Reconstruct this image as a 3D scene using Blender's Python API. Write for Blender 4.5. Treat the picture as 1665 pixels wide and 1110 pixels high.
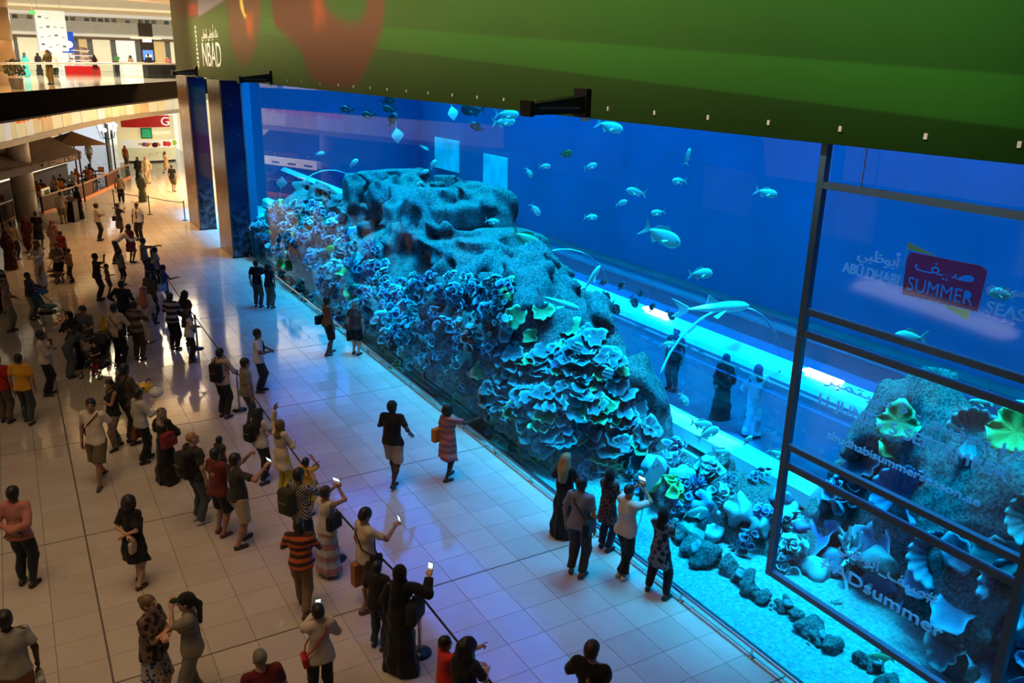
import bpy, bmesh, math, random
import numpy as np
from mathutils import Vector, Matrix, noise as mnoise
from mathutils.bvhtree import BVHTree

# ------------------------------------------------------------------ camera, world, light
scene = bpy.context.scene
for o in list(bpy.data.objects):
    bpy.data.objects.remove(o)
COL = scene.collection
cam_d = bpy.data.cameras.new('camera'); cam = bpy.data.objects.new('camera', cam_d); COL.objects.link(cam)
R_, U_, F_ = Vector((0.86434934, -0.50238917, 0.02247979)), Vector((0.13630931, 0.27707617, 0.95113015)), Vector((0.4840661, 0.81904451, -0.30797093))
CAM = Vector((-8.47949, 0.0, 8.0))
cam.matrix_world = Matrix(((R_.x, U_.x, -F_.x, CAM.x), (R_.y, U_.y, -F_.y, CAM.y), (R_.z, U_.z, -F_.z, CAM.z), (0, 0, 0, 1)))
cam_d.sensor_fit = 'HORIZONTAL'; cam_d.sensor_width = 36.0
cam_d.lens = 36.0 * 1376.97 / 1665.0
cam_d.clip_start = 0.1; cam_d.clip_end = 300
scene.camera = cam
scene.view_settings.view_transform = 'Standard'; scene.view_settings.look = 'None'
scene.view_settings.gamma = 1.0; scene.view_settings.use_curve_mapping = False
scene.view_settings.exposure = 0.0
scene.cycles.max_bounces = 8; scene.cycles.diffuse_bounces = 2; scene.cycles.glossy_bounces = 3; scene.cycles.transparent_max_bounces = 16; scene.cycles.volume_bounces = 2
w = bpy.data.worlds.new('world'); scene.world = w; w.use_nodes = True
w.node_tree.nodes['Background'].inputs[0].default_value = (1.0, 0.80, 0.60, 1); w.node_tree.nodes['Background'].inputs[1].default_value = 0.028

def area(name, loc, target, sx, sy, watt, col, spread=math.pi):
    l = bpy.data.lights.new(name, 'AREA'); l.shape = 'RECTANGLE'; l.size = sx; l.size_y = sy
    l.energy = watt; l.color = col; l.spread = spread
    o = bpy.data.objects.new(name, l); COL.objects.link(o); o.location = loc
    o.rotation_euler = (Vector(target) - Vector(loc)).to_track_quat('-Z', 'Y').to_euler()
    return o
TANKC = (0.01, 0.45, 1.0); DEG = math.pi/180
area('tank_lamp_front', (1.5, 25, 9.4), (1.5, 25, 0), 1.2, 34, 2200, TANKC, 64*DEG)
area('floor_edge_fill', (.6, 25, 9.2), (.6, 25, 0), .5, 36, 300, (0.02, 0.55, 1.0), 140*DEG)  # unseen lamp added to throw blue-green light on the hall floor
area('sand_fill', (1.3, 3, 9.4), (1.3, 3, 0), 1.0, 10, 50, (0.01, 0.50, 1.0), 50*DEG)  # unseen lamp added to brighten the near sand
area('tank_high_fill', (6.5, 26, 20), (6.5, 26, 0), 12, 50, 78000, TANKC, 30*DEG)  # unseen panel added far overhead to light the water evenly in depth
def spot(name, loc, target, watt, col, ang):
    l = bpy.data.lights.new(name, 'SPOT'); l.energy = watt; l.color = col; l.spot_size = ang; l.spot_blend = .6; l.shadow_soft_size = .12
    o = bpy.data.objects.new(name, l); COL.objects.link(o); o.location = loc; o.rotation_euler = (Vector(target)-Vector(loc)).to_track_quat('-Z', 'Y').to_euler()
spot('tank_spot_one', (4.0, 13.6, 9.2), (4.2, 13.6, 0), 120000, TANKC, 9*DEG)
spot('tank_spot_two', (4.0, 12.2, 9.2), (4.2, 12.4, 0), 150000, TANKC, 12*DEG)
# shop light: warm and strong at the far end, weak near the camera
area('corridor_ceiling_lamp', (1.5, 66, 6.6), (1.5, 66, 0), 6, 26, 7600, (1.0, 0.60, 0.25), 120*DEG)
area('atrium_ceiling_lamp', (-6, 44, 15), (-5, 46, 0), 8, 16, 1350, (1.0, 0.50, 0.17), 80*DEG)
area('gallery_ceiling_lamp', (-4, 62, 11.6), (-4, 62, 0), 16, 22, 8000, (1.0, 0.84, 0.60))
area('left_shop_window_lamp', (-24, 20, 5), (-6, 20, 0), 22, 4, 110, (1.0, 0.60, 0.32), 120*DEG)
area('banner_fill', (-6, 24, 13.6), (0, 24, 8.9), 40, .5, 660, (1.0, 0.90, 0.70), 30*DEG)  # unseen lamp added to brighten the banner
area('near_ceiling_lamp', (-10, 10, 17), (-8, 12, 0), 10, 16, 400, (1.0, 0.62, 0.33), 80*DEG)

# ------------------------------------------------------------------ helpers
MATS = {}
def new_mat(name):
    m = bpy.data.materials.new(name); m.use_nodes = True
    nt = m.node_tree; b = nt.nodes['Principled BSDF']
    return m, nt, b
def N(nt, t, **kw):
    n = nt.nodes.new(t)
    for k, v in kw.items():
        if k.startswith('i_'):
            key = k[2:]
            n.inputs[int(key) if key.isdigit() else key].default_value = v
        else: setattr(n, k, v)
    return n
def L(nt, a, b): nt.links.new(a, b)
def c4(c): return (c[0], c[1], c[2], 1.0)
def mat(name, col, rough=0.6, metal=0.0, var=0.12, scale=8.0, bump=0.0, spec=0.5, emit=0.0, coord='Object'):
    if name in MATS: return MATS[name]
    m, nt, b = new_mat(name)
    tc = N(nt, 'ShaderNodeTexCoord'); nz = N(nt, 'ShaderNodeTexNoise', i_Scale=scale, i_Detail=5.0)
    L(nt, tc.outputs[coord], nz.inputs['Vector'])
    mx = N(nt, 'ShaderNodeMix', data_type='RGBA', blend_type='MIX')
    mx.inputs[6].default_value = c4([max(0, c*(1-var)) for c in col]); mx.inputs[7].default_value = c4([min(1, c*(1+var)) for c in col])
    L(nt, nz.outputs['Fac'], mx.inputs[0]); L(nt, mx.outputs[2], b.inputs['Base Color'])
    b.inputs['Roughness'].default_value = rough; b.inputs['Metallic'].default_value = metal
    b.inputs['Specular IOR Level'].default_value = spec
    if bump:
        bp = N(nt, 'ShaderNodeBump', i_Strength=bump, i_Distance=0.02); L(nt, nz.outputs['Fac'], bp.inputs['Height']); L(nt, bp.outputs[0], b.inputs['Normal'])
    if emit:
        L(nt, mx.outputs[2], b.inputs['Emission Color']); b.inputs['Emission Strength'].default_value = emit
    MATS[name] = m; return m

class MB:
    """collects simple shapes for one mesh"""
    def __init__(s): s.v = []; s.f = []; s.m = []; s.smooth = []
    def add(s, vs, fs, mi=0, sm=False):
        b = len(s.v); s.v += [tuple(v) for v in vs]
        for f in fs: s.f.append(tuple(b+i for i in f)); s.m.append(mi); s.smooth.append(sm)
    def box(s, x0, x1, y0, y1, z0, z1, mi=0, bev=0.0):
        if bev <= 0:
            vs = [(x, y, z) for x in (x0, x1) for y in (y0, y1) for z in (z0, z1)]
            s.add(vs, [(0, 1, 3, 2), (4, 6, 7, 5), (0, 4, 5, 1), (2, 3, 7, 6), (0, 2, 6, 4), (1, 5, 7, 3)], mi)
        else:
            vs = []; b = bev
            for z, i in ((z0, b), (z0+b, 0), (z1-b, 0), (z1, b)):
                for (x, y) in ((x0+i, y0+b), (x0+b, y0+i), (x1-b, y0+i), (x1-i, y0+b), (x1-i, y1-b), (x1-b, y1-i), (x0+b, y1-i), (x0+i, y1-b)):
                    vs.append((x, y, z))
            fs = [tuple(range(7, -1, -1)), tuple(range(24, 32))]
            for r in range(3):
                for k in range(8): fs.append((r*8+k, r*8+(k+1) % 8, r*8+8+(k+1) % 8, r*8+8+k))
            s.add(vs, fs, mi)
        return s
    def tube(s, pts, r, n=8, mi=0, caps=True, r2=None):
        pts = [Vector(p) for p in pts]; k = len(pts); vs = []
        for i, p in enumerate(pts):
            t = (pts[min(i+1, k-1)] - pts[max(i-1, 0)]).normalized()
            a = Vector((0, 0, 1)) if abs(t.z) < .95 else Vector((1, 0, 0))
            u = t.cross(a).normalized(); w_ = u.cross(t)
            rr = r if r2 is None else r + (r2-r)*i/(k-1)
            if isinstance(r, (list, tuple)): rr = r[i]
            for j in range(n):
                an = 2*math.pi*j/n; vs.append(p + (u*math.cos(an) + w_*math.sin(an))*rr)
        fs = []
        for i in range(k-1):
            for j in range(n): fs.append((i*n+j, i*n+(j+1) % n, (i+1)*n+(j+1) % n, (i+1)*n+j))
        s.add(vs, fs, mi, True)
        if caps: s.add(vs[:n], [tuple(range(n-1, -1, -1))], mi); s.add(vs[-n:], [tuple(range(n))], mi)
        return s
    def lathe(s, prof, c=(0, 0, 0), n=20, mi=0):
        vs = []; k = len(prof)
        for (r, z) in prof:
            for j in range(n):
                a = 2*math.pi*j/n; vs.append((c[0]+r*math.cos(a), c[1]+r*math.sin(a), c[2]+z))
        fs = [(i*n+j, i*n+(j+1) % n, (i+1)*n+(j+1) % n, (i+1)*n+j) for i in range(k-1) for j in range(n)]
        s.add(vs, fs, mi, True); return s
    def poly(s, pts, thick, axis_n, mi=0):
        """flat outline extruded by thick along vector axis_n"""
        n = len(pts); d = Vector(axis_n)*thick
        a = [Vector(p) for p in pts]; b = [p+d for p in a]
        s.add(a+b, [tuple(range(n)), tuple(range(2*n-1, n-1, -1))] + [(i, i+n, (i+1) % n + n, (i+1) % n) for i in range(n)], mi); return s
    def ball(s, c, r, n=10, m=6, mi=0):
        rx, ry, rz = (r, r, r) if not isinstance(r, (tuple, list)) else r
        vs = [(c[0], c[1], c[2]-rz)]
        for i in range(1, m):
            a = math.pi*i/m - math.pi/2
            for j in range(n):
                b = 2*math.pi*j/n; vs.append((c[0]+rx*math.cos(a)*math.cos(b), c[1]+ry*math.cos(a)*math.sin(b), c[2]+rz*math.sin(a)))
        vs.append((c[0], c[1], c[2]+rz)); fs = []
        for j in range(n): fs.append((0, 1+(j+1) % n, 1+j)); e = len(vs)-1; q = 1+(m-2)*n; fs.append((e, q+j, q+(j+1) % n))
        for i in range(m-2):
            for j in range(n): fs.append((1+i*n+j, 1+i*n+(j+1) % n, 1+(i+1)*n+(j+1) % n, 1+(i+1)*n+j))
        s.add(vs, fs, mi, True); return s
    def mesh(s, name):
        me = bpy.data.meshes.new(name); me.from_pydata([tuple(v) for v in s.v], [], s.f)
        me.polygons.foreach_set('material_index', s.m); me.polygons.foreach_set('use_smooth', s.smooth); me.update(); return me
    def build(s, name, mats, parent=None, loc=None):
        return link(name, s.mesh(name), mats, parent, loc)

def link(name, me, mats, parent=None, loc=None):
    if not isinstance(mats, (list, tuple)): mats = [mats]
    if len(me.materials) == 0:
        for m in mats: me.materials.append(m)
    o = bpy.data.objects.new(name, me); COL.objects.link(o)
    if parent is not None: o.parent = parent
    if loc is not None: o.location = loc
    return o
def tag(o, label=None, cat=None, group=None, kind=None):
    if label: o['label'] = label
    if cat: o['category'] = cat
    if group: o['group'] = group
    if kind: o['kind'] = kind
    return o
def empty(name, loc=(0, 0, 0), rz=0.0, label=None, cat=None, group=None, kind=None):
    o = bpy.data.objects.new(name, None); COL.objects.link(o); o.location = loc; o.rotation_euler = (0, 0, rz)
    o.empty_display_size = 0.2
    return tag(o, label, cat, group, kind)
def copy_tree(o, parent=None):
    c = o.copy(); COL.objects.link(c); c.parent = parent
    for ch in o.children: copy_tree(ch, c)
    return c
def npmesh(name, v, f, smooth=True):
    """vertices (n,3), quads or tris (m,k) -> mesh"""
    me = bpy.data.meshes.new(name); n, m, k = len(v), len(f), f.shape[1]
    me.vertices.add(n); me.vertices.foreach_set('co', np.ascontiguousarray(v, dtype=np.float32).ravel())
    me.loops.add(m*k); me.loops.foreach_set('vertex_index', np.ascontiguousarray(f, dtype=np.int32).ravel())
    me.polygons.add(m); me.polygons.foreach_set('loop_start', np.arange(0, m*k, k, dtype=np.int32))
    try: me.polygons.foreach_set('loop_total', np.full(m, k, dtype=np.int32))
    except Exception: pass
    me.polygons.foreach_set('use_smooth', np.full(m, smooth)); me.update(calc_edges=True); me.validate(); return me

# ---- signed distance shapes and a surface-net mesher
class SDF:
    def __init__(s, lo, hi, h):
        s.h = h; s.lo = np.array(lo, dtype=np.float32)
        s.n = np.maximum(3, np.ceil((np.array(hi)-np.array(lo))/h).astype(int)+1)
        s.f = np.full(tuple(s.n), 1.0, dtype=np.float32)
        s.ax = [s.lo[i]+h*np.arange(s.n[i], dtype=np.float32) for i in range(3)]
    def sub(s, lo, hi):
        a = np.clip(np.floor((np.array(lo)-s.lo)/s.h).astype(int), 0, s.n); b = np.clip(np.ceil((np.array(hi)-s.lo)/s.h).astype(int)+1, 0, s.n)
        sl = tuple(slice(a[i], b[i]) for i in range(3))
        if any(b[i] <= a[i] for i in range(3)): return None, None
        X = s.ax[0][sl[0]][:, None, None]; Y = s.ax[1][sl[1]][None, :, None]; Z = s.ax[2][sl[2]][None, None, :]
        return sl, (X, Y, Z)
    def put(s, sl, d, k, op='u'):
        f = s.f[sl]
        if op == 'u':
            if k <= 0: s.f[sl] = np.minimum(f, d)
            else:
                hh = np.maximum(k-np.abs(f-d), 0)/k; s.f[sl] = np.minimum(f, d)-hh*hh*k*.25
        else: s.f[sl] = np.maximum(f, -d)
    def cone(s, a, b, ra, rb, k=.03, cut=0, op='u'):
        a = np.array(a, float); b = np.array(b, float); r = max(ra, rb)+k+2*s.h
        sl, P = s.sub(np.minimum(a, b)-r, np.maximum(a, b)+r)
        if sl is None: return s
        ba = b-a; l2 = max(ba@ba, 1e-9); px, py, pz = P[0]-a[0], P[1]-a[1], P[2]-a[2]
        t0 = (px*ba[0]+py*ba[1]+pz*ba[2])/l2; t = np.clip(t0, 0, 1)
        d = np.sqrt((px-t*ba[0])**2+(py-t*ba[1])**2+(pz-t*ba[2])**2)-(ra+(rb-ra)*t)
        if cut: d = np.maximum(d, (t0-1)*math.sqrt(l2))
        if cut == 2: d = np.maximum(d, -t0*math.sqrt(l2))
        s.put(sl, d, k, op); return s
    def ell(s, c, r, k=.03, M=None, op='u', cutz=None):
        c = np.array(c, float); r = np.array(r, float); m = (max(r) if M is not None else r)+k+2*s.h
        sl, P = s.sub(c-m, c+m)
        if sl is None: return s
        x, y, z = P[0]-c[0], P[1]-c[1], P[2]-c[2]
        if M is not None:
            x, y, z = M[0][0]*x+M[1][0]*y+M[2][0]*z, M[0][1]*x+M[1][1]*y+M[2][1]*z, M[0][2]*x+M[1][2]*y+M[2][2]*z
        k0 = np.sqrt((x/r[0])**2+(y/r[1])**2+(z/r[2])**2); k1 = np.sqrt((x/r[0]**2)**2+(y/r[1]**2)**2+(z/r[2]**2)**2)
        d = k0*(k0-1)/np.maximum(k1, 1e-6)
        if cutz is not None: d = np.maximum(d, cutz-P[2])
        s.put(sl, d, k, op); return s
    def func(s, fn, lo, hi, k=0.0, op='u'):
        sl, P = s.sub(lo, hi)
        if sl is not None: s.put(sl, fn(*P), k, op)
        return s
    def net(s):
        f = s.f; nx, ny, nz = f.shape; ins = f < 0
        cx, cy, cz = nx-1, ny-1, nz-1
        cnt = np.zeros((cx, cy, cz), np.int8)
        cs = [(i, j, k) for i in (0, 1) for j in (0, 1) for k in (0, 1)]
        for (i, j, k) in cs: cnt += ins[i:cx+i, j:cy+j, k:cz+k]
        act = (cnt > 0) & (cnt < 8)
        I, J, K = np.nonzero(act); nv = len(I)
        idx = np.full((cx, cy, cz), -1, np.int64); idx[I, J, K] = np.arange(nv)
        acc = np.zeros((nv, 3), np.float32); num = np.zeros(nv, np.float32)
        for ax in range(3):
            for o1 in (0, 1):
                for o2 in (0, 1):
                    o = [0, 0, 0]; oth = [q for q in range(3) if q != ax]; o[oth[0]] = o1; o[oth[1]] = o2
                    p = list(o); p[ax] = 1
                    fa = f[I+o[0], J+o[1], K+o[2]]; fb = f[I+p[0], J+p[1], K+p[2]]
                    ch = (fa < 0) != (fb < 0); t = np.where(ch, fa/np.where(ch, fa-fb, 1), 0)
                    v = np.zeros((nv, 3), np.float32); v[:] = o; v[:, ax] = t
                    acc += v*ch[:, None]; num += ch
        V = np.stack([I, J, K], 1)+acc/np.maximum(num, 1)[:, None]
        V = V*s.h+s.lo
        quads = []
        for ax in range(3):
            sa = [slice(None)]*3; sb = [slice(None)]*3; sa[ax] = slice(0, f.shape[ax]-1); sb[ax] = slice(1, f.shape[ax])
            A = ins[tuple(sa)]; B = ins[tuple(sb)]; ch = A != B
            E = np.stack(np.nonzero(ch), 1)
            o1, o2 = [(1, 2), (2, 0), (0, 1)][ax]
            ok = (E[:, o1] > 0) & (E[:, o2] > 0) & (E[:, o1] < [cx, cy, cz][o1]) & (E[:, o2] < [cx, cy, cz][o2])
            E = E[ok]; sg = A[E[:, 0], E[:, 1], E[:, 2]]
            def cell(d1, d2):
                q = E.copy(); q[:, o1] += d1; q[:, o2] += d2; return idx[q[:, 0], q[:, 1], q[:, 2]]
            q = np.stack([cell(-1, -1), cell(0, -1), cell(0, 0), cell(-1, 0)], 1)
            q[~sg] = q[~sg][:, ::-1]; quads.append(q)
        Q = np.concatenate(quads)
        Q = Q[(Q >= 0).all(1)]
        return V, Q
# ------------------------------------------------------------------ floor
def tile_mat():
    m, nt, b = new_mat('polished_stone'); tc = N(nt, 'ShaderNodeTexCoord'); gm = N(nt, 'ShaderNodeNewGeometry')
    n1 = N(nt, 'ShaderNodeTexNoise', i_Scale=2.2, i_Detail=4.0); n2 = N(nt, 'ShaderNodeTexNoise', i_Scale=70.0, i_Detail=2.0)
    L(nt, gm.outputs['Position'], n1.inputs['Vector']); L(nt, gm.outputs['Position'], n2.inputs['Vector'])
    mx = N(nt, 'ShaderNodeMix', data_type='RGBA'); mx.inputs[6].default_value = (.50, .45, .40, 1); mx.inputs[7].default_value = (.62, .57, .52, 1)
    L(nt, n1.outputs['Fac'], mx.inputs[0])
    m2 = N(nt, 'ShaderNodeMix', data_type='RGBA', blend_type='MULTIPLY', i_0=0.35); L(nt, mx.outputs[2], m2.inputs[6]); L(nt, n2.outputs['Color'], m2.inputs[7])
    hs = N(nt, 'ShaderNodeHueSaturation'); L(nt, m2.outputs[2], hs.inputs['Color'])
    oi = N(nt, 'ShaderNodeObjectInfo'); mr = N(nt, 'ShaderNodeMapRange', i_3=0.93, i_4=1.07)
    ad = N(nt, 'ShaderNodeMath', operation='ADD'); fr = N(nt, 'ShaderNodeMath', operation='FRACT')
    L(nt, oi.outputs['Random'], ad.inputs[0]); L(nt, gm.outputs['Random Per Island'], ad.inputs[1]); L(nt, ad.outputs[0], fr.inputs[0]); L(nt, fr.outputs[0], mr.inputs[0])
    L(nt, mr.outputs[0], hs.inputs['Value']); L(nt, hs.outputs[0], b.inputs['Base Color'])
    b.inputs['Roughness'].default_value = 0.09; b.inputs['Specular IOR Level'].default_value = 0.62
    n3 = N(nt, 'ShaderNodeTexNoise', i_Scale=0.9, i_Detail=1.0); L(nt, gm.outputs['Position'], n3.inputs['Vector'])
    bp = N(nt, 'ShaderNodeBump', i_Strength=0.05, i_Distance=0.05); L(nt, n3.outputs['Fac'], bp.inputs['Height']); L(nt, bp.outputs[0], b.inputs['Normal'])
    return m
M_TILE = tile_mat()
M_GROUT = mat('dark_joint', (.10, .09, .085), .8)
floor = MB().box(-30, 0.0, -4, 36.4, -0.3, -0.006).box(-30, 12, 36.4, 110, -0.3, -0.006).build('floor', M_GROUT)
tag(floor, 'polished cream stone tile floor of the mall hall', None, kind='structure')
TX, TY = 0.633, 0.61
def tile_rect(i, j):
    """tile i across, j along; wide joint every seven rows and at x = -8.22"""
    g = 0.0025
    x0 = -8.22+TX*i+g; x1 = x0+TX-2*g; y0 = 10.745+TY*j+g; y1 = y0+TY-2*g
    if j % 7 == 0: y0 += .012
    if j % 7 == 6: y1 -= .012
    if i % 13 == 0: x0 += .010
    if i % 13 == 12: x1 -= .010
    return x0, x1, y0, y1
def top_faces(mb, r):
    x0, x1, y0, y1 = r; b = .002
    vs = [(x0, y0, -.006), (x1, y0, -.006), (x1, y1, -.006), (x0, y1, -.006), (x0+b, y0+b, 0), (x1-b, y0+b, 0), (x1-b, y1-b, 0), (x0+b, y1-b, 0)]
    mb.add(vs, [(4, 5, 6, 7), (0, 1, 5, 4), (1, 2, 6, 5), (2, 3, 7, 6), (3, 0, 4, 7)])
near, rest = [], []
for j in range(-24, 160):
    for i in range(-34, 31):
        r = tile_rect(i, j)
        if r[0] < -29 or (r[1] > 0.0 and r[2] < 36.4): continue
        if i == 12 and r[2] < 36.4: r = (r[0], -0.004, r[2], r[3])
        cx, cy = (r[0]+r[1])/2, (r[2]+r[3])/2
        p = Vector((cx, cy, 0))-CAM; z = p.dot(F_)
        if z < 1: continue
        u = .5+p.dot(R_)/z*1376.97/1665; v = .5-p.dot(U_)/z*1376.97/1110
        if -.25 < u < 1.1 and -.2 < v < 1.25:
            (near if (-0.02 < u < 1 and 0 < v < 1.02) else rest).append((z, r))
near.sort(key=lambda t: t[0])
tile_cache = {}
for z, r in near[:300]:
    key = (round(r[1]-r[0], 4), round(r[3]-r[2], 4))
    if key not in tile_cache:
        mb = MB(); w2, h2 = (r[1]-r[0])/2, (r[3]-r[2])/2; top_faces(mb, (-w2, w2, -h2, h2)); tile_cache[key] = mb.mesh('floor_tile')
    link('floor_tile', tile_cache[key], M_TILE, floor, ((r[0]+r[1])/2, (r[2]+r[3])/2, 0))
mb = MB()
for z, r in near[300:]+rest: top_faces(mb, r)
tag(mb.build('floor_tiling', M_TILE, floor), kind='stuff')

# ------------------------------------------------------------------ aquarium front: pane, rail, fascia
YE = 36.35                                     # far end of the acrylic pane
def pane_mat():
    m, nt, b = new_mat('acrylic_pane'); nt.nodes.remove(b)
    fr = N(nt, 'ShaderNodeFresnel', i_IOR=1.30); tr = N(nt, 'ShaderNodeBsdfTransparent'); tr.inputs[0].default_value = (.93, .97, 1, 1)
    gl = N(nt, 'ShaderNodeBsdfGlossy'); gl.inputs['Roughness'].default_value = 0.0; gl.inputs['Color'].default_value = (1, 1, 1, 1)
    mx = N(nt, 'ShaderNodeMixShader'); L(nt, fr.outputs[0], mx.inputs[0]); L(nt, tr.outputs[0], mx.inputs[1]); L(nt, gl.outputs[0], mx.inputs[2])
    L(nt, mx.outputs[0], nt.nodes['Material Output'].inputs['Surface']); return m
M_PANE = pane_mat()
pane = MB(); pane.add([(0, -6, 0), (0, YE, 0), (0, YE, 8.0), (0, -6, 8.0)], [(0, 3, 2, 1)])
tag(pane.build('window_1', M_PANE), 'huge clear acrylic viewing pane of the aquarium', kind='structure')
M_STEEL = mat('brushed_steel', (.55, .56, .58), .28, 1.0, .08, 40)
M_BLACKM = mat('black_metal', (.015, .014, .013), .45, .6)
M_DARK = mat('dark_seal', (.02, .022, .03), .5)
seal = MB().box(-.03, .01, -6, YE, -.005, .025).build('trim_1', M_DARK); tag(seal, 'dark seal along the foot of the pane', kind='structure')
rail = empty('foot_rail', (-.22, 15, 0), 0, 'low stainless steel foot rail running along the aquarium pane', 'rail')
MB().tube([(0, -20.5, .16), (0, 21.1, .16)], .028, 10).build('rail_tube', M_STEEL, rail)
MB().tube([(.06, -20.5, .10), (.06, 21.1, .10)], .012, 6).build('lower_rail_tube', M_STEEL, rail)
post = MB().tube([(0, 0, 0), (0, 0, .15)], .018, 8).lathe([(.05, 0), (.05, .012), (.02, .02)], n=12).mesh('rail_post')
for k in range(27): link('rail_post', post, M_STEEL, rail, (0, -20.2+1.525*k, 0))

# tank shell
M_TWALL = mat('tank_wall', (.02, .14, .26), .8, 0, .25, .4)
TX1 = 14.0
for nm, pts, lab in (('wall_tank_back', [(TX1, -12), (TX1+.3, -12), (TX1+.3, 50), (TX1, 50)], 'deep blue rear wall of the aquarium'),
                     ('wall_tank_end', [(TX1, 50), (TX1, 50.3), (2.1, 50.3), (.45, 37.3), (.02, 36.45), (.02, 36.35), (.5, 37), (2.2, 50)], 'slanting far end wall of the aquarium'),
                     ('wall_tank_near', [(.02, -12.3), (TX1, -12.3), (TX1, -12), (.02, -12)], 'near end wall of the aquarium')):
    tag(MB().poly([(x, y, -.6) for x, y in pts], 9.2, (0, 0, 1)).build(nm, M_TWALL), lab, kind='structure')

# fascia banner
def banner_mat():
    m, nt, b = new_mat('printed_green_banner'); gm = N(nt, 'ShaderNodeNewGeometry'); sp = N(nt, 'ShaderNodeSeparateXYZ'); L(nt, gm.outputs['Position'], sp.inputs[0])
    # diagonal bands of print: z + slope*y
    def band(slope, z0, soft):
        mu = N(nt, 'ShaderNodeMath', operation='MULTIPLY', i_1=slope); L(nt, sp.outputs['Y'], mu.inputs[0])
        ad = N(nt, 'ShaderNodeMath', operation='ADD'); L(nt, sp.outputs['Z'], ad.inputs[0]); L(nt, mu.outputs[0], ad.inputs[1])
        mr = N(nt, 'ShaderNodeMapRange', interpolation_type='SMOOTHSTEP', i_1=z0-soft, i_2=z0+soft); L(nt, ad.outputs[0], mr.inputs[0]); return mr.outputs[0]
    def mix(f, a, c):
        mx = N(nt, 'ShaderNodeMix', data_type='RGBA'); L(nt, f, mx.inputs[0])
        for s, i in ((a, 6), (c, 7)):
            if isinstance(s, tuple): mx.inputs[i].default_value = s
            else: L(nt, s, mx.inputs[i])
        return mx.outputs[2]
    nz = N(nt, 'ShaderNodeTexNoise', i_Scale=.35, i_Detail=3.0); L(nt, gm.outputs['Position'], nz.inputs['Vector'])
    base = mix(band(-.05, 7.33, .02), (.008, .047, .004, 1), (.016, .108, .009, 1))
    base = mix(band(-.052, 7.79, .02), base, (.009, .064, .005, 1))
    base = mix(band(-.02, 9.3, .05), base, (.020, .085, .008, 1))
    # paler, greyer print at the far end, its stronger light put into the colour too
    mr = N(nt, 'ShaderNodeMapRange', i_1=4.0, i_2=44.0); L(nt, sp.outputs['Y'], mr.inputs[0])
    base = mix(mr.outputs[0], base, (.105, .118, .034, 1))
    mu = N(nt, 'ShaderNodeMix', data_type='RGBA', blend_type='MULTIPLY', i_0=.25); L(nt, base, mu.inputs[6]); L(nt, nz.outputs['Color'], mu.inputs[7])
    at = N(nt, 'ShaderNodeVertexColor', layer_name='print')
    fin = mix(at.outputs['Alpha'], mu.outputs[2], at.outputs['Color'])
    L(nt, fin, b.inputs['Base Color']); b.inputs['Roughness'].default_value = .8; b.inputs['Specular IOR Level'].default_value = .1
    return m
def poly_sd(P, poly):
    """signed distance (inside negative) of points P (n,2) to polygon"""
    poly = np.array(poly, float); d = np.full(len(P), 1e9); ins = np.zeros(len(P), bool)
    for i in range(len(poly)):
        a, b = poly[i], poly[(i+1) % len(poly)]; e = b-a; w_ = P-a
        t = np.clip((w_@e)/max(e@e, 1e-9), 0, 1); q = w_-t[:, None]*e; d = np.minimum(d, (q*q).sum(1))
        c = ((a[1] <= P[:, 1]) != (b[1] <= P[:, 1])) & (P[:, 0] < (b[0]-a[0])*(P[:, 1]-a[1])/np.where(b[1] == a[1], 1e-9, b[1]-a[1])+a[0]); ins ^= c
    d = np.sqrt(d); return np.where(ins, -d, d)
FX, FZ = -.30, 7.24
fascia = empty('wall_fascia', (0, 0, 0), 0, 'green printed banner fascia above the aquarium pane', None, None, 'structure')
MB().box(FX+.01, .12, -6, 49.0, FZ+.0, 21).build('fascia_body', mat('fascia_brown', (.10, .06, .035), .6), fascia)  # carried up out of view to keep the overhead light off the hall
ys = np.concatenate([np.arange(-6, 18, .5), np.arange(18, 49.01, .12)]); zs = np.concatenate([np.arange(FZ, 10.9, .09), [11.5, 12.5, 14.0]])
YY, ZZ = np.meshgrid(ys, zs, indexing='ij'); P2 = np.stack([YY.ravel(), ZZ.ravel()], 1)
colr = np.zeros((len(P2), 4))
def stamp(poly, col, soft, alpha=1.0):
    a = np.clip(.5-poly_sd(P2, poly)/(2*soft), 0, 1); a = a*a*(3-2*a)*alpha
    colr[:, :3] = colr[:, :3]*(1-a[:, None])+np.array(col)*a[:, None] if colr[:, 3].max() > 0 else np.array(col)[None, :]
    colr[:, 3] = 1-(1-colr[:, 3])*(1-a)
BR = (.105, .045, .022)
stamp([(29.91, 11.2), (29.91, 9.92), (29.73, 9.1), (28.36, 8.74), (26.95, 8.32), (26.28, 7.65), (25.14, 7.39), (23.53, 7.31), (22.06, 7.47), (21.46, 7.89), (20.9, 8.3), (20.35, 8.76), (20.07, 9.44), (19.8, 11.2), (21.2, 11.2), (21.33, 9.5), (21.4, 9.22), (21.91, 9.01), (22.72, 9.02), (23.56, 9.18), (24.43, 9.49), (24.7, 9.8), (24.9, 11.2)], BR, .18)
stamp([(36.34, 11), (36.27, 9.67), (36.27, 8.93), (35.72, 8.23), (34.81, 7.89), (33.36, 7.96), (32.31, 8.49), (31.44, 9.35), (31.0, 11)], (.13, .065, .030), .3)
stamp([(47.97, 11.2), (47.73, 10.08), (41.66, 9.81), (36.6, 10.25), (36.0, 11.2)], (.11, .075, .045), .15)
stamp([(25.6, 9.9), (25.4, 9.0), (24.6, 9.2), (24.9, 10)], (.30, .065, .02), .45, .7)
stamp([(33.6, 9.6), (33.4, 8.9), (32.7, 8.9), (32.5, 9.6)], (.34, .08, .02), .3, .8)
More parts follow.
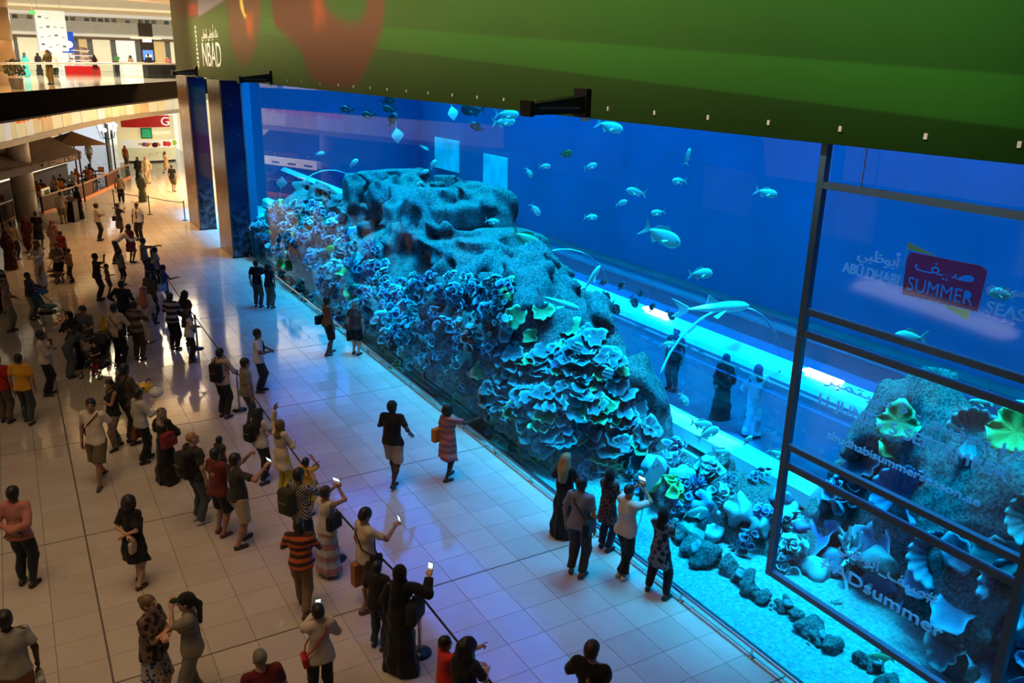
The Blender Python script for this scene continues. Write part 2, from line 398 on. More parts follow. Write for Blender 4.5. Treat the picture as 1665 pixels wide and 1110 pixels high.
stamp([(41.85, 10.51), (41.5, 11.2), (35.0, 11.2), (36.6, 10.25), (41.65, 9.83), (42.14, 9.88)], (.22, .17, .15), .1)
stamp([(44.68, 9.97), (43.85, 10.48), (42.08, 10.39), (42.32, 9.89)], (.26, .06, .03), .12)
stamp([(34.29, 10.5), (34.19, 9.87), (33.71, 9.5), (33.3, 9.54), (33.66, 9.66), (33.9, 10.5)], (.55, .36, .08), .06)
ny_, nz_ = len(ys), len(zs)
V = np.stack([np.full(len(P2), FX), P2[:, 0], P2[:, 1]], 1)
ii, jj = np.meshgrid(np.arange(ny_-1), np.arange(nz_-1), indexing='ij'); q0 = (ii*nz_+jj).ravel()
Fq = np.stack([q0, q0+1, q0+nz_+1, q0+nz_], 1)
me = npmesh('banner', V, Fq, False); ca = me.color_attributes.new('print', 'FLOAT_COLOR', 'POINT'); ca.data.foreach_set('color', colr.astype(np.float32).ravel())
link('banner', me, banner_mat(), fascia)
me = MB().box(-.02, .0, -.02, .02, -.03, .03).mesh('hook')
M_HOOK = mat('pale_hook', (.75, .72, .62), .4)
for k, y in enumerate([4.6, 5.57, 6.64, 7.72, 8.8, 9.92, 11.05, 13.2, 14.33, 15.4, 16.5, 17.7, 18.9, 20.07, 21.2, 22.4, 23.6, 25.2, 27.0, 28.6]): link('hook', me, M_HOOK, fascia, (FX, y, 7.42))

# floodlight boxes that stick out of the fascia
for (y, lab) in ((11.55, 'black wedge shaped floodlight bracket on the fascia, the nearest of three'), (30.4, 'black floodlight bracket on the fascia above the left end of the pane'), (43.3, 'black floodlight bracket on the fascia under the white lettering')):
    e = empty('floodlight', (FX, y, 7.42), 0, lab, 'floodlight', 'floodlights on the fascia')
    mb = MB(); mb.box(-.10, 0, -.02, .34, -.17, .28, 0, .01).build('mounting_plate', M_BLACKM, e)
    vs = [(-.1, 0, -.10), (-.1, .32, -.10), (-.1, .32, .17), (-.1, 0, .17), (-1.05, 0, -.12), (-1.05, .32, -.12), (-1.05, .32, .05), (-1.05, 0, .05)]
    mb = MB(); mb.add(vs, [(0, 1, 2, 3), (7, 6, 5, 4), (0, 4, 5, 1), (3, 2, 6, 7), (0, 3, 7, 4), (1, 5, 6, 2)]); hsg = mb.build('housing', M_BLACKM, e)
    MB().box(-.95, -.2, -.012, 0, -.03, .0).build('lens_slot', mat('lens_slot', (.10, .10, .11), .2), hsg)
    MB().box(-1.12, -1.05, -.01, .33, -.15, .09, 0, .01).build('end_cap', M_BLACKM, e)
    MB().box(-.09, 0, .0, .10, -.22, -.17).build('cable_clip', M_HOOK, e)

# stone columns with printed blue panels at the end of the pane
def sea_print():
    m, nt, b = new_mat('deep_sea_print'); tc = N(nt, 'ShaderNodeTexCoord'); sp = N(nt, 'ShaderNodeSeparateXYZ'); L(nt, tc.outputs['Object'], sp.inputs[0])
    v = N(nt, 'ShaderNodeTexVoronoi', i_Scale=3.2); L(nt, tc.outputs['Object'], v.inputs['Vector'])
    lt = N(nt, 'ShaderNodeMapRange', i_1=.10, i_2=.05); L(nt, v.outputs['Distance'], lt.inputs[0])
    nz = N(nt, 'ShaderNodeTexNoise', i_Scale=4.0, i_Detail=6.0); L(nt, tc.outputs['Object'], nz.inputs['Vector'])
    rk = N(nt, 'ShaderNodeMapRange', i_1=2.6, i_2=1.4); L(nt, sp.outputs['Z'], rk.inputs[0])
    rp = N(nt, 'ShaderNodeValToRGB'); rp.color_ramp.elements[0].position = .42; rp.color_ramp.elements[0].color = (.004, .008, .03, 1); rp.color_ramp.elements[1].position = .68; rp.color_ramp.elements[1].color = (.10, .16, .26, 1); L(nt, nz.outputs['Fac'], rp.inputs[0])
    m1 = N(nt, 'ShaderNodeMix', data_type='RGBA'); m1.inputs[6].default_value = (.004, .012, .085, 1); L(nt, rp.outputs[0], m1.inputs[7]); L(nt, rk.outputs[0], m1.inputs[0])
    m2 = N(nt, 'ShaderNodeMix', data_type='RGBA'); L(nt, lt.outputs[0], m2.inputs[0]); L(nt, m1.outputs[2], m2.inputs[6]); m2.inputs[7].default_value = (.16, .24, .42, 1)
    L(nt, m2.outputs[2], b.inputs['Base Color']); b.inputs['Roughness'].default_value = .12; return m
M_SEA = sea_print(); M_STONE = mat('brown_stone', (.24, .15, .085), .25, 0, .35, 1.6)
for (y0, y1, nm) in ((36.45, 38.9, 'column_1'), (43.5, 46.2, 'column_2')):
    e = empty(nm, (0, y0, 0), 0, 'square brown stone column clad with a dark blue sea print', None, None, 'structure')
    MB().box(-.80, .02, .04, y1-y0, 0, FZ).build('shaft', M_STONE, e)
    MB().box(-.74, .0, 0, .04, .02, FZ-.02).build('printed_panel', M_SEA, e)
    MB().box(-.83, .03, -.02, .06, 0, .05).build('foot_strip', M_BLACKM, e)
# ------------------------------------------------------------------ water, sand
def water_mat():
    m, nt, b = new_mat('aquarium_water'); nt.nodes.remove(b)
    ab = N(nt, 'ShaderNodeVolumeAbsorption', i_Density=1.0); ab.inputs['Color'].default_value = (0.20, 0.935, 0.98, 1)
    sc = N(nt, 'ShaderNodeVolumeScatter', i_Density=0.115, i_Anisotropy=0.0); sc.inputs['Color'].default_value = (0.0, 0.33, 1.0, 1)
    ad = N(nt, 'ShaderNodeAddShader'); L(nt, ab.outputs[0], ad.inputs[0]); L(nt, sc.outputs[0], ad.inputs[1])
    L(nt, ad.outputs[0], nt.nodes['Material Output'].inputs['Volume']); return m
wp = [(.03, -11.9), (TX1-.05, -11.9), (TX1-.05, 49.9), (2.25, 49.9), (.55, 37.0), (.03, 36.2)]
water = MB().poly([(x, y, -.25) for x, y in wp], 8.65, (0, 0, 1)).build('water', water_mat())
tag(water, 'deep blue water filling the aquarium', kind='structure')
def sand_mat():
    m, nt, b = new_mat('coral_sand'); gm = N(nt, 'ShaderNodeNewGeometry')
    n1 = N(nt, 'ShaderNodeTexNoise', i_Scale=16.0, i_Detail=6.0, i_Roughness=.8); n2 = N(nt, 'ShaderNodeTexNoise', i_Scale=1.3, i_Detail=4.0)
    L(nt, gm.outputs['Position'], n1.inputs['Vector']); L(nt, gm.outputs['Position'], n2.inputs['Vector'])
    rp = N(nt, 'ShaderNodeValToRGB'); rp.color_ramp.elements[0].position = .36; rp.color_ramp.elements[0].color = (.07, .09, .11, 1); rp.color_ramp.elements[1].position = .62; rp.color_ramp.elements[1].color = (.25, .25, .245, 1)
    L(nt, n1.outputs['Fac'], rp.inputs[0])
    mx = N(nt, 'ShaderNodeMix', data_type='RGBA', blend_type='MULTIPLY', i_0=.5); L(nt, rp.outputs[0], mx.inputs[6]); L(nt, n2.outputs['Color'], mx.inputs[7])
    L(nt, rp.outputs[0], b.inputs['Base Color']); b.inputs['Roughness'].default_value = .95
    bp = N(nt, 'ShaderNodeBump', i_Strength=.7, i_Distance=.03); L(nt, n1.outputs['Fac'], bp.inputs['Height']); L(nt, bp.outputs[0], b.inputs['Normal']); return m
rng = np.random.default_rng(7)
class Waves:
    def __init__(s, seed, lo, hi, n=18):
        r = np.random.default_rng(seed); d = r.normal(size=(n, 3)); d /= np.linalg.norm(d, axis=1)[:, None]
        f = np.exp(r.uniform(np.log(lo), np.log(hi), n)); s.k = d*f[:, None]; s.p = r.uniform(0, 6.28, n); s.a = (lo/f)**.75
    def __call__(s, x, y, z):
        o = 0
        for k, p, a in zip(s.k, s.p, s.a): o = o+a*np.sin(k[0]*x+k[1]*y+k[2]*z+p)
        return o
wv = Waves(3, .5, 4, 12)
sx_, sy_ = np.linspace(.03, TX1, 60), np.linspace(-12, 50, 220)
X, Y = np.meshgrid(sx_, sy_, indexing='ij'); Z = .03*wv(X, Y, 0*X)-.05+.05*np.clip(X/6, 0, 1); Z[0] = -.03+0*Z[0]
q0 = (np.arange(59)[:, None]*220+np.arange(219)[None]).ravel()
me = npmesh('sand_bed', np.stack([X.ravel(), Y.ravel(), Z.ravel()], 1), np.stack([q0, q0+220, q0+221, q0+1], 1))
sand = link('sand_bed', me, sand_mat()); tag(sand, 'bright coral sand on the aquarium bottom', 'sand', kind='stuff')

# ------------------------------------------------------------------ reefs
def rock_mat(nm, dark, light, sc=2.2):
    m, nt, b = new_mat(nm); gm = N(nt, 'ShaderNodeNewGeometry')
    n1 = N(nt, 'ShaderNodeTexNoise', i_Scale=sc, i_Detail=9.0, i_Roughness=.72); n2 = N(nt, 'ShaderNodeTexNoise', i_Scale=22.0, i_Detail=5.0, i_Roughness=.7)
    L(nt, gm.outputs['Position'], n1.inputs['Vector']); L(nt, gm.outputs['Position'], n2.inputs['Vector'])
    rp = N(nt, 'ShaderNodeValToRGB'); e = rp.color_ramp.elements; e[0].position = .45; e[0].color = c4(dark); e[1].position = .60; e[1].color = c4(light)
    mm0 = N(nt, 'ShaderNodeMix', data_type='FLOAT', i_0=.5); L(nt, n1.outputs['Fac'], mm0.inputs[2]); L(nt, n2.outputs['Fac'], mm0.inputs[3]); L(nt, mm0.outputs[0], rp.inputs[0])
    # algae grows on what faces up
    sp = N(nt, 'ShaderNodeSeparateXYZ'); L(nt, gm.outputs['Normal'], sp.inputs[0]); mr = N(nt, 'ShaderNodeMapRange', i_1=.25, i_2=.9); L(nt, sp.outputs['Z'], mr.inputs[0])
    mm = N(nt, 'ShaderNodeMath', operation='MULTIPLY', i_1=.8); L(nt, mr.outputs[0], mm.inputs[0])
    mx = N(nt, 'ShaderNodeMix', data_type='RGBA'); L(nt, mm.outputs[0], mx.inputs[0]); L(nt, rp.outputs[0], mx.inputs[6]); mx.inputs[7].default_value = (.16, .225, .20, 1)
    r2 = N(nt, 'ShaderNodeMapRange', i_1=.42, i_2=.62, i_3=.12, i_4=1.0); L(nt, n2.outputs['Fac'], r2.inputs[0]); L(nt, r2.outputs[0], mm.inputs[1])
    L(nt, mx.outputs[2], b.inputs['Base Color']); b.inputs['Roughness'].default_value = .95
    ad = N(nt, 'ShaderNodeMath', operation='ADD'); L(nt, n1.outputs['Fac'], ad.inputs[0]); L(nt, n2.outputs['Fac'], ad.inputs[1])
    bp = N(nt, 'ShaderNodeBump', i_Strength=1.0, i_Distance=.16); L(nt, ad.outputs[0], bp.inputs['Height']); L(nt, bp.outputs[0], b.inputs['Normal']); return m
M_ROCK = rock_mat('reef_rock', (.010, .014, .032), (.15, .185, .24))
def reef_mesh(name, lo, hi, h, ells, boxes, seed, amp, cones=()):
    g = SDF(lo, hi, h)
    for c, r in ells: g.ell(c, r, .35)
    for a, b, ra, rb in cones: g.cone(a, b, ra, rb, .25)
    for (x0, x1, y0, y1, z0, z1) in boxes:
        def fn(x, y, z, B=(x0, x1, y0, y1, z0, z1)):
            qx = np.abs(x-(B[0]+B[1])/2)-(B[1]-B[0])/2+.15; qy = np.abs(y-(B[2]+B[3])/2)-(B[3]-B[2])/2+.15; qz = np.abs(z-(B[4]+B[5])/2)-(B[5]-B[4])/2+.15
            return np.sqrt(np.maximum(qx, 0)**2+np.maximum(qy, 0)**2+np.maximum(qz, 0)**2)+np.minimum(np.maximum(qx, np.maximum(qy, qz)), 0)-.15
        g.func(fn, (x0-.6, y0-.6, z0-.6), (x1+.6, y1+.6, z1+.6), .2)
    wn = Waves(seed, 1.6, 20, 40)
    n = wn(g.ax[0][:, None, None], g.ax[1][None, :, None], g.ax[2][None, None, :])
    n = np.clip(n, -1.6, 1.6); g.f += (amp*n-amp*.9*np.abs(n)).astype(np.float32)*(g.f < .45)
    v, f = g.net(); return npmesh(name, v, f)
reef_e = empty('coral_reef', (2, 20, 0), 0, 'large dark reef mound crowded with plate and cabbage corals', 'reef')
me = reef_mesh('reef_rock', (.12, 11.6, -.25), (6.4, 38.3, 4.9), .10,
    [((2.0, 15.9, .2), (1.75, 1.9, 2.9)), ((2.0, 14.5, -.1), (1.55, 1.75, 2.3)), ((2.7, 19.2, .1), (2.35, 3.6, 2.95)), ((3.6, 25.8, .6), (2.9, 5.0, 2.4)),
     ((2.6, 31.0, .3), (2.3, 3.6, 2.5)), ((2.1, 35.2, 0), (1.8, 2.3, 2.9)), ((1.5, 23.5, -.3), (1.25, 4.5, 1.9)), ((1.3, 29.5, -.3), (1.1, 4.5, 1.7))],
    [(2.4, 4.9, 23.1, 30.2, 3.05, 3.95), (2.1, 4.6, 20.7, 25.0, 2.35, 3.0)], 5, .19, [((2.0, 15.9, 1.9), (1.9, 16.6, 3.65), 1.15, .30), ((2.2, 14.2, 1.8), (2.1, 14.6, 2.75), .5, .2)])
BV = None
def bvh_of(me, off=(0, 0, 0)):
    n = len(me.vertices); co = np.empty(n*3, np.float32); me.vertices.foreach_get('co', co); co = co.reshape(-1, 3)+np.array(off)
    return BVHTree.FromPolygons([tuple(c) for c in co], [tuple(p.vertices) for p in me.polygons])
bv1 = bvh_of(me)
def shift_mesh(me, d): me.transform(Matrix.Translation(Vector(d)))
shift_mesh(me, (-2, -20, 0)); link('reef_rock', me, M_ROCK, reef_e)
reef2_e = empty('coral_reef', (3.6, 6.5, 0), 0, 'shadowy reef with giant ruffled fan corals behind the hanging sign frame', 'reef')
me = reef_mesh('reef_rock', (1.6, 1.6, -.25), (7, 9.9, 4.4), .10,
    [((4.0, 7.2, .2), (1.15, 1.5, 2.9)), ((3.9, 5.2, .1), (1.5, 2.2, 3.3)), ((4.2, 8.4, -.1), (.9, 1.0, 1.3)), ((3.6, 3.2, 0), (1.6, 1.6, 3.5))], [], 11, .17, [((3.9, 7.4, 2.6), (3.9, 7.5, 2.95), .55, .45)])
bv2 = bvh_of(me); shift_mesh(me, (-3.6, -6.5, 0)); link('reef_rock', me, M_ROCK, reef2_e)
reef3_e = empty('coral_reef', (2.4, 10.4, 0), 0, 'low rocky coral patch on the sand below the tunnel curb', 'reef')
me = reef_mesh('reef_rock', (1.3, 8.0, -.25), (4.0, 12.9, 1.2), .08,
    [((2.5, 12.0, 0), (.75, .7, .55)), ((2.6, 11.0, 0), (.7, .8, .62)), ((2.6, 9.9, 0), (.65, .9, .50)), ((2.75, 8.9, 0), (.5, .6, .36)), ((1.85, 11.3, -.05), (.4, .5, .36))], [], 17, .09)
bv3 = bvh_of(me); shift_mesh(me, (-2.4, -10.4, 0)); link('reef_rock', me, M_ROCK, reef3_e)

# ---- coral kinds; a colour attribute carries the pale growing rim
def coral_mat(nm, inner, rim, rough=.8):
    m, nt, b = new_mat(nm); at = N(nt, 'ShaderNodeVertexColor', layer_name='rim'); tc = N(nt, 'ShaderNodeTexCoord')
    nz = N(nt, 'ShaderNodeTexNoise', i_Scale=14.0, i_Detail=4.0); L(nt, tc.outputs['Object'], nz.inputs['Vector'])
    mx = N(nt, 'ShaderNodeMix', data_type='RGBA'); mx.inputs[6].default_value = c4(inner); mx.inputs[7].default_value = c4(rim); L(nt, at.outputs['Color'], mx.inputs[0])
    mu = N(nt, 'ShaderNodeMix', data_type='RGBA', blend_type='MULTIPLY', i_0=.6); L(nt, mx.outputs[2], mu.inputs[6]); L(nt, nz.outputs['Color'], mu.inputs[7])
    sc_ = N(nt, 'ShaderNodeMix', data_type='RGBA', blend_type='ADD', i_0=.35); L(nt, mu.outputs[2], sc_.inputs[6]); L(nt, mx.outputs[2], sc_.inputs[7])
    L(nt, sc_.outputs[2], b.inputs['Base Color']); b.inputs['Roughness'].default_value = rough
    bp = N(nt, 'ShaderNodeBump', i_Strength=.5, i_Distance=.02); L(nt, nz.outputs['Fac'], bp.inputs['Height']); L(nt, bp.outputs[0], b.inputs['Normal']); return m
CM = [coral_mat('coral_olive', (.075, .105, .035), (.25, .31, .17)), coral_mat('coral_teal', (.025, .052, .075), (.15, .22, .25)), coral_mat('coral_slate', (.022, .042, .095), (.17, .24, .36)), coral_mat('coral_cream', (.11, .15, .19), (.36, .42, .48)), coral_mat('coral_yellow', (.16, .20, .035), (.36, .41, .16)), coral_mat('coral_blue', (.03, .07, .20), (.11, .20, .40))]
def finish(name, v, f, rim, mats_i):
    me = npmesh(name, np.array(v), np.array(f)); ca = me.color_attributes.new('rim', 'FLOAT_COLOR', 'POINT')
    r = np.clip(np.array(rim), 0, 1); ca.data.foreach_set('color', np.stack([r, r, r, np.ones_like(r)], 1).astype(np.float32).ravel())
    return me
def plate_arrays(r, seed, n=26, rings=5, cup=.25, ruf=.10, sector=6.283):
    """ruffled dish with a real underside"""
    g = np.random.default_rng(seed); ph = g.uniform(0, 6.28, 4); m1, m2 = g.integers(2, 5), g.integers(6, 10)
    V, Rm_ = [], []
    for side in (0, 1):
        for i in range(rings):
            t = i/(rings-1)
            for j in range(n):
                a = sector*j/n; R = r*(1+.16*math.sin(m1*a+ph[0])+.10*math.sin(m2*a+ph[1]))*max(t, .02)
                z = r*(cup*t*t+ruf*t*t*math.sin(m2*a+ph[2])+.06*t*math.sin(m1*a+ph[3]))-(.035*r*(1-.6*t)+.012 if side else 0)
                V.append((R*math.cos(a), R*math.sin(a), z)); Rm_.append((t**5) if not side else .15)
    Fc = []
    for side in (0, 1):
        o = side*rings*n
        for i in range(rings-1):
            for j in range(n):
                q = (o+i*n+j, o+(i+1)*n+j, o+(i+1)*n+(j+1) % n, o+i*n+(j+1) % n); Fc.append(q if not side else q[::-1])
    for j in range(n):
        a, b = (rings-1)*n+j, (rings-1)*n+(j+1) % n; o = rings*n; Fc.append((a, a+o, b+o, b))
    return V, Fc, Rm_
def join(parts):
    V, Fc, Rr = [], [], []
    for v, f, r in parts:
        b = len(V); V += v; Fc += [tuple(b+i for i in q) for q in f]; Rr += r
    return V, Fc, Rr
def xf(part, M):
    v, f, r = part; return [tuple(M @ Vector(p)) for p in v], f, r
PLATES = [finish('plate_coral', *plate_arrays(1.0, s, cup=c, ruf=q), 0) for s, c, q in ((1, .22, .06), (2, .35, .10), (3, .15, .05), (4, .4, .14), (5, .25, .10))]
def cabbage(seed, n=13):
    g = np.random.default_rng(seed); ps = []
    for i in range(n):
        a, b = g.uniform(0, 6.28), g.uniform(.05, 1.15); d = Vector((math.cos(a)*math.sin(b), math.sin(a)*math.sin(b), math.cos(b)))
        M = Matrix.Translation(d*g.uniform(.55, .85)) @ d.to_track_quat('Z', 'Y').to_matrix().to_4x4() @ Matrix.Rotation(g.uniform(0, 6.28), 4, 'Z') @ Matrix.Rotation(g.uniform(-.7, .7), 4, 'X')
        ps.append(xf(plate_arrays(g.uniform(.20, .36), seed*31+i, 10, 4, .7, .12), M))
    return finish('cabbage_coral', *join(ps), 0)
CABB = [cabbage(s) for s in (11, 12, 13, 14)]
def branching(seed, n=34, r=.055):
    g = np.random.default_rng(seed); mb = MB(); rim = []
    for i in range(n):
        a, b = g.uniform(0, 6.28), abs(g.normal(0, .65)); d = Vector((math.cos(a)*math.sin(b), math.sin(a)*math.sin(b), math.cos(b))); d2 = (d+Vector(g.normal(0, .35, 3))).normalized()
        L1 = g.uniform(.5, .75); k = len(mb.v); mb.tube([d*.1, d*L1, d*L1+d2*.3], [r*1.2, r, r*.6], 5)
        rim += [.1]*5+[.5]*5+[1]*5+[.1]*5+[1]*5
    tri = []
    for q in mb.f: tri += [q] if len(q) == 4 else [(q[0], q[1], q[2], q[2])] if len(q) == 3 else [(q[0], q[1], q[2], q[3]), (q[0], q[3], q[4], q[4])]
    V = [tuple(v) for v in mb.v]; Ff = [q for q in mb.f if len(q) == 4]
    return finish('branching_coral', V, Ff, rim, 0)
BRAN = [branching(21), branching(22, 26, .07)]
def fan(seed, r=1.0, ridges=13):
    n, rings, sec = 52, 7, 5.3; V, Rr = [], []
    for side in (0, 1):
        for i in range(rings):
            t = i/(rings-1)
            for j in range(n+1):
                a = sec*(j/n-.5); w_ = math.cos(ridges*2*a*.5*1.2)
                R = r*(.08+.92*t)*(1+.04*w_); z = r*(.55*t*t+.07*t*w_)-(.02+.02*(1-t) if side else 0)
                V.append((R*math.cos(a), R*math.sin(a), z)); Rr.append((.25+.2*w_)*t+.6*t**6 if not side else .1)
    Ff = []; m = n+1
    for side in (0, 1):
        o = side*rings*m
        for i in range(rings-1):
            for j in range(n):
                q = (o+i*m+j, o+(i+1)*m+j, o+(i+1)*m+j+1, o+i*m+j+1); Ff.append(q if not side else q[::-1])
    o = rings*m
    for j in range(n): a = (rings-1)*m+j; Ff.append((a, a+o, a+o+1, a+1))
    return finish('fan_coral', V, Ff, Rr, 0)
FAN = fan(1)
def knob(seed):
    g = SDF((-1.2, -1.2, -.5), (1.2, 1.2, 1.3), .16); wn = Waves(seed, 3, 9, 12); g.ell((0, 0, .2), (.8, .8, .7), .1)
    g.f += .09*wn(g.ax[0][:, None, None], g.ax[1][None, :, None], g.ax[2][None, None, :]).astype(np.float32); v, f = g.net()
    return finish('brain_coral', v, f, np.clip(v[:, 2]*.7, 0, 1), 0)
KNOB = [knob(31), knob(32), knob(33)]
MCACHE = {}
def put_coral(me, mi, parent, pos, nrm, size, spin, tiltup=0.0, name=None):
    key = (me.name, mi)
    if key not in MCACHE:
        c = me if len(me.materials) == 0 else me.copy()
        c.materials.clear(); c.materials.append(CM[mi]); MCACHE[key] = c
    o = bpy.data.objects.new(name or me.name.split('.')[0], MCACHE[key]); COL.objects.link(o); o.parent = parent
    d = (Vector(nrm)*(1-tiltup)+Vector((0, 0, 1))*tiltup).normalized()
    o.matrix_local = Matrix.Translation(Vector(pos)-parent.location) @ (d.to_track_quat('Z', 'Y') @ Matrix.Rotation(spin, 3, 'Z').to_quaternion()).to_matrix().to_4x4() @ Matrix.Scale(size, 4)
    return o
def cast(bv, y, z):
    """point of the reef behind the spot (0, y, z) of the pane as seen from the hall"""
    d = (Vector((0, y, z))-CAM).normalized(); h = bv.ray_cast(Vector((0.0, y, z)), d, 9.0)
    return h[0], h[1]
rnd = random.Random(4)
def scatter(n, yr, zf, kinds, size, parent, bv, tilt, name, mind):
    got = []; tries = 0
    while len(got) < n and tries < n*30:
        tries += 1; y = rnd.uniform(*yr); z0, z1 = zf(y); z = rnd.uniform(z0, z1); p, nn = cast(bv, y, z)
        if p is None or any((p-q).length < mind for q in got): continue
        if nn.x > 0 and nn.z < .3: nn = -nn
        got.append(p.copy()); me, mi = rnd.choice(kinds); s = rnd.uniform(*size)
        put_coral(me, mi, parent, p+nn*.03, nn, s, rnd.uniform(0, 6.28), rnd.uniform(*tilt), name)
    return got
# pane coordinates: reef shows between y 8 (right foot) and 36 (far end)
def inpoly(poly): return lambda y, z: poly_sd(np.array([[y, z]]), poly)[0] < 0
PL = [(15.48, 2.42), (13.9, 2.41), (12.58, 3.06), (11.64, 3.68), (10.88, 3.34), (9.85, 2.5), (9.7, 1.3), (10.51, 1.2), (12.03, 1.26), (14.3, 0.18), (16.02, 0.86)]
PP = [(14.85, 3.8), (13.74, 3.6), (12.55, 3.7), (11.09, 3.72), (10.87, 3.23), (12.18, 3.18), (13.91, 2.47), (15.19, 2.29)]
CB = [(23.06, 1.5), (20.24, 2.59), (16.98, 3.4), (14.46, 3.69), (14.18, 3.11), (15.18, 2.01), (16.33, 0.75), (18.74, 0.41), (21.69, 0.37)]
FR = [(35.9, 2.71), (26.78, 3.49), (22.43, 3.09), (20.66, 2.59), (23.08, 1.31), (21.69, 0.37), (24.85, 0.1), (30.16, 0.1), (35.9, 0.27)]
LO = [(24.89, 0.0), (19.13, 0.5), (15.72, 0.71), (12.64, 0.95), (10.67, 1.43), (10.9, 0.3), (13.06, 0.1), (16.32, 0.1), (20.79, 0.0)]
def pscatter(n, poly, kinds, size, parent, bv, tilt, name, mind):
    ys_ = [p[0] for p in poly]; zs_ = [p[1] for p in poly]; ok = inpoly(poly); got = []; tries = 0
    while len(got) < n and tries < n*40:
        tries += 1; y, z = rnd.uniform(min(ys_), max(ys_)), rnd.uniform(min(zs_), max(zs_))
        if not ok(y, z): continue
        p, nn = cast(bv, y, z)
        if p is None or any((p-q).length < mind for q in got): continue
        if nn.dot(CAM-p) < 0: nn = -nn
        got.append(p.copy()); me, mi = rnd.choice(kinds)
        put_coral(me, mi, parent, p+nn*.03, nn, rnd.uniform(*size), rnd.uniform(0, 6.28), rnd.uniform(*tilt), name)
pscatter(165, PL, [(m, c) for m in PLATES for c in (0, 1, 1, 1, 2)], (.12, .28), reef_e, bv1, (.2, .75), 'plate_coral', .17)
pscatter(12, PP, [(m, c) for m in PLATES for c in (0, 0, 1)], (.16, .30), reef_e, bv1, (.1, .6), 'plate_coral', .4)
pscatter(85, CB, [(m, c) for m in CABB for c in (2, 2, 2, 1, 3)], (.25, .40), reef_e, bv1, (0, .3), 'cabbage_coral', .34)
pscatter(95, FR, [(m, c) for m in CABB+BRAN for c in (2, 1, 2, 3)], (.26, .46), reef_e, bv1, (0, .4), 'frilled_coral', .46)
pscatter(22, FR, [(m, c) for m in PLATES for c in (1, 2, 4)], (.25, .45), reef_e, bv1, (0, .5), 'plate_coral', .8)
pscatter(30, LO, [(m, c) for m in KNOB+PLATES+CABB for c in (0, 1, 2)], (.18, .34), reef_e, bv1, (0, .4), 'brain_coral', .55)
scatter(26, (2.6, 9.0), lambda y: (.4, 3.6), [(m, c) for m in PLATES+CABB for c in (1, 2, 5)], (.22, .5), reef2_e, bv2, (.1, .6), 'plate_coral', .5)
scatter(40, (4, 12), lambda y: (.2, 2.6), [(m, c) for m in BRAN+KNOB+CABB for c in (3, 1, 5, 2)], (.16, .34), reef3_e, bv3, (.3, .9), 'branching_coral', .24)
put_coral(BRAN[0], 3, reef3_e, (2.25, 11.6, .42), (-.3, -.2, 1), .42, 0, 0, 'branching_coral')
put_coral(CABB[1], 4, reef3_e, (1.6, 10.95, .22), (-.2, 0, 1), .42, 1, 0, 'cabbage_coral')
put_coral(CABB[0], 3, reef3_e, (2.45, 10.85, .45), (-.3, -.2, 1), .42, 1, 0, 'cabbage_coral')
put_coral(BRAN[1], 3, reef2_e, (2.85, 7.75, .25), (-.3, -.2, 1), .60, 0, 0, 'branching_coral')
put_coral(KNOB[0], 1, reef2_e, (2.7, 7.2, .5), (-.3, -.2, 1), .38, 0, 0, 'brain_coral')
for (p, nv, s, sp, mi) in (((2.55, 6.93, 1.95), (-.75, -.55, .35), .46, 1.5, 5), ((2.35, 6.05, 1.38), (-.8, -.45, .35), .42, 2.1, 2), ((2.3, 4.95, 1.55), (-.8, -.5, .3), .46, 1.0, 2), ((2.95, 6.3, 3.1), (-.6, -.6, .5), .38, .4, 1), ((2.5, 5.0, 2.5), (-.7, -.5, .4), .38, 2.6, 1)):
    put_coral(FAN, mi, reef2_e, p, nv, s, sp, 0, 'fan_coral')
for (p, mi, s) in (((2.45, 5.45, 3.6), 4, .34), ((3.2, 7.5, 2.4), 4, .3), ((2.9, 7.4, 2.9), 0, .3)):
    put_coral(PLATES[3], mi, reef2_e, p, (-.7, -.4, .5), s, 1, 0, 'plate_coral')

# row of dark stones on the sand near the pane
for k in range(26):
    y = 10.5-k*.285+rnd.uniform(-.08, .08); x = 1.02+.12*math.sin(k*1.3)+rnd.uniform(-.06, .06); s = rnd.uniform(.14, .27)
    e = KNOB[k % 3].copy(); e.materials.clear(); e.materials.append(M_ROCK)
    o = link('reef_stone', e, M_ROCK, None, (x, y, .02)); o.scale = (s*rnd.uniform(.8, 1.3), s*rnd.uniform(.9, 1.4), s*rnd.uniform(.7, 1.4)); o.rotation_euler = (0, 0, rnd.uniform(0, 6.28))
    tag(o, 'small dark stone in the row lying on the sand close to the pane', 'stone', 'stones lined up on the sand by the pane')
    if k % 3 == 1:
        c = put_coral(KNOB[(k+1) % 3], (0, 1, 3)[k % 3], o, (x-.1, y+.05, .2), (0, 0, 1), .12, 1, 0, 'brain_coral'); c.matrix_local = Matrix.Translation((-.3, .2, .55)) @ Matrix.Scale(.5, 4)

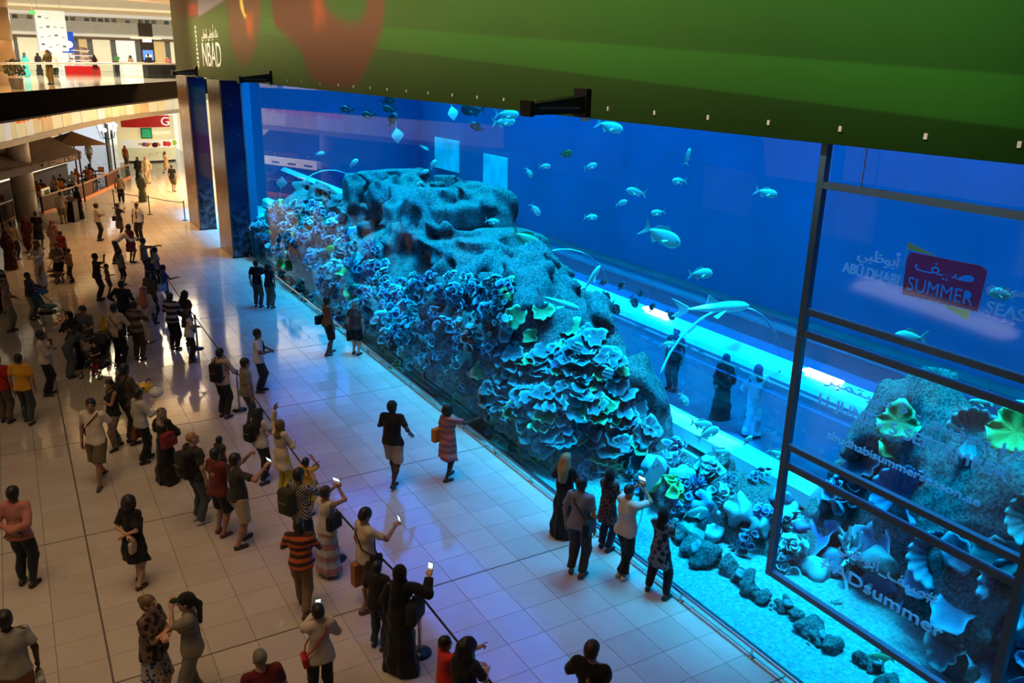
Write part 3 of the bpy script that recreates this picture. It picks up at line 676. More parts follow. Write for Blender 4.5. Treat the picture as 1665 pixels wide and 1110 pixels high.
# ------------------------------------------------------------------ walk-through tunnel inside the tank
def clear_mat(nm, tint, refl):
    m, nt, b = new_mat(nm); nt.nodes.remove(b)
    tr = N(nt, 'ShaderNodeBsdfTransparent'); tr.inputs[0].default_value = c4(tint)
    gl = N(nt, 'ShaderNodeBsdfGlossy'); gl.inputs['Roughness'].default_value = 0.05
    mx = N(nt, 'ShaderNodeMixShader', i_0=refl); L(nt, tr.outputs[0], mx.inputs[1]); L(nt, gl.outputs[0], mx.inputs[2])
    L(nt, mx.outputs[0], nt.nodes['Material Output'].inputs['Surface']); return m
tun = empty('viewing_tunnel', (6.2, 18, 0), 0, 'clear arched acrylic tunnel running through the tank behind the reef', 'tunnel')
M_CURB = mat('tunnel_curb', (.45, .55, .60), .6); M_TUN = clear_mat('tunnel_acrylic', (.50, .70, .86), .16)
for sx in (-1, 1):
    mb = MB(); mb.box(-.28, .28, -30, 31.5, 0, .52, 0, .12); mb.build('curb', M_CURB, tun, (sx*2.15, 0, 0))
n = 20; vs = []; fs = []
for i, y in enumerate((-30, 31.5)):
    for k in range(n+1): a = math.pi*k/n; vs.append((-2.1*math.cos(a), y, .5+2.05*math.sin(a)))
for k in range(n): fs.append((k, k+1, n+2+k, n+1+k))
mb = MB(); mb.add(vs, fs, 0, True); mb.build('arch', M_TUN, tun)
hoop = MB().tube([(-2.1*math.cos(math.pi*k/16), 0, .5+2.05*math.sin(math.pi*k/16)) for k in range(17)], .03, 6).mesh('arch_seam')
for k in range(8): link('arch_seam', hoop, mat('seam', (.3, .4, .45), .4), tun, (0, -26+k*7.5, 0))
MB().box(-1.87, 1.87, -30, 31.5, .0, .12).build('walkway', mat('tunnel_carpet', (.04, .06, .10), .9), tun)
vs = []; fs = []; k0 = 12  # highlight along the tunnel crown put in as a glowing strip
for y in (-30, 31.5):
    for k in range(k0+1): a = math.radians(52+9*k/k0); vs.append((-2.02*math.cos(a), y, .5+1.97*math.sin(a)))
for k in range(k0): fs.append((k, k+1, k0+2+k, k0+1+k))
mb = MB(); mb.add(vs, fs, 0, True); mb.build('painted_highlight', mat('tunnel_highlight_glow', (.05, .62, 1.0), .5, 0, .7, .5, 0, .5, .33), tun)
lampm = mat('tunnel_lamp', (.75, .97, 1.0), .4, 0, 0, 1, 0, .5, 9.0)
lm = MB().box(-.10, .10, -.45, .45, 0, .05, 0, .01).mesh('ceiling_lamp')
for k in range(9): link('ceiling_lamp', lm, lampm, tun, (-1.15, -23+k*5.2, 2.22))
# dark sheet added behind the tunnel to take the brightness off the sand
mb = MB(); mb.poly([(8.7, -11.8, .0), (TX1-.1, -11.8, .0), (TX1-.1, 49.7, .0), (8.7, 49.7, .0)], .14, (0, 0, 1)); tag(mb.build('floor_tank_rear', mat('rear_dimming_sheet', (.015, .03, .05), .95, 0, .5, 1.5, .5)), 'dark sheet laid over the sand behind the tunnel to dim it', kind='structure')
# lit windows in the rear wall
M_TEAL = mat('lit_teal_window', (.0, .42, .52), .5, 0, .6, 1.2, 0, .5, .5)
for k, (y0, y1, z0, z1, lb) in enumerate(((44.4, 47.6, 2.1, 3.9, 'square turquoise lit window in the rear wall of the tank'), (38.8, 41.4, -.1, 3.5, 'tall turquoise lit window in the rear wall of the tank'))):
    e = MB().box(TX1-.12, TX1-.02, y0, y1, z0, z1, 0, .02).build('window_%d' % (k+2), M_TEAL); tag(e, lb, kind='structure')
# ------------------------------------------------------------------ far end of the hall: gallery, cafe, kiosk
def smooth_curve(pts, n):
    """Catmull-Rom through 2d points"""
    P = [pts[0]]+list(pts)+[pts[-1]]; out = []
    seg = len(pts)-1
    for i in range(seg):
        p0, p1, p2, p3 = [np.array(P[i+k], float) for k in range(4)]
        for k in range(n):
            t = k/n; out.append(tuple(.5*((2*p1)+(p2-p0)*t+(2*p0-5*p1+4*p2-p3)*t*t+(-p0+3*p1-3*p2+p3)*t**3)))
    out.append(tuple(pts[-1])); return out
M_CREAM = mat('cream_plaster', (.72, .60, .42), .6, 0, .06, 2)
M_WHITE = mat('white_paint', (.80, .78, .74), .5, 0, .05, 2)
M_BLACKG = mat('black_gloss_cladding', (.006, .005, .004), .8, 0, .2, 3, 0, 0.0)
M_BROWN = mat('dark_brown_soffit', (.03, .016, .009), .6, 0, .2, 2, 0, .2)
M_RAIL = mat('rail_steel', (.62, .58, .50), .25, 1.0)
M_GLASS = clear_mat('balustrade_glass', (.95, .98, .97), .05)
EDGE = smooth_curve([(-14, 27), (-8.5, 38.2), (-4.7, 47.6), (0, 57.5), (4.5, 68), (9, 80)], 8)
def ribbon(mb, pts, z0, z1, flip=False, mi=0, dz=0):
    for (a, b) in zip(pts[:-1], pts[1:]):
        q = [(a[0], a[1], z0), (b[0], b[1], z0), (b[0], b[1], z1), (a[0], a[1], z1)]
        mb.add(q, [(0, 1, 2, 3) if not flip else (3, 2, 1, 0)], mi, False)
def offset(pts, d):
    """move a polyline sideways by d, to the left of its direction"""
    out = []
    for i, p in enumerate(pts):
        a = np.array(pts[max(0, i-1)]); b = np.array(pts[min(len(pts)-1, i+1)]); t = (b-a)/np.linalg.norm(b-a); out.append((p[0]-t[1]*d, p[1]+t[0]*d))
    return out
def slab(name, pts, d, z0, z1, m, parent=None):
    o = offset(pts, d); mb = MB(); n = len(pts)
    for i in range(n-1):
        a, b, c, e = pts[i], pts[i+1], o[i+1], o[i]
        for z, fl in ((z1, 0), (z0, 1)):
            q = [(a[0], a[1], z), (b[0], b[1], z), (c[0], c[1], z), (e[0], e[1], z)]; mb.add(q, [(0, 1, 2, 3) if not fl else (3, 2, 1, 0)])
        mb.add([(a[0], a[1], z0), (b[0], b[1], z0), (b[0], b[1], z1), (a[0], a[1], z1)], [(0, 1, 2, 3)])
        mb.add([(c[0], c[1], z0), (e[0], e[1], z0), (e[0], e[1], z1), (c[0], c[1], z1)], [(0, 1, 2, 3)])
    for a, c in ((pts[0], o[0]), (pts[-1], o[-1])): mb.add([(a[0], a[1], z0), (c[0], c[1], z0), (c[0], c[1], z1), (a[0], a[1], z1)], [(0, 1, 2, 3)])
    return mb.build(name, m, parent)
gal = empty('floor_gallery', (0, 0, 0), 0, 'upper gallery floor with a curved black edge', None, None, 'structure')
slab('edge_cladding', EDGE, .25, 5.62, 6.62, M_BLACKG, gal)
slab('soffit', offset(EDGE, .25), 9, 5.5, 5.72, M_BROWN, gal)
gp = [(p[0], p[1], 6.45) for p in offset(EDGE, .2)]+[(9, 104, 6.45), (-40, 104, 6.45), (-40, 27, 6.45)]
MB().poly(gp, .15, (0, 0, 1)).build('gallery_paving', mat('gallery_stone', (.60, .55, .47), .06, 0, .12, 3, 0, .7), gal)
# second slab portion right of the void, behind the fascia
MB().poly([(9, 80, 6.45), (30, 80, 6.45), (30, 104, 6.45), (9, 104, 6.45)], .15, (0, 0, 1)).build('gallery_paving', MATS['gallery_stone'], gal)
bal = empty('glass_balustrade', (0, 0, 6.62), 0, 'curved glass balustrade with steel handrail along the upper gallery', 'balustrade')
e2 = offset(EDGE, .12)
MB().tube([(p[0], p[1], 1.08) for p in e2], .045, 8).build('handrail', M_RAIL, bal)
for i in range(0, len(e2)-2, 2):
    a, b = np.array(e2[i]), np.array(e2[i+2]); d = (b-a); a2, b2 = a+d*.01, b-d*.01
    mb = MB(); mb.poly([(a2[0], a2[1], .02), (b2[0], b2[1], .02), (b2[0], b2[1], 1.02), (a2[0], a2[1], 1.02)], .012, (d[1]/np.linalg.norm(d), -d[0]/np.linalg.norm(d), 0)); mb.build('glass_panel', M_GLASS, bal)

# bulkhead ring under the gallery; glowing panels stand in for shops mirrored there
BEAM = smooth_curve([(-12, 36), (-8.76, 44.7), (-7.15, 49.3), (-3.81, 58.9), (-.51, 65.7), (3.79, 72.9), (8, 79)], 6)
bk = empty('ceiling_bulkhead', (0, 0, 0), 0, 'curved cream bulkhead under the gallery, its glowing panels standing for mirrored shops', None, None, 'structure')
slab('beam', BEAM, .5, 4.0, 4.28, mat('bulkhead_cream', (.46, .34, .21), .5, 0, .1, 2), bk)
b2 = offset(BEAM, .12)
cols = [(.85, .62, .30), (.75, .50, .22), (.95, .80, .50), (.90, .72, .40), (1, .90, .66), (.95, .85, .60), (.98, .80, .50), (1, .96, .86), (.9, .70, .38), (.95, .82, .50), (.88, .70, .36), (1, .90, .60)]
for i in range(len(b2)-1):
    a, b = np.array(b2[i]), np.array(b2[i+1]); d = b-a; L_ = np.linalg.norm(d); nrm = np.array([d[1], -d[0]])/L_
    mm = mat('reflection_panel_%d' % (i % 12), cols[i % 12], .6, 0, .25, 1.5, 0, .5, .30 if i < 26 else .08)
    top = 5.52-.12*(i % 3 == 0)
    mb = MB(); a2, b3 = a+d*.015, b-d*.015
    mb.poly([(a2[0], a2[1], 4.28), (b3[0], b3[1], 4.28), (b3[0], b3[1], top), (a2[0], a2[1], top)], .04+.03*(i % 2), (nrm[0], nrm[1], 0)); o = mb.build('reflection_panel', mm, bk)
    if 9 <= i <= 14:
        mb = MB(); r_ = random.Random(i)
        for k in range(26):
            t = r_.uniform(.05, .95); p = a+d*t+nrm*.12; zt = r_.uniform(5.22, 5.5); mb.tube([(p[0], p[1], zt), (p[0]+nrm[0]*.06, p[1], zt-.12), (p[0]+nrm[0]*.03+r_.uniform(-.08, .08), p[1], zt-r_.uniform(.18, .3))], .035, 4)
        mb.build('orange_garland', mat('orange_garland', (.95, .22, .02), .7, 0, .2, 9, 0, .5, .5), o)
# round column through both storeys
colm = empty('column_3', (-8.05, 49.9, 0), 0, 'round cream clad column standing by the cafe', None, None, 'structure')
M_COL = mat('column_cream', (.60, .47, .30), .35, 0, .05, 1)
for k in range(9):
    z0 = k*1.45; MB().lathe([(.50, z0), (.53, z0+.012), (.53, z0+1.435), (.50, z0+1.445)], n=28).build('cladding_ring', M_COL, colm)
MB().lathe([(.495, 0), (.495, 13)], n=24).build('core', mat('column_joint', (.25, .19, .12), .6), colm)

# upper gallery shops (a long way off)
def emis(name, col, e, var=.12, sc=2.0): return mat(name, col, .6, 0, var, sc, 0, .3, e)  # emission also put into parapet, ceiling and other plain parts to brighten them
up = empty('wall_gallery_back', (0, 0, 0), 0, 'lit shop fronts at the back of the upper gallery', None, None, 'structure')
MB().box(-40, 30, 103, 103.4, 6.6, 14).build('back_wall', M_CREAM, up)
M_SHOP = [emis('shop_glow_cream', (1, .82, .52), .75), emis('shop_glow_white', (1, .93, .80), .85), emis('shop_glow_amber', (1, .66, .28), .55)]
xs = [-34, -27, -20, -14, -10.6, -8.2, -6.4, -3.6, -.9, .4, 2.6, 5.0, 8.0, 12, 18, 26]
for k, (a, b) in enumerate(zip(xs[:-1], xs[1:])):
    o = MB().box(a+.25, b-.25, 102.7, 103.0, 6.62, 9.75, 0).build('shop_front', M_SHOP[k % 3], up)
    MB().box(b-.25, b+.25, 102.4, 103, 6.6, 9.8).build('shop_pier', mat('grey_pier', (.38, .40, .42), .5), up)
MB().box(-40, 30, 102.2, 103, 9.75, 10.1).build('shop_lintel', mat('lintel', (.42, .30, .18), .6), up)
par = empty('wall_gallery_parapet', (0, 0, 0), 0, 'pale parapet of the third storey with a rail', None, None, 'structure')
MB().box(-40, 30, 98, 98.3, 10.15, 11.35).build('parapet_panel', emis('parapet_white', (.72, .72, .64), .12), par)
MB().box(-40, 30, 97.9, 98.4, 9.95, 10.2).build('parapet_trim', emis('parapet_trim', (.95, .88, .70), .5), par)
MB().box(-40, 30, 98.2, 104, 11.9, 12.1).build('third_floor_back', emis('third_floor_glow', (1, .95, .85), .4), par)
MB().tube([(-40, 98.1, 11.75), (30, 98.1, 11.75)], .05, 6).build('handrail', M_RAIL, par)
for k in range(24): MB().tube([(-40+k*3, 98.1, 11.3), (-40+k*3, 98.1, 11.75)], .04, 5).build('rail_post', M_RAIL, par)
# plain dark boxes standing in for visitors behind the third storey rail
for k in range(26):
    r_ = random.Random(k+50); x = -8+k*.62
    if r_.random() < .7: o = MB().box(-.22, .22, -.1, .1, 0, r_.uniform(.25, .5), 0, .03).build('visitor_box', mat('visitor_dark_%d' % (k % 3), [(.10, .10, .10), (.12, .16, .17), (.25, .22, .18)][k % 3], .6), par, (x, 98.75, 11.36))
ceil = empty('ceiling', (0, 0, 0), 0, 'cream gallery ceiling with a curved bulkhead edge', None, None, 'structure')
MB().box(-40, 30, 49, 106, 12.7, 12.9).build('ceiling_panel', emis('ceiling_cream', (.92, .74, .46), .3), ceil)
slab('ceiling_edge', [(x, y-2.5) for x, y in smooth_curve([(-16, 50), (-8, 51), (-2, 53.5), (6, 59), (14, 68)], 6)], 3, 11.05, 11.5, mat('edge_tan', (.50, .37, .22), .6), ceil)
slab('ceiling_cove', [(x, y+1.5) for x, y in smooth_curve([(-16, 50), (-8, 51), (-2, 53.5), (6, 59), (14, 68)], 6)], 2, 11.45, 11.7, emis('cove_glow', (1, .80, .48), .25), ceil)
o = empty('exit_sign', (-5.55, 75, 10.9)); MB().box(-.2, .2, 0, .06, 0, .22).build('sign_panel', emis('exit_green', (.05, .45, .10), .5), o); MB().tube([(0, .03, .22), (0, .03, 1.8)], .012, 5).build('hanger', M_RAIL, o); tag(o, 'small green exit sign hanging from the gallery ceiling', 'sign')
# hanging white tower with small marks
tw = empty('hanging_banner', (-4.2, 80, 8.4), .1, 'tall pale banner tower with small dark marks hanging over the gallery', 'banner')
MB().box(-1.05, 1.05, -.3, .3, 0, 3.0).build('banner_body', emis('banner_white', (.80, .86, 1.0), .25), tw)
for k in range(14):
    r_ = random.Random(k); x, z = -.75+(k % 4)*.5, .35+.7*(k//4)+r_.uniform(-.1, .1); MB().box(x-.12, x+.12, -.32, -.30, z, z+.05+.08*(k % 3 == 0)).build('printed_mark', mat('navy_mark', (.08, .08, .20), .5), tw)
MB().tube([(-.8, 0, 3), (-.8, 0, 4.3)], .02, 5).build('cable', M_RAIL, tw); MB().tube([(.8, 0, 3), (.8, 0, 4.3)], .02, 5).build('cable', M_RAIL, tw)
bs = empty('shop_sign', (-2.15, 95, 8.35), 0, 'blue shop sign with a white disc on the gallery', 'sign')
MB().box(-.55, .55, -.1, .1, 0, 1.9).build('sign_board', emis('sign_blue', (.02, .10, .62), .8), bs); MB().box(-.06, .06, -.06, .06, -1.73, 0).build('sign_post', M_RAIL, bs); MB().ball((.1, -.1, .75), (.33, .05, .33), 16, 8).build('sign_disc', emis('sign_disc_white', (.95, .95, 1), 1), bs)
bt = empty('video_tower', (3.3, 84, 6.6), 0, 'black advertising tower with a blue screen on the gallery', 'tower')
MB().box(-.55, .55, -.3, .3, 0, 4.3, 0, .03).build('tower_body', mat('tower_black', (.03, .015, .012), .4), bt); MB().box(-.42, .42, -.33, -.3, 1.25, 2.1).build('screen', emis('tower_screen', (.10, .25, .75), 1.2), bt); MB().ball((.05, -.33, 1.6), (.26, .02, .16), 12, 6).build('screen_mark', emis('screen_white', (1, 1, 1), 1.0), bt); MB().box(-.35, .4, -.33, -.3, 2.75, 3.0).build('sign_strip', emis('strip_white', (1, 1, 1), .9), bt)
MB().box(-1.2, 1.2, -.5, .5, 3.0, 3.2).build('lintel_plate', emis('parapet_trim', (.95, .88, .70), .5), bt)
kr = empty('display_kiosk', (-1.7, 88, 6.6), .05, 'tiered white display kiosk on a red base on the gallery', 'kiosk')
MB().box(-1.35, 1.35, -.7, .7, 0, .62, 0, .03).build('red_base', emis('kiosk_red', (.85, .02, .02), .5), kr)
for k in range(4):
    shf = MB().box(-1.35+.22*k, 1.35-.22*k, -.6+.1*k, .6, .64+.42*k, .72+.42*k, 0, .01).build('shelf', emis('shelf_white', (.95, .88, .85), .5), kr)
    for q in range(5):
        r_ = random.Random(k*7+q); x = -1.0+.2*k+q*(2.0-.4*k)/4; h_ = r_.uniform(.12, .3); MB().box(x-.14, x+.14, -.35, .1, .72+.42*k, .72+.42*k+h_, 0, .03).build('shown_box', mat('kiosk_goods_%d' % (q % 3), [(.55, .35, .42), (.30, .25, .28), (.75, .62, .60)][q % 3], .5), shf)
ct = empty('reception_counter', (1.2, 76.5, 6.6), .1, 'curved cream reception counter on the gallery', 'counter')
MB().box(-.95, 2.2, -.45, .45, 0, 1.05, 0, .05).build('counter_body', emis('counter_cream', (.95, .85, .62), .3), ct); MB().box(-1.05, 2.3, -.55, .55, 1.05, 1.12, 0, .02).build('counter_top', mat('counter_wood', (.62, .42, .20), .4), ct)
for k, (x, y, lb) in enumerate(((1.75, 71.3, 'black upholstered box planter at the gallery rail, the wider one'), (2.95, 72.3, 'black box planter at the gallery rail next to the fascia'))):
    e = empty('box_planter', (x, y, 6.6), .3, lb, 'planter', 'black planters at the gallery rail'); MB().box(-.58, .58, -.4, .4, 0, 1.02, 0, .03).build('planter_body', M_BLACKM, e); MB().box(-.6, .6, -.42, .42, 1.02, 1.08, 0, .02).build('planter_rim', mat('planter_rim', (.03, .03, .03), .3), e)
# potted tree on the gallery behind the rail
pt = empty('potted_shrub', (-7.75, 44.2, 6.6), 0, 'dark rounded shrub in a pot behind the gallery rail', 'plant')
MB().lathe([(.22, 0), (.3, .45), (.27, .45), (.26, .4)], n=14).build('pot', mat('grey_pot', (.15, .14, .13), .5), pt)
mb = MB(); r_ = random.Random(3)
for k in range(240):
    a, b = r_.uniform(0, 6.28), r_.uniform(-.6, 1.5); R0 = r_.uniform(.3, .45); c = Vector((R0*math.cos(a)*math.cos(b), R0*math.sin(a)*math.cos(b), .8+R0*math.sin(b))); u = Vector((r_.uniform(-1, 1), r_.uniform(-1, 1), r_.uniform(-1, 1))).normalized()*.09; v = u.orthogonal().normalized()*.04
    mb.add([c-u, c+v, c+u, c-v], [(0, 1, 2, 3)])
tag(mb.build('foliage', mat('shrub_green', (.03, .05, .02), .6), pt), kind='stuff')

# ---------------- ground floor cafe
M_WOOD = mat('cafe_wood', (.075, .026, .010), .5, 0, .3, 3, 0, .15); M_ORNG = mat('orange_trim', (.75, .20, .03), .35, 0, .1, 3)
def along(pts, f):
    for a, b in zip(pts[:-1], pts[1:]): f(np.array(a, float), np.array(b, float))
fen = empty('cafe_fence', (-5.2, 55.4, 0), 0, 'low brown wooden cafe fence with dark lattice panels and orange kerb', 'fence')
def fence_seg(a, b, lat):
    d = b-a; L_ = np.linalg.norm(d); an = math.atan2(d[1], d[0]); ex = empty('fence_panel', (a[0]+5.2, a[1]-55.4, 0), an); ex.parent = fen
    MB().box(0, L_, -.06, .06, .0, .10, 0, .01).build('kerb', M_ORNG, ex); MB().box(0, L_, -.05, .05, .86, .93, 0, .01).build('top_rail', mat('fence_rail', (.35, .16, .06), .3), ex)
    MB().box(0, .07, -.05, .05, .1, .9).build('post', M_WOOD, ex)
    if lat:
        for k in range(int(L_/.16)): MB().tube([(.08+k*.16, 0, .1), (.08+k*.16, 0, .87)], .012, 4).build('lattice_bar', M_BLACKM, ex)
        for k in range(4): MB().tube([(.05, 0, .22+k*.17), (L_, 0, .22+k*.17)], .01, 4).build('lattice_bar', M_BLACKM, ex)
    else: MB().box(.07, L_, -.025, .025, .1, .86).build('board', M_WOOD, ex)
FP = [(-7.3, 51.6), (-6.3, 53.4), (-5.3, 55.3), (-4.3, 57.7), (-3.3, 60.2), (-2.3, 63.0), (-1.24, 65.8)]
for k, (a, b) in enumerate(zip(FP[:-1], FP[1:])): fence_seg(np.array(a), np.array(b), k % 2 == 1)
FQ = [(-9.9, 47.2), (-9.3, 48.8), (-8.7, 50.5), (-8.1, 52.3)]
for k, (a, b) in enumerate(zip(FQ[:-1], FQ[1:])): fence_seg(np.array(a), np.array(b), k % 2 == 0)
# striped awning
aw = empty('cafe_awning', (-7.0, 52, 0), 0, 'brown slatted cafe awning with lettered valance under the bulkhead', 'awning')
A, B, Cc, D_ = Vector((-9.4, 45.4, 2.85)), Vector((-4.85, 55.4, 2.85)), Vector((-6.6, 57.5, 3.75)), Vector((-10.9, 48.0, 3.75))
OFF = Vector((-7.0, 52, 0))
MB().poly([q-OFF-Vector((0, 0, .06)) for q in (A, B, Cc, D_)], .02, (0, 0, -1)).build('canvas', mat('awning_canvas', (.035, .014, .007), .9, 0, .2, 3, 0, 0.0), aw)
M_AW = [mat('awning_brown', (.24, .12, .06), .7), mat('awning_dark', (.055, .022, .012), .7)]
for k in range(18):
    t0, t1 = k/18, (k+.42)/18
    p = [A.lerp(D_, t0)-OFF, B.lerp(Cc, t0)-OFF, B.lerp(Cc, t1)-OFF, A.lerp(D_, t1)-OFF]; MB().poly(p, .05, (0, 0, -1)).build('slat', M_AW[0], aw)
for k in range(6):
    t = k/5; p, q = A.lerp(B, t)-OFF, D_.lerp(Cc, t)-OFF; MB().tube([p+Vector((0, 0, -.1)), q+Vector((0, 0, -.1))], .05, 5).build('rafter', M_AW[1], aw)
dA = (B-A).normalized(); val = MB().poly([A-OFF, B-OFF, B-OFF+Vector((0, 0, -.42)), A-OFF+Vector((0, 0, -.42))], .03, (-dA.y, dA.x, 0)).build('valance', M_AW[1], aw)
for p in (A.lerp(B, .05), B.lerp(A, .03)): MB().tube([p-OFF+Vector((0, 0, -2.85)), p-OFF], .05, 6).build('post', M_BLACKM, aw)
aw2 = empty('market_parasol', (-5.0, 58.4, 0), .3, 'tan square parasol standing behind the brown awning', 'parasol')
MB().tube([(0, 0, 0), (0, 0, 3.8)], .05, 8).build('pole', M_WOOD, aw2); mb = MB(); mb.add([(-1.5, -1.5, 3.0), (1.5, -1.5, 3.0), (1.5, 1.5, 3.0), (-1.5, 1.5, 3.0), (0, 0, 3.75)], [(0, 1, 4), (1, 2, 4), (2, 3, 4), (3, 0, 4)]); mb.build('canopy', mat('tan_canvas', (.42, .22, .09), .7), aw2); MB().lathe([(.3, 0), (.3, .08), (.05, .1)], n=14).build('base', M_BLACKM, aw2)
# backlit cafe counter and dark back bar
cb = empty('cafe_counter', (-7.9, 60.5, 0), 1.17, 'long cafe counter with backlit cream front', 'counter')
MB().box(-6, 6, -.5, .5, 0, 1.0, 0, .03).build('counter_body', mat('bar_dark', (.04, .02, .012), .4), cb); MB().box(-6, 6, -.55, .55, 1.0, 1.06).build('counter_top', M_WOOD, cb); MB().box(-4.6, 6, -.58, -.52, 1.15, 2.2).build('lit_menu_front', emis('menu_front_glow', (1, .88, .66), 1.3, .3, 6), cb)
for k in range(6): MB().box(-4.2+k*1.7, -3.4+k*1.7, -.61, -.58, 1.3, 1.42).build('menu_line', mat('menu_brown', (.30, .12, .05), .6), cb)
wl = MB().box(-16, -10.8, 56, 56.3, 0, 4).build('wall_cafe', M_WOOD); tag(wl, 'dark wooden back wall of the cafe', kind='structure')
# menu board at the entrance, host stand
mn = empty('menu_board', (-7.0, 52.6, 0), 1.2, 'cream framed menu board on the cafe fence by the column', 'board')
MB().box(-.45, .45, -.03, .03, .25, 1.15).build('board_panel', mat('board_olive', (.10, .08, .04), .6), mn)
for (x0, x1, z0, z1) in ((-.5, -.42, .2, 1.2), (.42, .5, .2, 1.2), (-.5, .5, 1.12, 1.2), (-.5, .5, .2, .28)): MB().box(x0, x1, -.05, .05, z0, z1).build('frame_bar', mat('board_frame', (.85, .68, .38), .5, 0, .1, 3, 0, .5, .35), mn)
for x in (-.4, .4): MB().box(x-.03, x+.03, -.03, .03, 0, .22).build('leg', M_BLACKM, mn)
hs = empty('host_stand', (-6.05, 48.4, 0), 1.0, 'black host stand with sloping top in front of the cafe', 'lectern')
MB().box(-.25, .25, -.2, .2, 0, 1.05, 0, .02).build('stand_body', M_BLACKM, hs); mb = MB(); mb.add([(-.3, -.25, 1.06), (.3, -.25, 1.06), (.3, .25, 1.2), (-.3, .25, 1.2), (-.3, -.25, 1.10), (.3, -.25, 1.10), (.3, .25, 1.24), (-.3, .25, 1.24)], [(3, 2, 1, 0), (4, 5, 6, 7), (0, 1, 5, 4), (1, 2, 6, 5), (2, 3, 7, 6), (3, 0, 4, 7)]); mb.build('stand_top', M_WOOD, hs)
# tables and chairs
def cafe_table(x, y, rz, lab):
    e = empty('cafe_table', (x, y, 0), rz, lab, 'table', 'cafe tables'); MB().lathe([(.4, .72), (.4, .75), (0, .75)], n=16).build('table_top', M_WOOD, e); MB().tube([(0, 0, .02), (0, 0, .72)], .035, 8).build('pedestal', M_BLACKM, e); MB().lathe([(.25, 0), (.24, .03), (.04, .05)], n=14).build('base', M_BLACKM, e)
def cafe_chair(x, y, rz, lab):
    e = empty('cafe_chair', (x, y, 0), rz, lab, 'chair', 'cafe chairs'); MB().box(-.21, .21, -.21, .21, .42, .47, 0, .015).build('seat', M_ORNG, e); MB().box(-.23, -.19, -.2, .2, .55, .92, 0, .012).build('backrest', M_ORNG, e)
    for (lx, ly) in ((-.19, -.18), (-.19, .18), (.18, -.18), (.18, .18)): MB().tube([(lx, ly, 0), (lx, ly, .92 if lx < 0 else .43)], .016, 5).build('leg', M_BLACKM, e)
TBL = [(-7.7, 54.4), (-6.7, 56.5), (-5.6, 58.6), (-4.6, 61.2), (-3.6, 63.8), (-9.6, 52.2)]
WT = ['nearest to the menu board', 'second from the menu board', 'in the middle of the cafe', 'two places from the lamp post', 'closest to the lamp post', 'left of the round column']
for k, (x, y) in enumerate(TBL):
    cafe_table(x, y, 0, 'round wooden cafe table '+WT[k])
    for s in (-1, 1): cafe_chair(x+s*.35, y+s*.62, math.atan2(-s*.62, -s*.35), 'orange cafe chair on the %s side of the table %s' % ('far' if s > 0 else 'near', WT[k]))
# street lamp with globes
lp = empty('globe_lamp_post', (-2.3, 66.2, 0), 0, 'black twin pole lamp post with a cluster of glowing white globes', 'lamp post')
for x in (-.18, .22): MB().tube([(x, 0, 0), (x, 0, 3.2)], .05, 8).build('pole', M_BLACKM, lp)
MB().lathe([(.35, 0), (.35, .12), (.1, .2)], n=14).build('base', M_BLACKM, lp)
M_GLOBE = emis('globe_glow', (.85, .93, 1.0), 3.0)
for k in range(9):
    a = k*.698; r0 = .75 if k % 2 else .45; z = 3.25+.25*(k % 3); MB().tube([(0, 0, 2.6), (r0*.7*math.cos(a), r0*.7*math.sin(a), 2.7), (r0*math.cos(a), r0*math.sin(a), z-.12)], .02, 5).build('bracket', M_BLACKM, lp); MB().ball((r0*math.cos(a), r0*math.sin(a), z), .14, 12, 8).build('globe', M_GLOBE, lp)
# fruit kiosk with red header
kk = empty('fruit_kiosk', (1.5, 75, 0), 0, 'round cream juice kiosk with red header and fruit printed counter', 'kiosk')
def arc_wall(mb, r, a0, a1, z0, z1, n=16, th=.08):
    pts = [(r*math.sin(a0+(a1-a0)*k/n), -r*math.cos(a0+(a1-a0)*k/n)+r) for k in range(n+1)]
    ribbon(mb, pts, z0, z1); ribbon(mb, [(p[0]*.97, (p[1]-r)*.97+r) for p in pts], z0, z1, True)
    for i in range(n):
        a, b = pts[i], pts[i+1]; c, d = (b[0]*.97, (b[1]-r)*.97+r), (a[0]*.97, (a[1]-r)*.97+r); mb.add([(a[0], a[1], z1), (b[0], b[1], z1), (c[0], c[1], z1), (d[0], d[1], z1)], [(0, 1, 2, 3)])
    return mb
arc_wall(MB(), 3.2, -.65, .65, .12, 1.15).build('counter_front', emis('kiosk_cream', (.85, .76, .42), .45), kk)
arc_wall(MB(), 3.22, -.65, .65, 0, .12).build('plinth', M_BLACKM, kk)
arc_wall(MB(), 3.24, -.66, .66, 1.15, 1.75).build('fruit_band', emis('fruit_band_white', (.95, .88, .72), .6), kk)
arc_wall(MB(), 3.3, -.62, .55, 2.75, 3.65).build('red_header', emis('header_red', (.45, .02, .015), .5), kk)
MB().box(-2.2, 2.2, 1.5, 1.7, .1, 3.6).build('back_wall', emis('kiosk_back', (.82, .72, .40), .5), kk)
fr = [(.78, .55, .15, (.95, .65, .2)), (.45, .5, .2, (.16, .10, .35)), (.2, .45, .2, (.75, .16, .04)), (-.05, .6, .12, (.9, .6, .2)), (-.4, .4, .24, (.12, .015, .01)), (-.62, .62, .10, (.5, .2, .1)), (-.72, .42, .16, (.8, .35, .15)), (-1.25, .52, .24, (.9, .06, .04)), (-1.55, .46, .24, (.92, .08, .04)), (-2.05, .58, .26, (.55, .75, .08))]
for k, (x, z, r0, c) in enumerate(fr):
    a = math.asin(max(-1, min(1, -x*.92/3.24))); MB().ball((3.27*math.sin(a), -3.27*math.cos(a)+3.24, 1.15+z*.55), (r0, .03, r0*.85), 12, 6).build('fruit_print', emis('fruit_%d' % k, c, .3), kk)
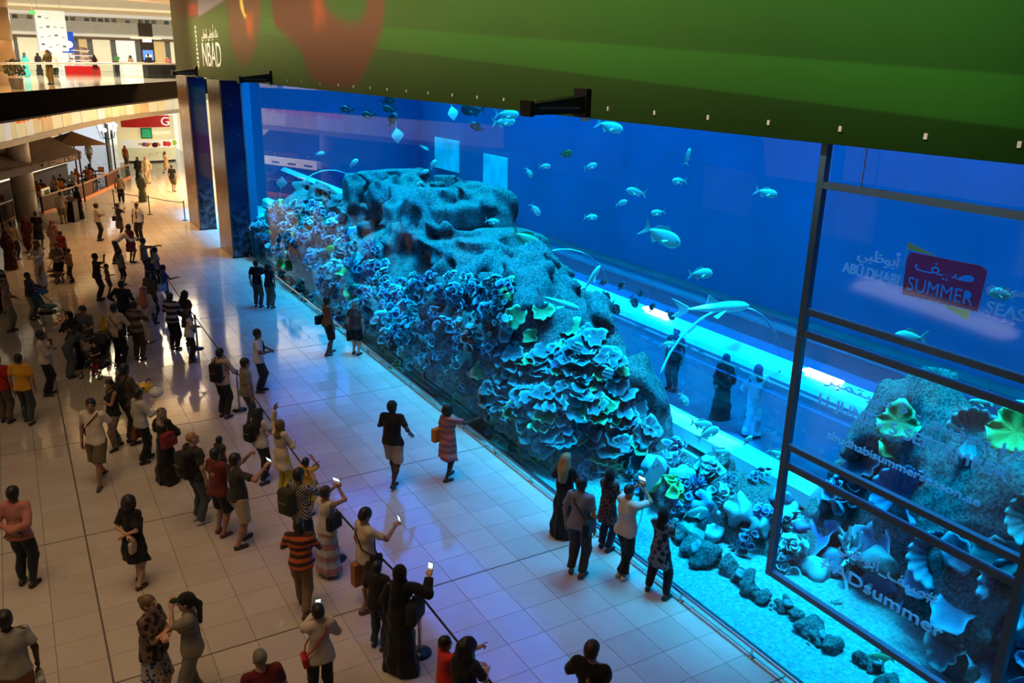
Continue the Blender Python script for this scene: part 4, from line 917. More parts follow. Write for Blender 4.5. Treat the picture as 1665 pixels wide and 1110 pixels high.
MB().box(-.35, .35, 1.2, 1.3, 1.85, 2.55).build('menu_screen', emis('menu_green', (.03, .42, .16), .5), kk); MB().box(-.42, .42, 1.28, 1.36, 1.78, 2.62).build('screen_frame', M_BLACKM, kk)
sc = MB(); r_ = random.Random(2)
for k in range(40): x = r_.uniform(-1.2, 1.1); z = .55+.12*math.sin(x*2)+r_.uniform(-.1, .15); a = math.asin(x/3.24); sc.ball((3.25*math.sin(a), -3.25*math.cos(a)+3.2, z), .025, 5, 3)
tag(sc.build('speckle_print', mat('speckle', (.25, .22, .05), .6), kk), kind='stuff')
# shop fronts behind the kiosk on the ground floor
gb = empty('wall_far_shops', (0, 0, 0), 0, 'bright shop fronts at the far end of the ground floor', None, None, 'structure')
for k, x in enumerate(range(-24, 20, 4)):
    MB().box(x+.15, x+3.85, 92, 92.3, 0, 4.6).build('shop_front', M_SHOP[(k+1) % 3] if k != 5 else emis('shop_pale_blue', (.72, .80, .92), .8), gb); MB().box(x-.15, x+.15, 91.8, 92.3, 0, 4.6).build('shop_pier', MATS['grey_pier'], gb)
MB().box(-26, 22, 91.8, 92.4, 4.6, 6.4).build('shop_lintel', M_CREAM, gb)
rw = empty('wall_corridor_right', (0, 0, 0), 0, 'bright shop wall beyond the stone columns', None, None, 'structure')
for k in range(6): MB().box(5.4, 5.7, 50.4+k*7, 57.2+k*7, 0, 5).build('shop_front', M_SHOP[k % 2], rw)
sg = empty('light_box_sign', (.35, 40.2, 0), 0, 'colourful upright light box between the two stone columns', 'sign')
for k, (z0, z1, c) in enumerate(((.1, .9, (.15, .45, .55)), (.9, 2.2, (.08, .30, .62)), (2.2, 3.4, (.90, .62, .10)), (3.4, 4.4, (.80, .22, .30)), (4.4, 5.8, (.75, .85, .80)), (5.8, 6.6, (.20, .55, .75)))): MB().box(-.05, .05, -1.4, 3.2, z0, z1).build('colour_panel', emis('sign_colour_%d' % k, c, .7), sg)

# ---------------- hall side opposite the aquarium (seen mirrored in the pane)
wl = empty('wall_left', (0, 0, 0), 0, 'dark shop side of the hall opposite the aquarium', None, None, 'structure')
MB().box(-27.3, -27, -10, 46, 0, 12).build('wall_panel', mat('hall_wall', (.10, .07, .05), .7), wl)
for k, (y0, y1, z0, z1, c) in enumerate(((6, 9, .3, 3.0, 2), (16, 19, .3, 3.0, 0), (26, 29, .3, 2.8, 2), (34, 38, .3, 2.8, 0))): MB().box(-26.95, -26.85, y0, y1, z0, z1).build('shop_front', emis('dim_shop_%d' % k, (1, .72, .42), .10), wl)
sb = empty('seating_counter', (-17.5, 16.5, 0), 1.75, 'long seating counter with a lit white band opposite the aquarium', 'counter')
MB().box(-3.2, 3.2, -.3, .3, 0, .55).build('counter_body', mat('bar_dark', (.04, .02, .012), .4), sb); MB().box(-3.2, 3.2, -.32, .32, .55, .8, 0, .02).build('lit_band', emis('lit_band', (.9, .9, 1), 1.4), sb); MB().tube([(-3.2, 0, 1.15), (3.2, 0, 1.15)], .03, 6).build('handrail', M_RAIL, sb)
lb_ = MB().box(-.05, .05, -.05, .05, -.05, .05, 0, .01).mesh('rail_lamp')
for k in range(22): link('rail_lamp', lb_, emis('rail_lamp_glow', (.9, .95, 1), 4), sb, (-3.1+k*.295, 0, 1.0))
df = empty('bulb_doorway', (-18.5, 12.0, 0), 1.57, 'doorway outlined with small bulbs opposite the aquarium', 'doorway')
for (x0, x1, z0, z1) in ((-.75, -.6, 0, 2.6), (.6, .75, 0, 2.6), (-.75, .75, 2.5, 2.65)): MB().box(x0, x1, -.1, .1, z0, z1).build('frame_bar', M_WOOD, df)
for k in range(12):
    for (x, z) in ((-.67, .1+k*.21), (.67, .1+k*.21), (-.6+k*.11, 2.57)): link('bulb', lb_, MATS['rail_lamp_glow'], df, (x, -.13, z))
# ------------------------------------------------------------------ people
def fabric(col, pat=None, c2=None, sc=1.0):
    key = 'cloth_%s_%s_%s_%s' % (tuple(round(c, 3) for c in col), pat, c2 and tuple(round(c, 3) for c in c2), sc)
    if key in MATS: return MATS[key]
    m, nt, b = new_mat('cloth'); tc = N(nt, 'ShaderNodeTexCoord'); nz = N(nt, 'ShaderNodeTexNoise', i_Scale=9.0, i_Detail=4.0); L(nt, tc.outputs['Object'], nz.inputs['Vector'])
    src = None
    if pat in ('stripe', 'check', 'bands'):
        sp = N(nt, 'ShaderNodeSeparateXYZ'); L(nt, tc.outputs['Object'], sp.inputs[0])
        def st(out, f, th):
            a = N(nt, 'ShaderNodeMath', operation='MULTIPLY', i_1=f); L(nt, out, a.inputs[0]); fr = N(nt, 'ShaderNodeMath', operation='FRACT'); L(nt, a.outputs[0], fr.inputs[0]); g = N(nt, 'ShaderNodeMath', operation='GREATER_THAN', i_1=th); L(nt, fr.outputs[0], g.inputs[0]); return g.outputs[0]
        if pat == 'check':
            x = N(nt, 'ShaderNodeMath', operation='ABSOLUTE')
            su = N(nt, 'ShaderNodeMath', operation='SUBTRACT'); L(nt, st(sp.outputs['Z'], 14*sc, .5), su.inputs[0]); L(nt, st(sp.outputs['Y'], 14*sc, .5), su.inputs[1]); L(nt, su.outputs[0], x.inputs[0]); src = x.outputs[0]
        else: src = st(sp.outputs['Z'], (9 if pat == 'stripe' else 3.3)*sc, .5)
    elif pat in ('floral', 'camo', 'diamond'):
        vo = N(nt, 'ShaderNodeTexVoronoi', i_Scale={'floral': 16, 'camo': 9, 'diamond': 11}[pat]*sc)
        if pat == 'diamond': vo.distance = 'MANHATTAN'
        L(nt, tc.outputs['Object'], vo.inputs['Vector']); g = N(nt, 'ShaderNodeMath', operation='GREATER_THAN', i_1={'floral': .45, 'camo': .42, 'diamond': .62}[pat]); L(nt, vo.outputs['Distance'], g.inputs[0]); src = g.outputs[0]
    mx = N(nt, 'ShaderNodeMix', data_type='RGBA', i_0=0.0); mx.inputs[6].default_value = c4(col); mx.inputs[7].default_value = c4(c2 or col)
    if src is not None: L(nt, src, mx.inputs[0])
    mu = N(nt, 'ShaderNodeMix', data_type='RGBA', blend_type='MULTIPLY', i_0=.35); L(nt, mx.outputs[2], mu.inputs[6]); L(nt, nz.outputs['Fac'], mu.inputs[7])
    L(nt, mu.outputs[2], b.inputs['Base Color']); b.inputs['Roughness'].default_value = .85; b.inputs['Specular IOR Level'].default_value = .25; b.inputs['Sheen Weight'].default_value = .1
    MATS[key] = m; return m
SKIN = {'L': (.50, .29, .20), 'M': (.30, .155, .09), 'D': (.12, .058, .035), 'B': (.045, .024, .017)}
def skin_mat(t): return mat('skin_'+t, SKIN[t], .5, 0, .08, 6, 0, .35)
HAIRC = {'k': (.008, .007, .006), 'b': (.03, .016, .009), 'l': (.30, .15, .055), 'g': (.16, .15, .14), 'o': (.12, .07, .03)}
def hair_mat(c): return mat('hair_'+c, HAIRC[c], .55, 0, .4, 30, .3)
def nrm(v): v = np.array(v, float); return v/max(np.linalg.norm(v), 1e-9)
def rotm(yaw, pitch):
    """columns = forward, left, up of a head turned left by yaw and up by pitch"""
    cy, sy, cp, sp = math.cos(yaw), math.sin(yaw), math.cos(pitch), math.sin(pitch)
    f = np.array([cy*cp, sy*cp, sp]); l = np.array([-sy, cy, 0]); u = np.cross(f, l); return np.stack([f, l, u], 1)
def ik(a, t, l1, l2, hint):
    d = t-a; D = np.linalg.norm(d); D2 = min(max(D, abs(l1-l2)+.02), (l1+l2)*.998); d = d/max(D, 1e-6)
    x = (l1*l1-l2*l2+D2*D2)/(2*D2); h = math.sqrt(max(l1*l1-x*x, 0)); n = hint-d*(hint@d); n = nrm(n)
    return a+d*x+n*h, a+d*D2
ARM = {'down': (.06, .14, -.97), 'phone': (.62, -.30, -.02), 'photo': (.58, -.22, .34), 'fold': (.42, -.42, -.42), 'back': (-.30, -.34, -.66), 'point': (.96, .10, .10), 'pointup': (.45, .12, .86),
       'hip': (.10, .30, -.62), 'hold': (.50, -.10, -.50), 'swf': (.34, .10, -.90), 'swb': (-.30, .14, -.90), 'face': (.42, -.55, .12), 'side': (.3, .80, .1), 'push': (.62, .05, -.48), 'reach': (.75, .1, -.35)}
_hands = {}
def hand_mesh(kind, h):
    if (kind, h) in _hands: return _hands[kind, h]
    g = SDF((-.03, -.06, -.11), (.21, .10, .05), h); g.ell((.045, 0, 0), (.058, .042, .019), .008); g.cone((-.02, 0, 0), (.03, 0, 0), .026, .028, .01)
    curl = {'relax': .45, 'grip': 1.25, 'point': 1.45, 'flat': .1}[kind]
    for i, (y, l) in enumerate(((.030, .070), (.010, .080), (-.011, .075), (-.031, .060))):
        c = .08 if (kind == 'point' and i == 0) else curl*(1+.08*i)
        p0 = np.array([.088, y, 0]); d1 = np.array([math.cos(c*.6), .12*y/.03, -math.sin(c*.6)]); p1 = p0+d1*l*.55; d2 = np.array([math.cos(c*1.5), .05*y/.03, -math.sin(c*1.5)]); p2 = p1+d2*l*.5
        g.cone(p0-d1*.02, p1, .0105, .0095, .003); g.cone(p1, p2, .0095, .008, .003)
    g.cone((.015, .030, -.004), (.050, .058, -.016), .014, .011, .006); g.cone((.050, .058, -.016), (.078, .056 if curl < 1 else .03, -.028), .011, .009, .004)
    _hands[kind, h] = g.net(); return _hands[kind, h]
class P_: pass
def person(x, y, hd, H, label, z=0.0, sex='m', skin='M', top='tee', tc=(.3, .3, .3), tp=None, bot='trousers', bc=(.04, .04, .05), bp=None, robe=None, rc=(.01, .01, .012), rp=None, hair='short', hc='k', scarf=None, sh=(.02, .018, .016), L_='down', R_='down', legs='stand', yaw=0.0, pitch=0.0, lean=0.0, fat=1.0, lod=1, hk=('relax', 'relax'), face=False, group=None, tie=None, sit=False, props=(), cat='person'):
    """one standing, walking or seated figure; local +x is where it faces"""
    root = empty('person', (x, y, z), math.radians(hd), label, cat, group)
    s = H/1.75; h = {0: .0135, 1: .017, 2: .024, 3: .034}[lod]*max(s, .62); fem = sex == 'f'; kid = H < 1.42
    hs = s*(1.0 if not kid else 1.0+.42*(1.42-H))      # head scale
    hipz = .93*s; shw = (.150 if fem else .172)*s*(.94 if kid else 1)*(.5+.5*fat)
    if sit: dz = .47-hipz+.06; 
    else: dz = 0.0
    ca, sa = math.cos(lean), math.sin(lean); hip0 = np.array([0, 0, hipz+dz])
    def T(p):
        q = np.array(p, float)*s; q[2] += dz; q = q-hip0; return hip0+np.array([ca*q[0]+sa*q[2], q[1], -sa*q[0]+ca*q[2]])
    MT = np.array([[ca, 0, sa], [0, 1, 0], [-sa, 0, ca]])
    # joints ---------------------------------------------------------------
    fs = {'stand': ((.03, .10), (-.03, -.10)), 'walk': ((.26, .08), (-.24, -.08)), 'wide': ((.04, .19), (-.02, -.19)), 'cross': ((.02, -.03), (.05, .08)), 'step': ((.15, .10), (-.10, -.10))}[legs]
    J = P_(); J.hip, J.knee, J.ank, J.toe = [], [], [], []
    for k, sd in enumerate((1, -1)):
        hp = np.array([0, sd*.088*s, hipz-.03*s+dz])
        if sit: an = np.array([.42*s, sd*.12*s, .08*s]); hint = np.array([1, 0, .8]); td = np.array([1., 0, 0])
        else:
            an = np.array([fs[k][0]*s-.03*s, fs[k][1]*s, .085*s]); hint = np.array([1, sd*.1, 0]); td = nrm((1, sd*.22, 0))
            if legs == 'walk' and k == 1: an[2] += .05*s
        kn, an = ik(hp, an, .43*s, .425*s, hint); J.hip.append(hp); J.knee.append(kn); J.ank.append(an); J.toe.append(td)
    J.sho, J.elb, J.wri, J.hd = [], [], [], []
    for k, (sd, po) in enumerate(((1, L_), (-1, R_))):
        sp = T((0, sd*shw/s, 1.425)); v = ARM[po] if isinstance(po, str) else po; al = .55*s*(.95 if fem else 1)
        tg = sp+np.array([v[0], v[1]*sd, v[2]])*al; hint = np.array([-.45, sd*.55, -.6]) if v[2] < .5 else np.array([.2, sd*.9, -.2])
        if isinstance(po, str) and po in ('photo', 'phone', 'fold', 'face', 'hold'): hint = np.array([-.1, sd*.75, -.75])
        e, w_ = ik(sp, tg, .29*s*(.95 if fem else 1), .26*s*(.95 if fem else 1), hint); J.sho.append(sp); J.elb.append(e); J.wri.append(w_); J.hd.append(nrm(w_-e))
    HM = MT @ rotm(yaw, pitch); hc0 = T((.015, 0, 1.625))+np.array([0, 0, (hs-s)*.10])
    def hp_(p): return hc0+HM @ (np.array(p)*hs)
    allp = np.array(J.hip+J.knee+J.ank+J.sho+J.elb+J.wri+[hc0]); lo = allp.min(0)-.24*max(s, .8); hi = allp.max(0)+.24*max(s, .8); lo[2] = max(lo[2], -.02)
    lo[2] = -.01 if not sit else -.01
    W = fat*(.92 if fem else 1.0)
    def torso(g, inf, k=.05*s):
        g.ell(T((0, 0, .95)), np.array([.105*fat, (.160 if fem else .150)*(.6+.4*fat), .12])*s+inf, k, MT)
        g.ell(T((.012*fat, 0, 1.10)), np.array([.098*fat*fat, (.122 if fem else .138)*fat, .15])*s+inf, k, MT)
        g.ell(T((0, 0, 1.30)), np.array([.112*W, (.142 if fem else .162)*W, .17])*s+inf, k, MT)
        if fem and not kid:
            for sd in (1, -1): g.ell(T((.085, sd*.065, 1.27)), np.array([.055, .06, .06])*s+inf, .03*s, MT)
        g.cone(T((-.01, -shw/s*.86, 1.435)), T((-.01, shw/s*.86, 1.435)), .056*s+inf, .056*s+inf, k)
    # body (skin), one surface ----------------------------------------------
    g = SDF(lo, hi, h); torso(g, -.004)
    g.cone(T((-.005, 0, 1.42)), hp_((-.01, 0, -.06)), .058*s, .052*hs, .03*s)
    g.ell(hp_((-.008, 0, .028)), np.array([.097, .077, .094])*hs, .02, HM); g.ell(hp_((.024, 0, -.045)), np.array([.068, .060, .078])*hs, .03, HM)
    g.ell(hp_((.062, 0, -.098)), np.array([.028, .030, .022])*hs, .02, HM)
    g.cone(hp_((.086, 0, .012)), hp_((.106, 0, -.024)), .010*hs, .015*hs, .012); g.ell(hp_((.075, 0, .028)), np.array([.018, .055, .012])*hs, .02, HM)
    for sd in (1, -1): g.ell(hp_((-.005, sd*.078, -.008)), np.array([.022, .013, .033])*hs, .008, HM)
    thin = .92 if fem else 1.0
    for k in (0, 1):
        g.cone(J.hip[k], J.knee[k], .083*s*(.6+.4*fat), .056*s, .04*s); g.cone(J.knee[k], J.knee[k]*.62+J.ank[k]*.38+np.array([-.012*s, 0, 0]), .054*s, .056*s, .03*s); g.cone(J.knee[k]*.62+J.ank[k]*.38, J.ank[k], .052*s, .036*s, .03*s)
        f0 = np.array(J.ank[k]); f0[2] = max(J.ank[k][2]-.045*s, .035*s); g.cone(f0-J.toe[k]*.03*s, f0+J.toe[k]*.14*s+np.array([0, 0, -.01*s]), .036*s, .028*s, .03*s)
        g.cone(J.sho[k], J.elb[k], .050*s*thin, .039*s*thin, .03*s); g.cone(J.elb[k], J.wri[k], .040*s*thin, .026*s*thin, .02*s)
    v, f = g.net(); Vs, Fs, nb = [v], [f], len(v)
    hh = {0: .006, 1: .0075, 2: .010, 3: .014}[lod]
    if lod < 3:
        for k, sd in enumerate((1, -1)):
            hv, hf = hand_mesh(hk[k], hh); xd = J.hd[k]; up = np.array([0, 0, 1.0]) if abs(xd[2]) < .8 else np.array([0, sd*1.0, 0]); zd = nrm(up-xd*(up@xd)) if abs(xd[2]) < .8 else nrm(np.array([0, sd, 0])-xd*(sd*xd[1])); yd = np.cross(zd, xd)
            # thumb points to the inside / up
            yy = hv[:, 1:2]*(-sd if abs(xd[2]) < .8 else 1.0*(1 if yd[0]*1.0 > 0 else -1)); w = J.wri[k]+(hv[:, 0:1]*xd+yy*yd+hv[:, 2:3]*zd)*s*(1.0 if not kid else 1.1)
            flip = (-sd if abs(xd[2]) < .8 else (1 if yd[0] > 0 else -1)) < 0
            Vs.append(w); Fs.append((hf[:, ::-1] if flip else hf)+nb); nb += len(w)
    else:
        pass
    me = npmesh('body', np.concatenate(Vs), np.concatenate(Fs)); link('body', me, skin_mat(skin), root)
    if face or lod <= 1:
        for sd in (1, -1):
            c = hp_((.079, sd*.031, .008)); MB().ball(c, .0125*hs, 8, 6).build('eye', mat('eye_dark', (.02, .012, .01), .25), root)
            a = hp_((.088, sd*.016, .030)); b = hp_((.080, sd*.048, .032)); MB().tube([a, b], .006*hs, 5).build('eyebrow', hair_mat('k'), root)
        MB().ball(hp_((.086, 0, -.063)), (.012*hs, .024*hs, .007*hs), 8, 5).build('mouth', mat('lip', (.22, .06, .05), .5), root)
    wr = Waves(int(abs(x*37+y*91)) % 9999, 14/s, 40/s, 9)
    def fin(g, name, m, amp=.004):
        n = wr(g.ax[0][:, None, None], g.ax[1][None, :, None], g.ax[2][None, None, :]); g.f += (amp*s*n).astype(np.float32)*(np.abs(g.f) < .08); v, f = g.net()
        if len(f): link(name, npmesh(name, v, f), m, root)
    # lower clothes ----------------------------------------------------------
    hc_ = h*1.05
    if robe is None and bot:
        g = SDF(lo, hi, hc_); ln = {'trousers': (1, .95), 'jeans': (1, .96), 'shorts': (.98, 0), 'leggings': (1, .55), 'skirt': (0, 0), 'long': (0, 0), 'knee': (0, 0)}[bot]; loose = {'shorts': .034, 'leggings': .008, 'trousers': .018, 'jeans': .014}.get(bot, .02)*s
        g.ell(T((0, 0, .95)), np.array([.112*fat, (.165 if fem else .156)*(.6+.4*fat), .125])*s+.006, .04*s, MT); g.ell(T((.01, 0, 1.03)), np.array([.102*fat*fat, .140*fat, .05])*s+.008, .03*s, MT)
        for k in (0, 1):
            if ln[0]: e = J.hip[k]+(J.knee[k]-J.hip[k])*ln[0]; g.cone(J.hip[k], e, (.085*s*(.6+.4*fat))+loose, .064*s+loose*1.4, .025*s, 1 if not ln[1] else 0)
            if ln[1]: e = J.knee[k]+(J.ank[k]-J.knee[k])*ln[1]; g.cone(J.knee[k], e, .064*s+loose*1.3, .042*s+loose*1.5, .02*s, 1)
        if bot in ('skirt', 'long', 'knee'):
            hz = {'skirt': .48, 'knee': .50, 'long': .10}[bot]*s; R0, R1 = .15*s, {'skirt': .23, 'knee': .22, 'long': .24}[bot]*s; z1 = 1.02*s
            def fn(X, Y, Z):
                t = np.clip((z1-Z)/(z1-hz), 0, 1); th = np.arctan2(Y, X); r = np.sqrt((X/.82)**2+Y**2); d = (r-(R0+(R1-R0)*t**.8)*(1+.05*np.sin(9*th)*t))*.75; return np.maximum(d, np.maximum(hz-Z, Z-z1))
            g.func(fn, (-.45, -.45, hz-.1), (.45, .45, z1+.1), .02)
        fin(g, {'shorts': 'shorts', 'skirt': 'skirt', 'long': 'skirt', 'knee': 'skirt', 'leggings': 'leggings'}.get(bot, 'trousers'), fabric(bc, *(bp or ())))
    # upper clothes ----------------------------------------------------------
    sl = {'tee': .72, 'polo': .75, 'shirt': 2, 'tank': 0, 'tunic': 2, 'none': 0}[top]
    if robe is None and top != 'none':
        g = SDF(lo, hi, hc_); torso(g, .014 if top != 'tank' else .009)
        if top == 'tunic':
            def fn(X, Y, Z):
                hz, z1 = .62*s, 1.10*s; t = np.clip((z1-Z)/(z1-hz), 0, 1); th = np.arctan2(Y, X); r = np.sqrt((X/.8)**2+Y**2); return np.maximum((r-(.145*s+.07*s*t)*(1+.04*np.sin(8*th)*t))*.75, np.maximum(hz-Z, Z-z1))
            g.func(fn, (-.4, -.4, .5*s), (.4, .4, 1.2*s), .03)
        else: g.func(lambda X, Y, Z: np.maximum(np.sqrt((X/(.150*s*fat))**2+(Y/(.204*s*(.5+.5*fat)))**2)*.16*s-.16*s*(1.0-.34*np.clip((Z-(hipz-.02*s+dz))/(.24*s), 0, 1)), np.maximum((hipz-.06*s+dz)-Z, Z-(hipz+.24*s+dz))) if lean < .3 else Z*0+1, (-.35, -.35, hipz+dz-.15*s), (.35, .35, hipz+dz+.32*s), .05*s)
        for k in (0, 1):
            if 0 < sl <= 1: e = J.sho[k]+(J.elb[k]-J.sho[k])*sl; g.cone(J.sho[k], e, .060*s+.008, .052*s+.012, .03*s, 1)
            elif sl > 1: g.cone(J.sho[k], J.elb[k], .060*s+.006, .048*s+.008, .03*s); e = J.elb[k]+(J.wri[k]-J.elb[k])*.93; g.cone(J.elb[k], e, .050*s+.008, .036*s+.008, .02*s, 1)
        # neck opening
        g.ell(T((.03, 0, 1.535)), np.array([.085, .075, .06])*s, 0, None, 's')
        if top == 'tank':
            for sd in (1, -1): g.ell(T((0, sd*.205, 1.41)), np.array([.12, .075, .10])*s, 0, None, 's')
            g.ell(T((.0, 0, 1.53)), np.array([.14, .075, .11])*s, 0, None, 's')
        fin(g, 'dress' if top == 'tunic' and fem else 'shirt', fabric(tc, *(tp or ())), .005)
    if robe:
        g = SDF(lo, hi, hc_); torso(g, .018); hz = {'abaya': .03, 'kandura': .06, 'dress': .52}[robe]*s; R1 = {'abaya': .27, 'kandura': .215, 'dress': .235}[robe]*s; z1 = 1.22*s
        def fn(X, Y, Z):
            t = np.clip((z1-Z)/(z1-hz), 0, 1); th = np.arctan2(Y, X); r = np.sqrt((X/.84)**2+Y**2); return np.maximum((r-(.138*s+(R1-.138*s)*t**.85)*(1+.055*np.sin(7*th+x)*t+.02*np.sin(13*th)*t))*.75, np.maximum(hz-Z, Z-z1))
        g.func(fn, (-.5, -.5, hz-.1), (.5, .5, z1+.1), .05*s)
        lng = robe != 'dress'
        for k in (0, 1):
            wdt = .022 if robe == 'abaya' else .010
            if lng: g.cone(J.sho[k], J.elb[k], .062*s+.006, .054*s+wdt, .03*s); g.cone(J.elb[k], J.elb[k]+(J.wri[k]-J.elb[k])*.95, .052*s+wdt, .046*s+wdt*1.3, .02*s, 1)
            else: g.cone(J.sho[k], J.sho[k]+(J.elb[k]-J.sho[k])*.8, .060*s+.006, .056*s+.01, .03*s, 1)
        g.ell(T((.03, 0, 1.535)), np.array([.085, .075, .05])*s, 0, None, 's')
        fin(g, 'dress' if robe == 'dress' else 'robe', fabric(rc, *(rp or ())), .007)
    if tie is not None:
        mb = MB(); mb.tube([T((.125, 0, 1.43)), T((.150, 0, 1.30)), T((.145, 0, 1.05))], [.012*s, .022*s, .026*s], 5); mb.build('tie', fabric(tie), root)
        for sd in (1, -1): MB().box(-.035*s, .035*s, -.05*s, .05*s, 0, .012).build('epaulette', fabric((.01, .012, .03)), root, T((-.005, sd*.13, 1.505)))
    # hair, scarf, hat -------------------------------------------------------
    R = .42 if hair in ('long', 'curly') else .30
    gl, gh = hc0-R*hs-.02, hc0+.22*hs
    if hair != 'none':
        g = SDF(np.array([gl[0]-.05, hc0[1]-.28*hs, hc0[2]-.55*hs]), np.array([gh[0]+.12, hc0[1]+.28*hs, hc0[2]+.24*hs]), {0: .010, 1: .012, 2: .018, 3: .026}[lod]*max(hs, .7))
        def face_cut(w=.076, d=.066, zc=-.035): g.ell(hp_((.10, 0, zc)), np.array([d, w, .092])*hs, 0, HM, 's')
        m = hair_mat(hc); nm = 'hair'
        if hair in ('hijab', 'ghutra'):
            m = fabric(*(scarf or ((.008, .008, .01),))); nm = 'headscarf'
            g.ell(hp_((-.012, 0, .018)), np.array([.116, .100, .122])*hs, .02, HM); g.cone(hp_((-.01, 0, -.06)), T((.0, 0, 1.42)), .088*hs, .135*s, .04)
            if hair == 'ghutra': g.cone(hp_((-.06, 0, -.05)), T((-.09, 0, 1.22)), .09*hs, .13*s, .04)
            g.ell(hp_((.105, 0, -.02)), np.array([.062, .060, .085])*hs, 0, HM, 's')
        elif hair == 'hat':
            m = fabric(*(scarf or ((.12, .11, .10),))); nm = 'hat'; g.ell(hp_((-.01, 0, .06)), np.array([.108, .092, .085])*hs, .01, HM); g.ell(hp_((0, 0, .045)), np.array([.165, .150, .016])*hs, .02, HM); g.ell(hp_((0, 0, -.02)), np.array([.11, .09, .055])*hs, 0, HM, 's')
        else:
            big = .006 if hair in ('buzz',) else .0
            if hair == 'buzz': g.ell(hp_((-.012, 0, .030)), np.array([.098, .079, .096])*hs, .01, HM)
            else: g.ell(hp_((-.014, 0, .036)), np.array([.107, .087, .098])*hs, .02, HM); g.ell(hp_((-.04, 0, -.02)), np.array([.072, .080, .075])*hs, .03, HM)
            if hair in ('bob',): g.ell(hp_((-.025, 0, -.01)), np.array([.118, .118, .135])*hs, .03, HM)
            if hair in ('long', 'curly'):
                q = 1.25 if hair == 'curly' else 1.0
                g.cone(hp_((-.045, 0, .0)), hp_((-.085, 0, -.22)), .100*hs*q, .105*hs*q, .05); g.cone(hp_((-.085, 0, -.2)), T((-.115, 0, 1.22 if hair == 'curly' else 1.25)), .105*hs*q, .085*hs*q, .05); g.ell(hp_((-.05, 0, -.14)), np.array([.07, .125*q, .13])*hs, .05, HM)
            if hair == 'bun': g.ell(hp_((-.095, 0, .075)), np.array([.042, .045, .042])*hs, .015, HM)
            if hair == 'pony': g.cone(hp_((-.10, 0, .03)), hp_((-.155, 0, -.05)), .034*hs, .045*hs, .02); g.cone(hp_((-.155, 0, -.05)), T((-.14, 0, 1.30)), .045*hs, .025*hs, .02)
            face_cut(); g.ell(hp_((.02, 0, -.12)), np.array([.10, .10 if hair in ('short', 'buzz', 'bun', 'pony') else .05, .085])*hs, 0, HM, 's')
            if hair in ('curly', 'bob', 'long'): n_ = wr(g.ax[0][:, None, None]*1.6, g.ax[1][None, :, None]*1.6, g.ax[2][None, None, :]*(1.2 if hair == 'curly' else .5)); g.f += (.006*n_).astype(np.float32)*(np.abs(g.f) < .06)
        v, f = g.net()
        if len(f): link(nm, npmesh(nm, v, f), m, root)
        if hair == 'ghutra': MB().tube([hp_((.112*math.cos(a)-.012, .098*math.sin(a), .075)) for a in np.linspace(0, 2*math.pi, 19)], .011*hs, 6).build('head_cord', M_BLACKM, root)
        if 'cap' in props:
            g = SDF(hc0-.26*hs, hc0+.26*hs, .012); g.ell(hp_((-.012, 0, .050)), np.array([.113, .093, .090])*hs, .01, HM); g.ell(hp_((0, 0, -.06)), np.array([.14, .12, .095])*hs, 0, HM, 's'); g.ell(hp_((.135, 0, .045)), np.array([.075, .072, .012])*hs, .012, HM); v, f = g.net(); link('cap', npmesh('cap', v, f), fabric((.012, .012, .014)), root)
    # shoes ------------------------------------------------------------------
    if sh is not None and lod < 3 or sh is not None and not robe:
        for k in (0, 1):
            a = np.array(J.ank[k]); a[2] = max(a[2]-.045*s, .04*s); t = J.toe[k]; c = a+t*.055*s; g = SDF(c-.22*s-.02, c+.22*s+.02, max(.010, .5*h)); zb = max(a[2]-.04*s, .001)
            g.cone(a-t*.035*s, a+t*.15*s+np.array([0, 0, -.006*s]), .043*s, .036*s, .02); g.cone(a, a+np.array([0, 0, .03*s]), .042*s, .042*s, .02, 1); g.f = np.maximum(g.f, zb-g.ax[2][None, None, :]); v, f = g.net()
            if len(f): link('shoe', npmesh('shoe', v, f), mat('leather_%s' % (str(tuple(round(q, 2) for q in sh))), sh, .5), root)
    root['H'] = H; root.id_properties_ensure()
    J.root, J.T, J.s, J.hp, J.H = root, T, s, hp_, H
    del root['H']
    return J
# ---- things people carry: each a thing of its own, set in the carrier's axes
def carried(J, name, label, cat, group=None): 
    r = J.root; return empty(name, tuple(r.location), r.rotation_euler.z, label, cat, group)
def rbox(g0, c, r, rnd_=.03, h=.018):
    g = SDF(np.array(c)-np.array(r)-.06, np.array(c)+np.array(r)+.06, h)
    def fn(X, Y, Z):
        q = [np.abs(A-c[i])-r[i]+rnd_ for i, A in enumerate((X, Y, Z))]; return np.sqrt(sum(np.maximum(a, 0)**2 for a in q))+np.minimum(np.maximum(q[0], np.maximum(q[1], q[2])), 0)-rnd_
    g.func(fn, np.array(c)-np.array(r)-.06, np.array(c)+np.array(r)+.06); return g
def backpack(J, label, col=(.012, .012, .013), big=1.0, side=0.0):
    e = carried(J, 'backpack', label, 'bag', 'backpacks'); c = J.T((-.20, side, 1.20)); s = J.s
    g = rbox(None, c, np.array([.085, .145, .22])*s*big, .06*s); g.ell(c+np.array([-.075, 0, -.07])*s, np.array([.05, .11, .10])*s*big, .02); v, f = g.net(); bb = link('bag_body', npmesh('bag_body', v, f), fabric(col), e)
    MB().box(-.006, .006, -.09*s, .09*s, -.004, .004).build('zip', mat('zip_grey', (.12, .12, .12), .4), bb, c+np.array([-.128, 0, .03])*s*big)
    for sd in (1, -1): MB().tube([c+np.array([.07, sd*.09, .17])*s, J.T((-.03, side*.4+sd*.105, 1.515)), J.T((.09, sd*.115, 1.43)), J.T((.135, sd*.12, 1.28)), J.T((.06, sd*.16, 1.10)), c+np.array([.05, sd*.12, -.15])*s], .016*s, 5).build('strap', fabric(col), e)
    return e
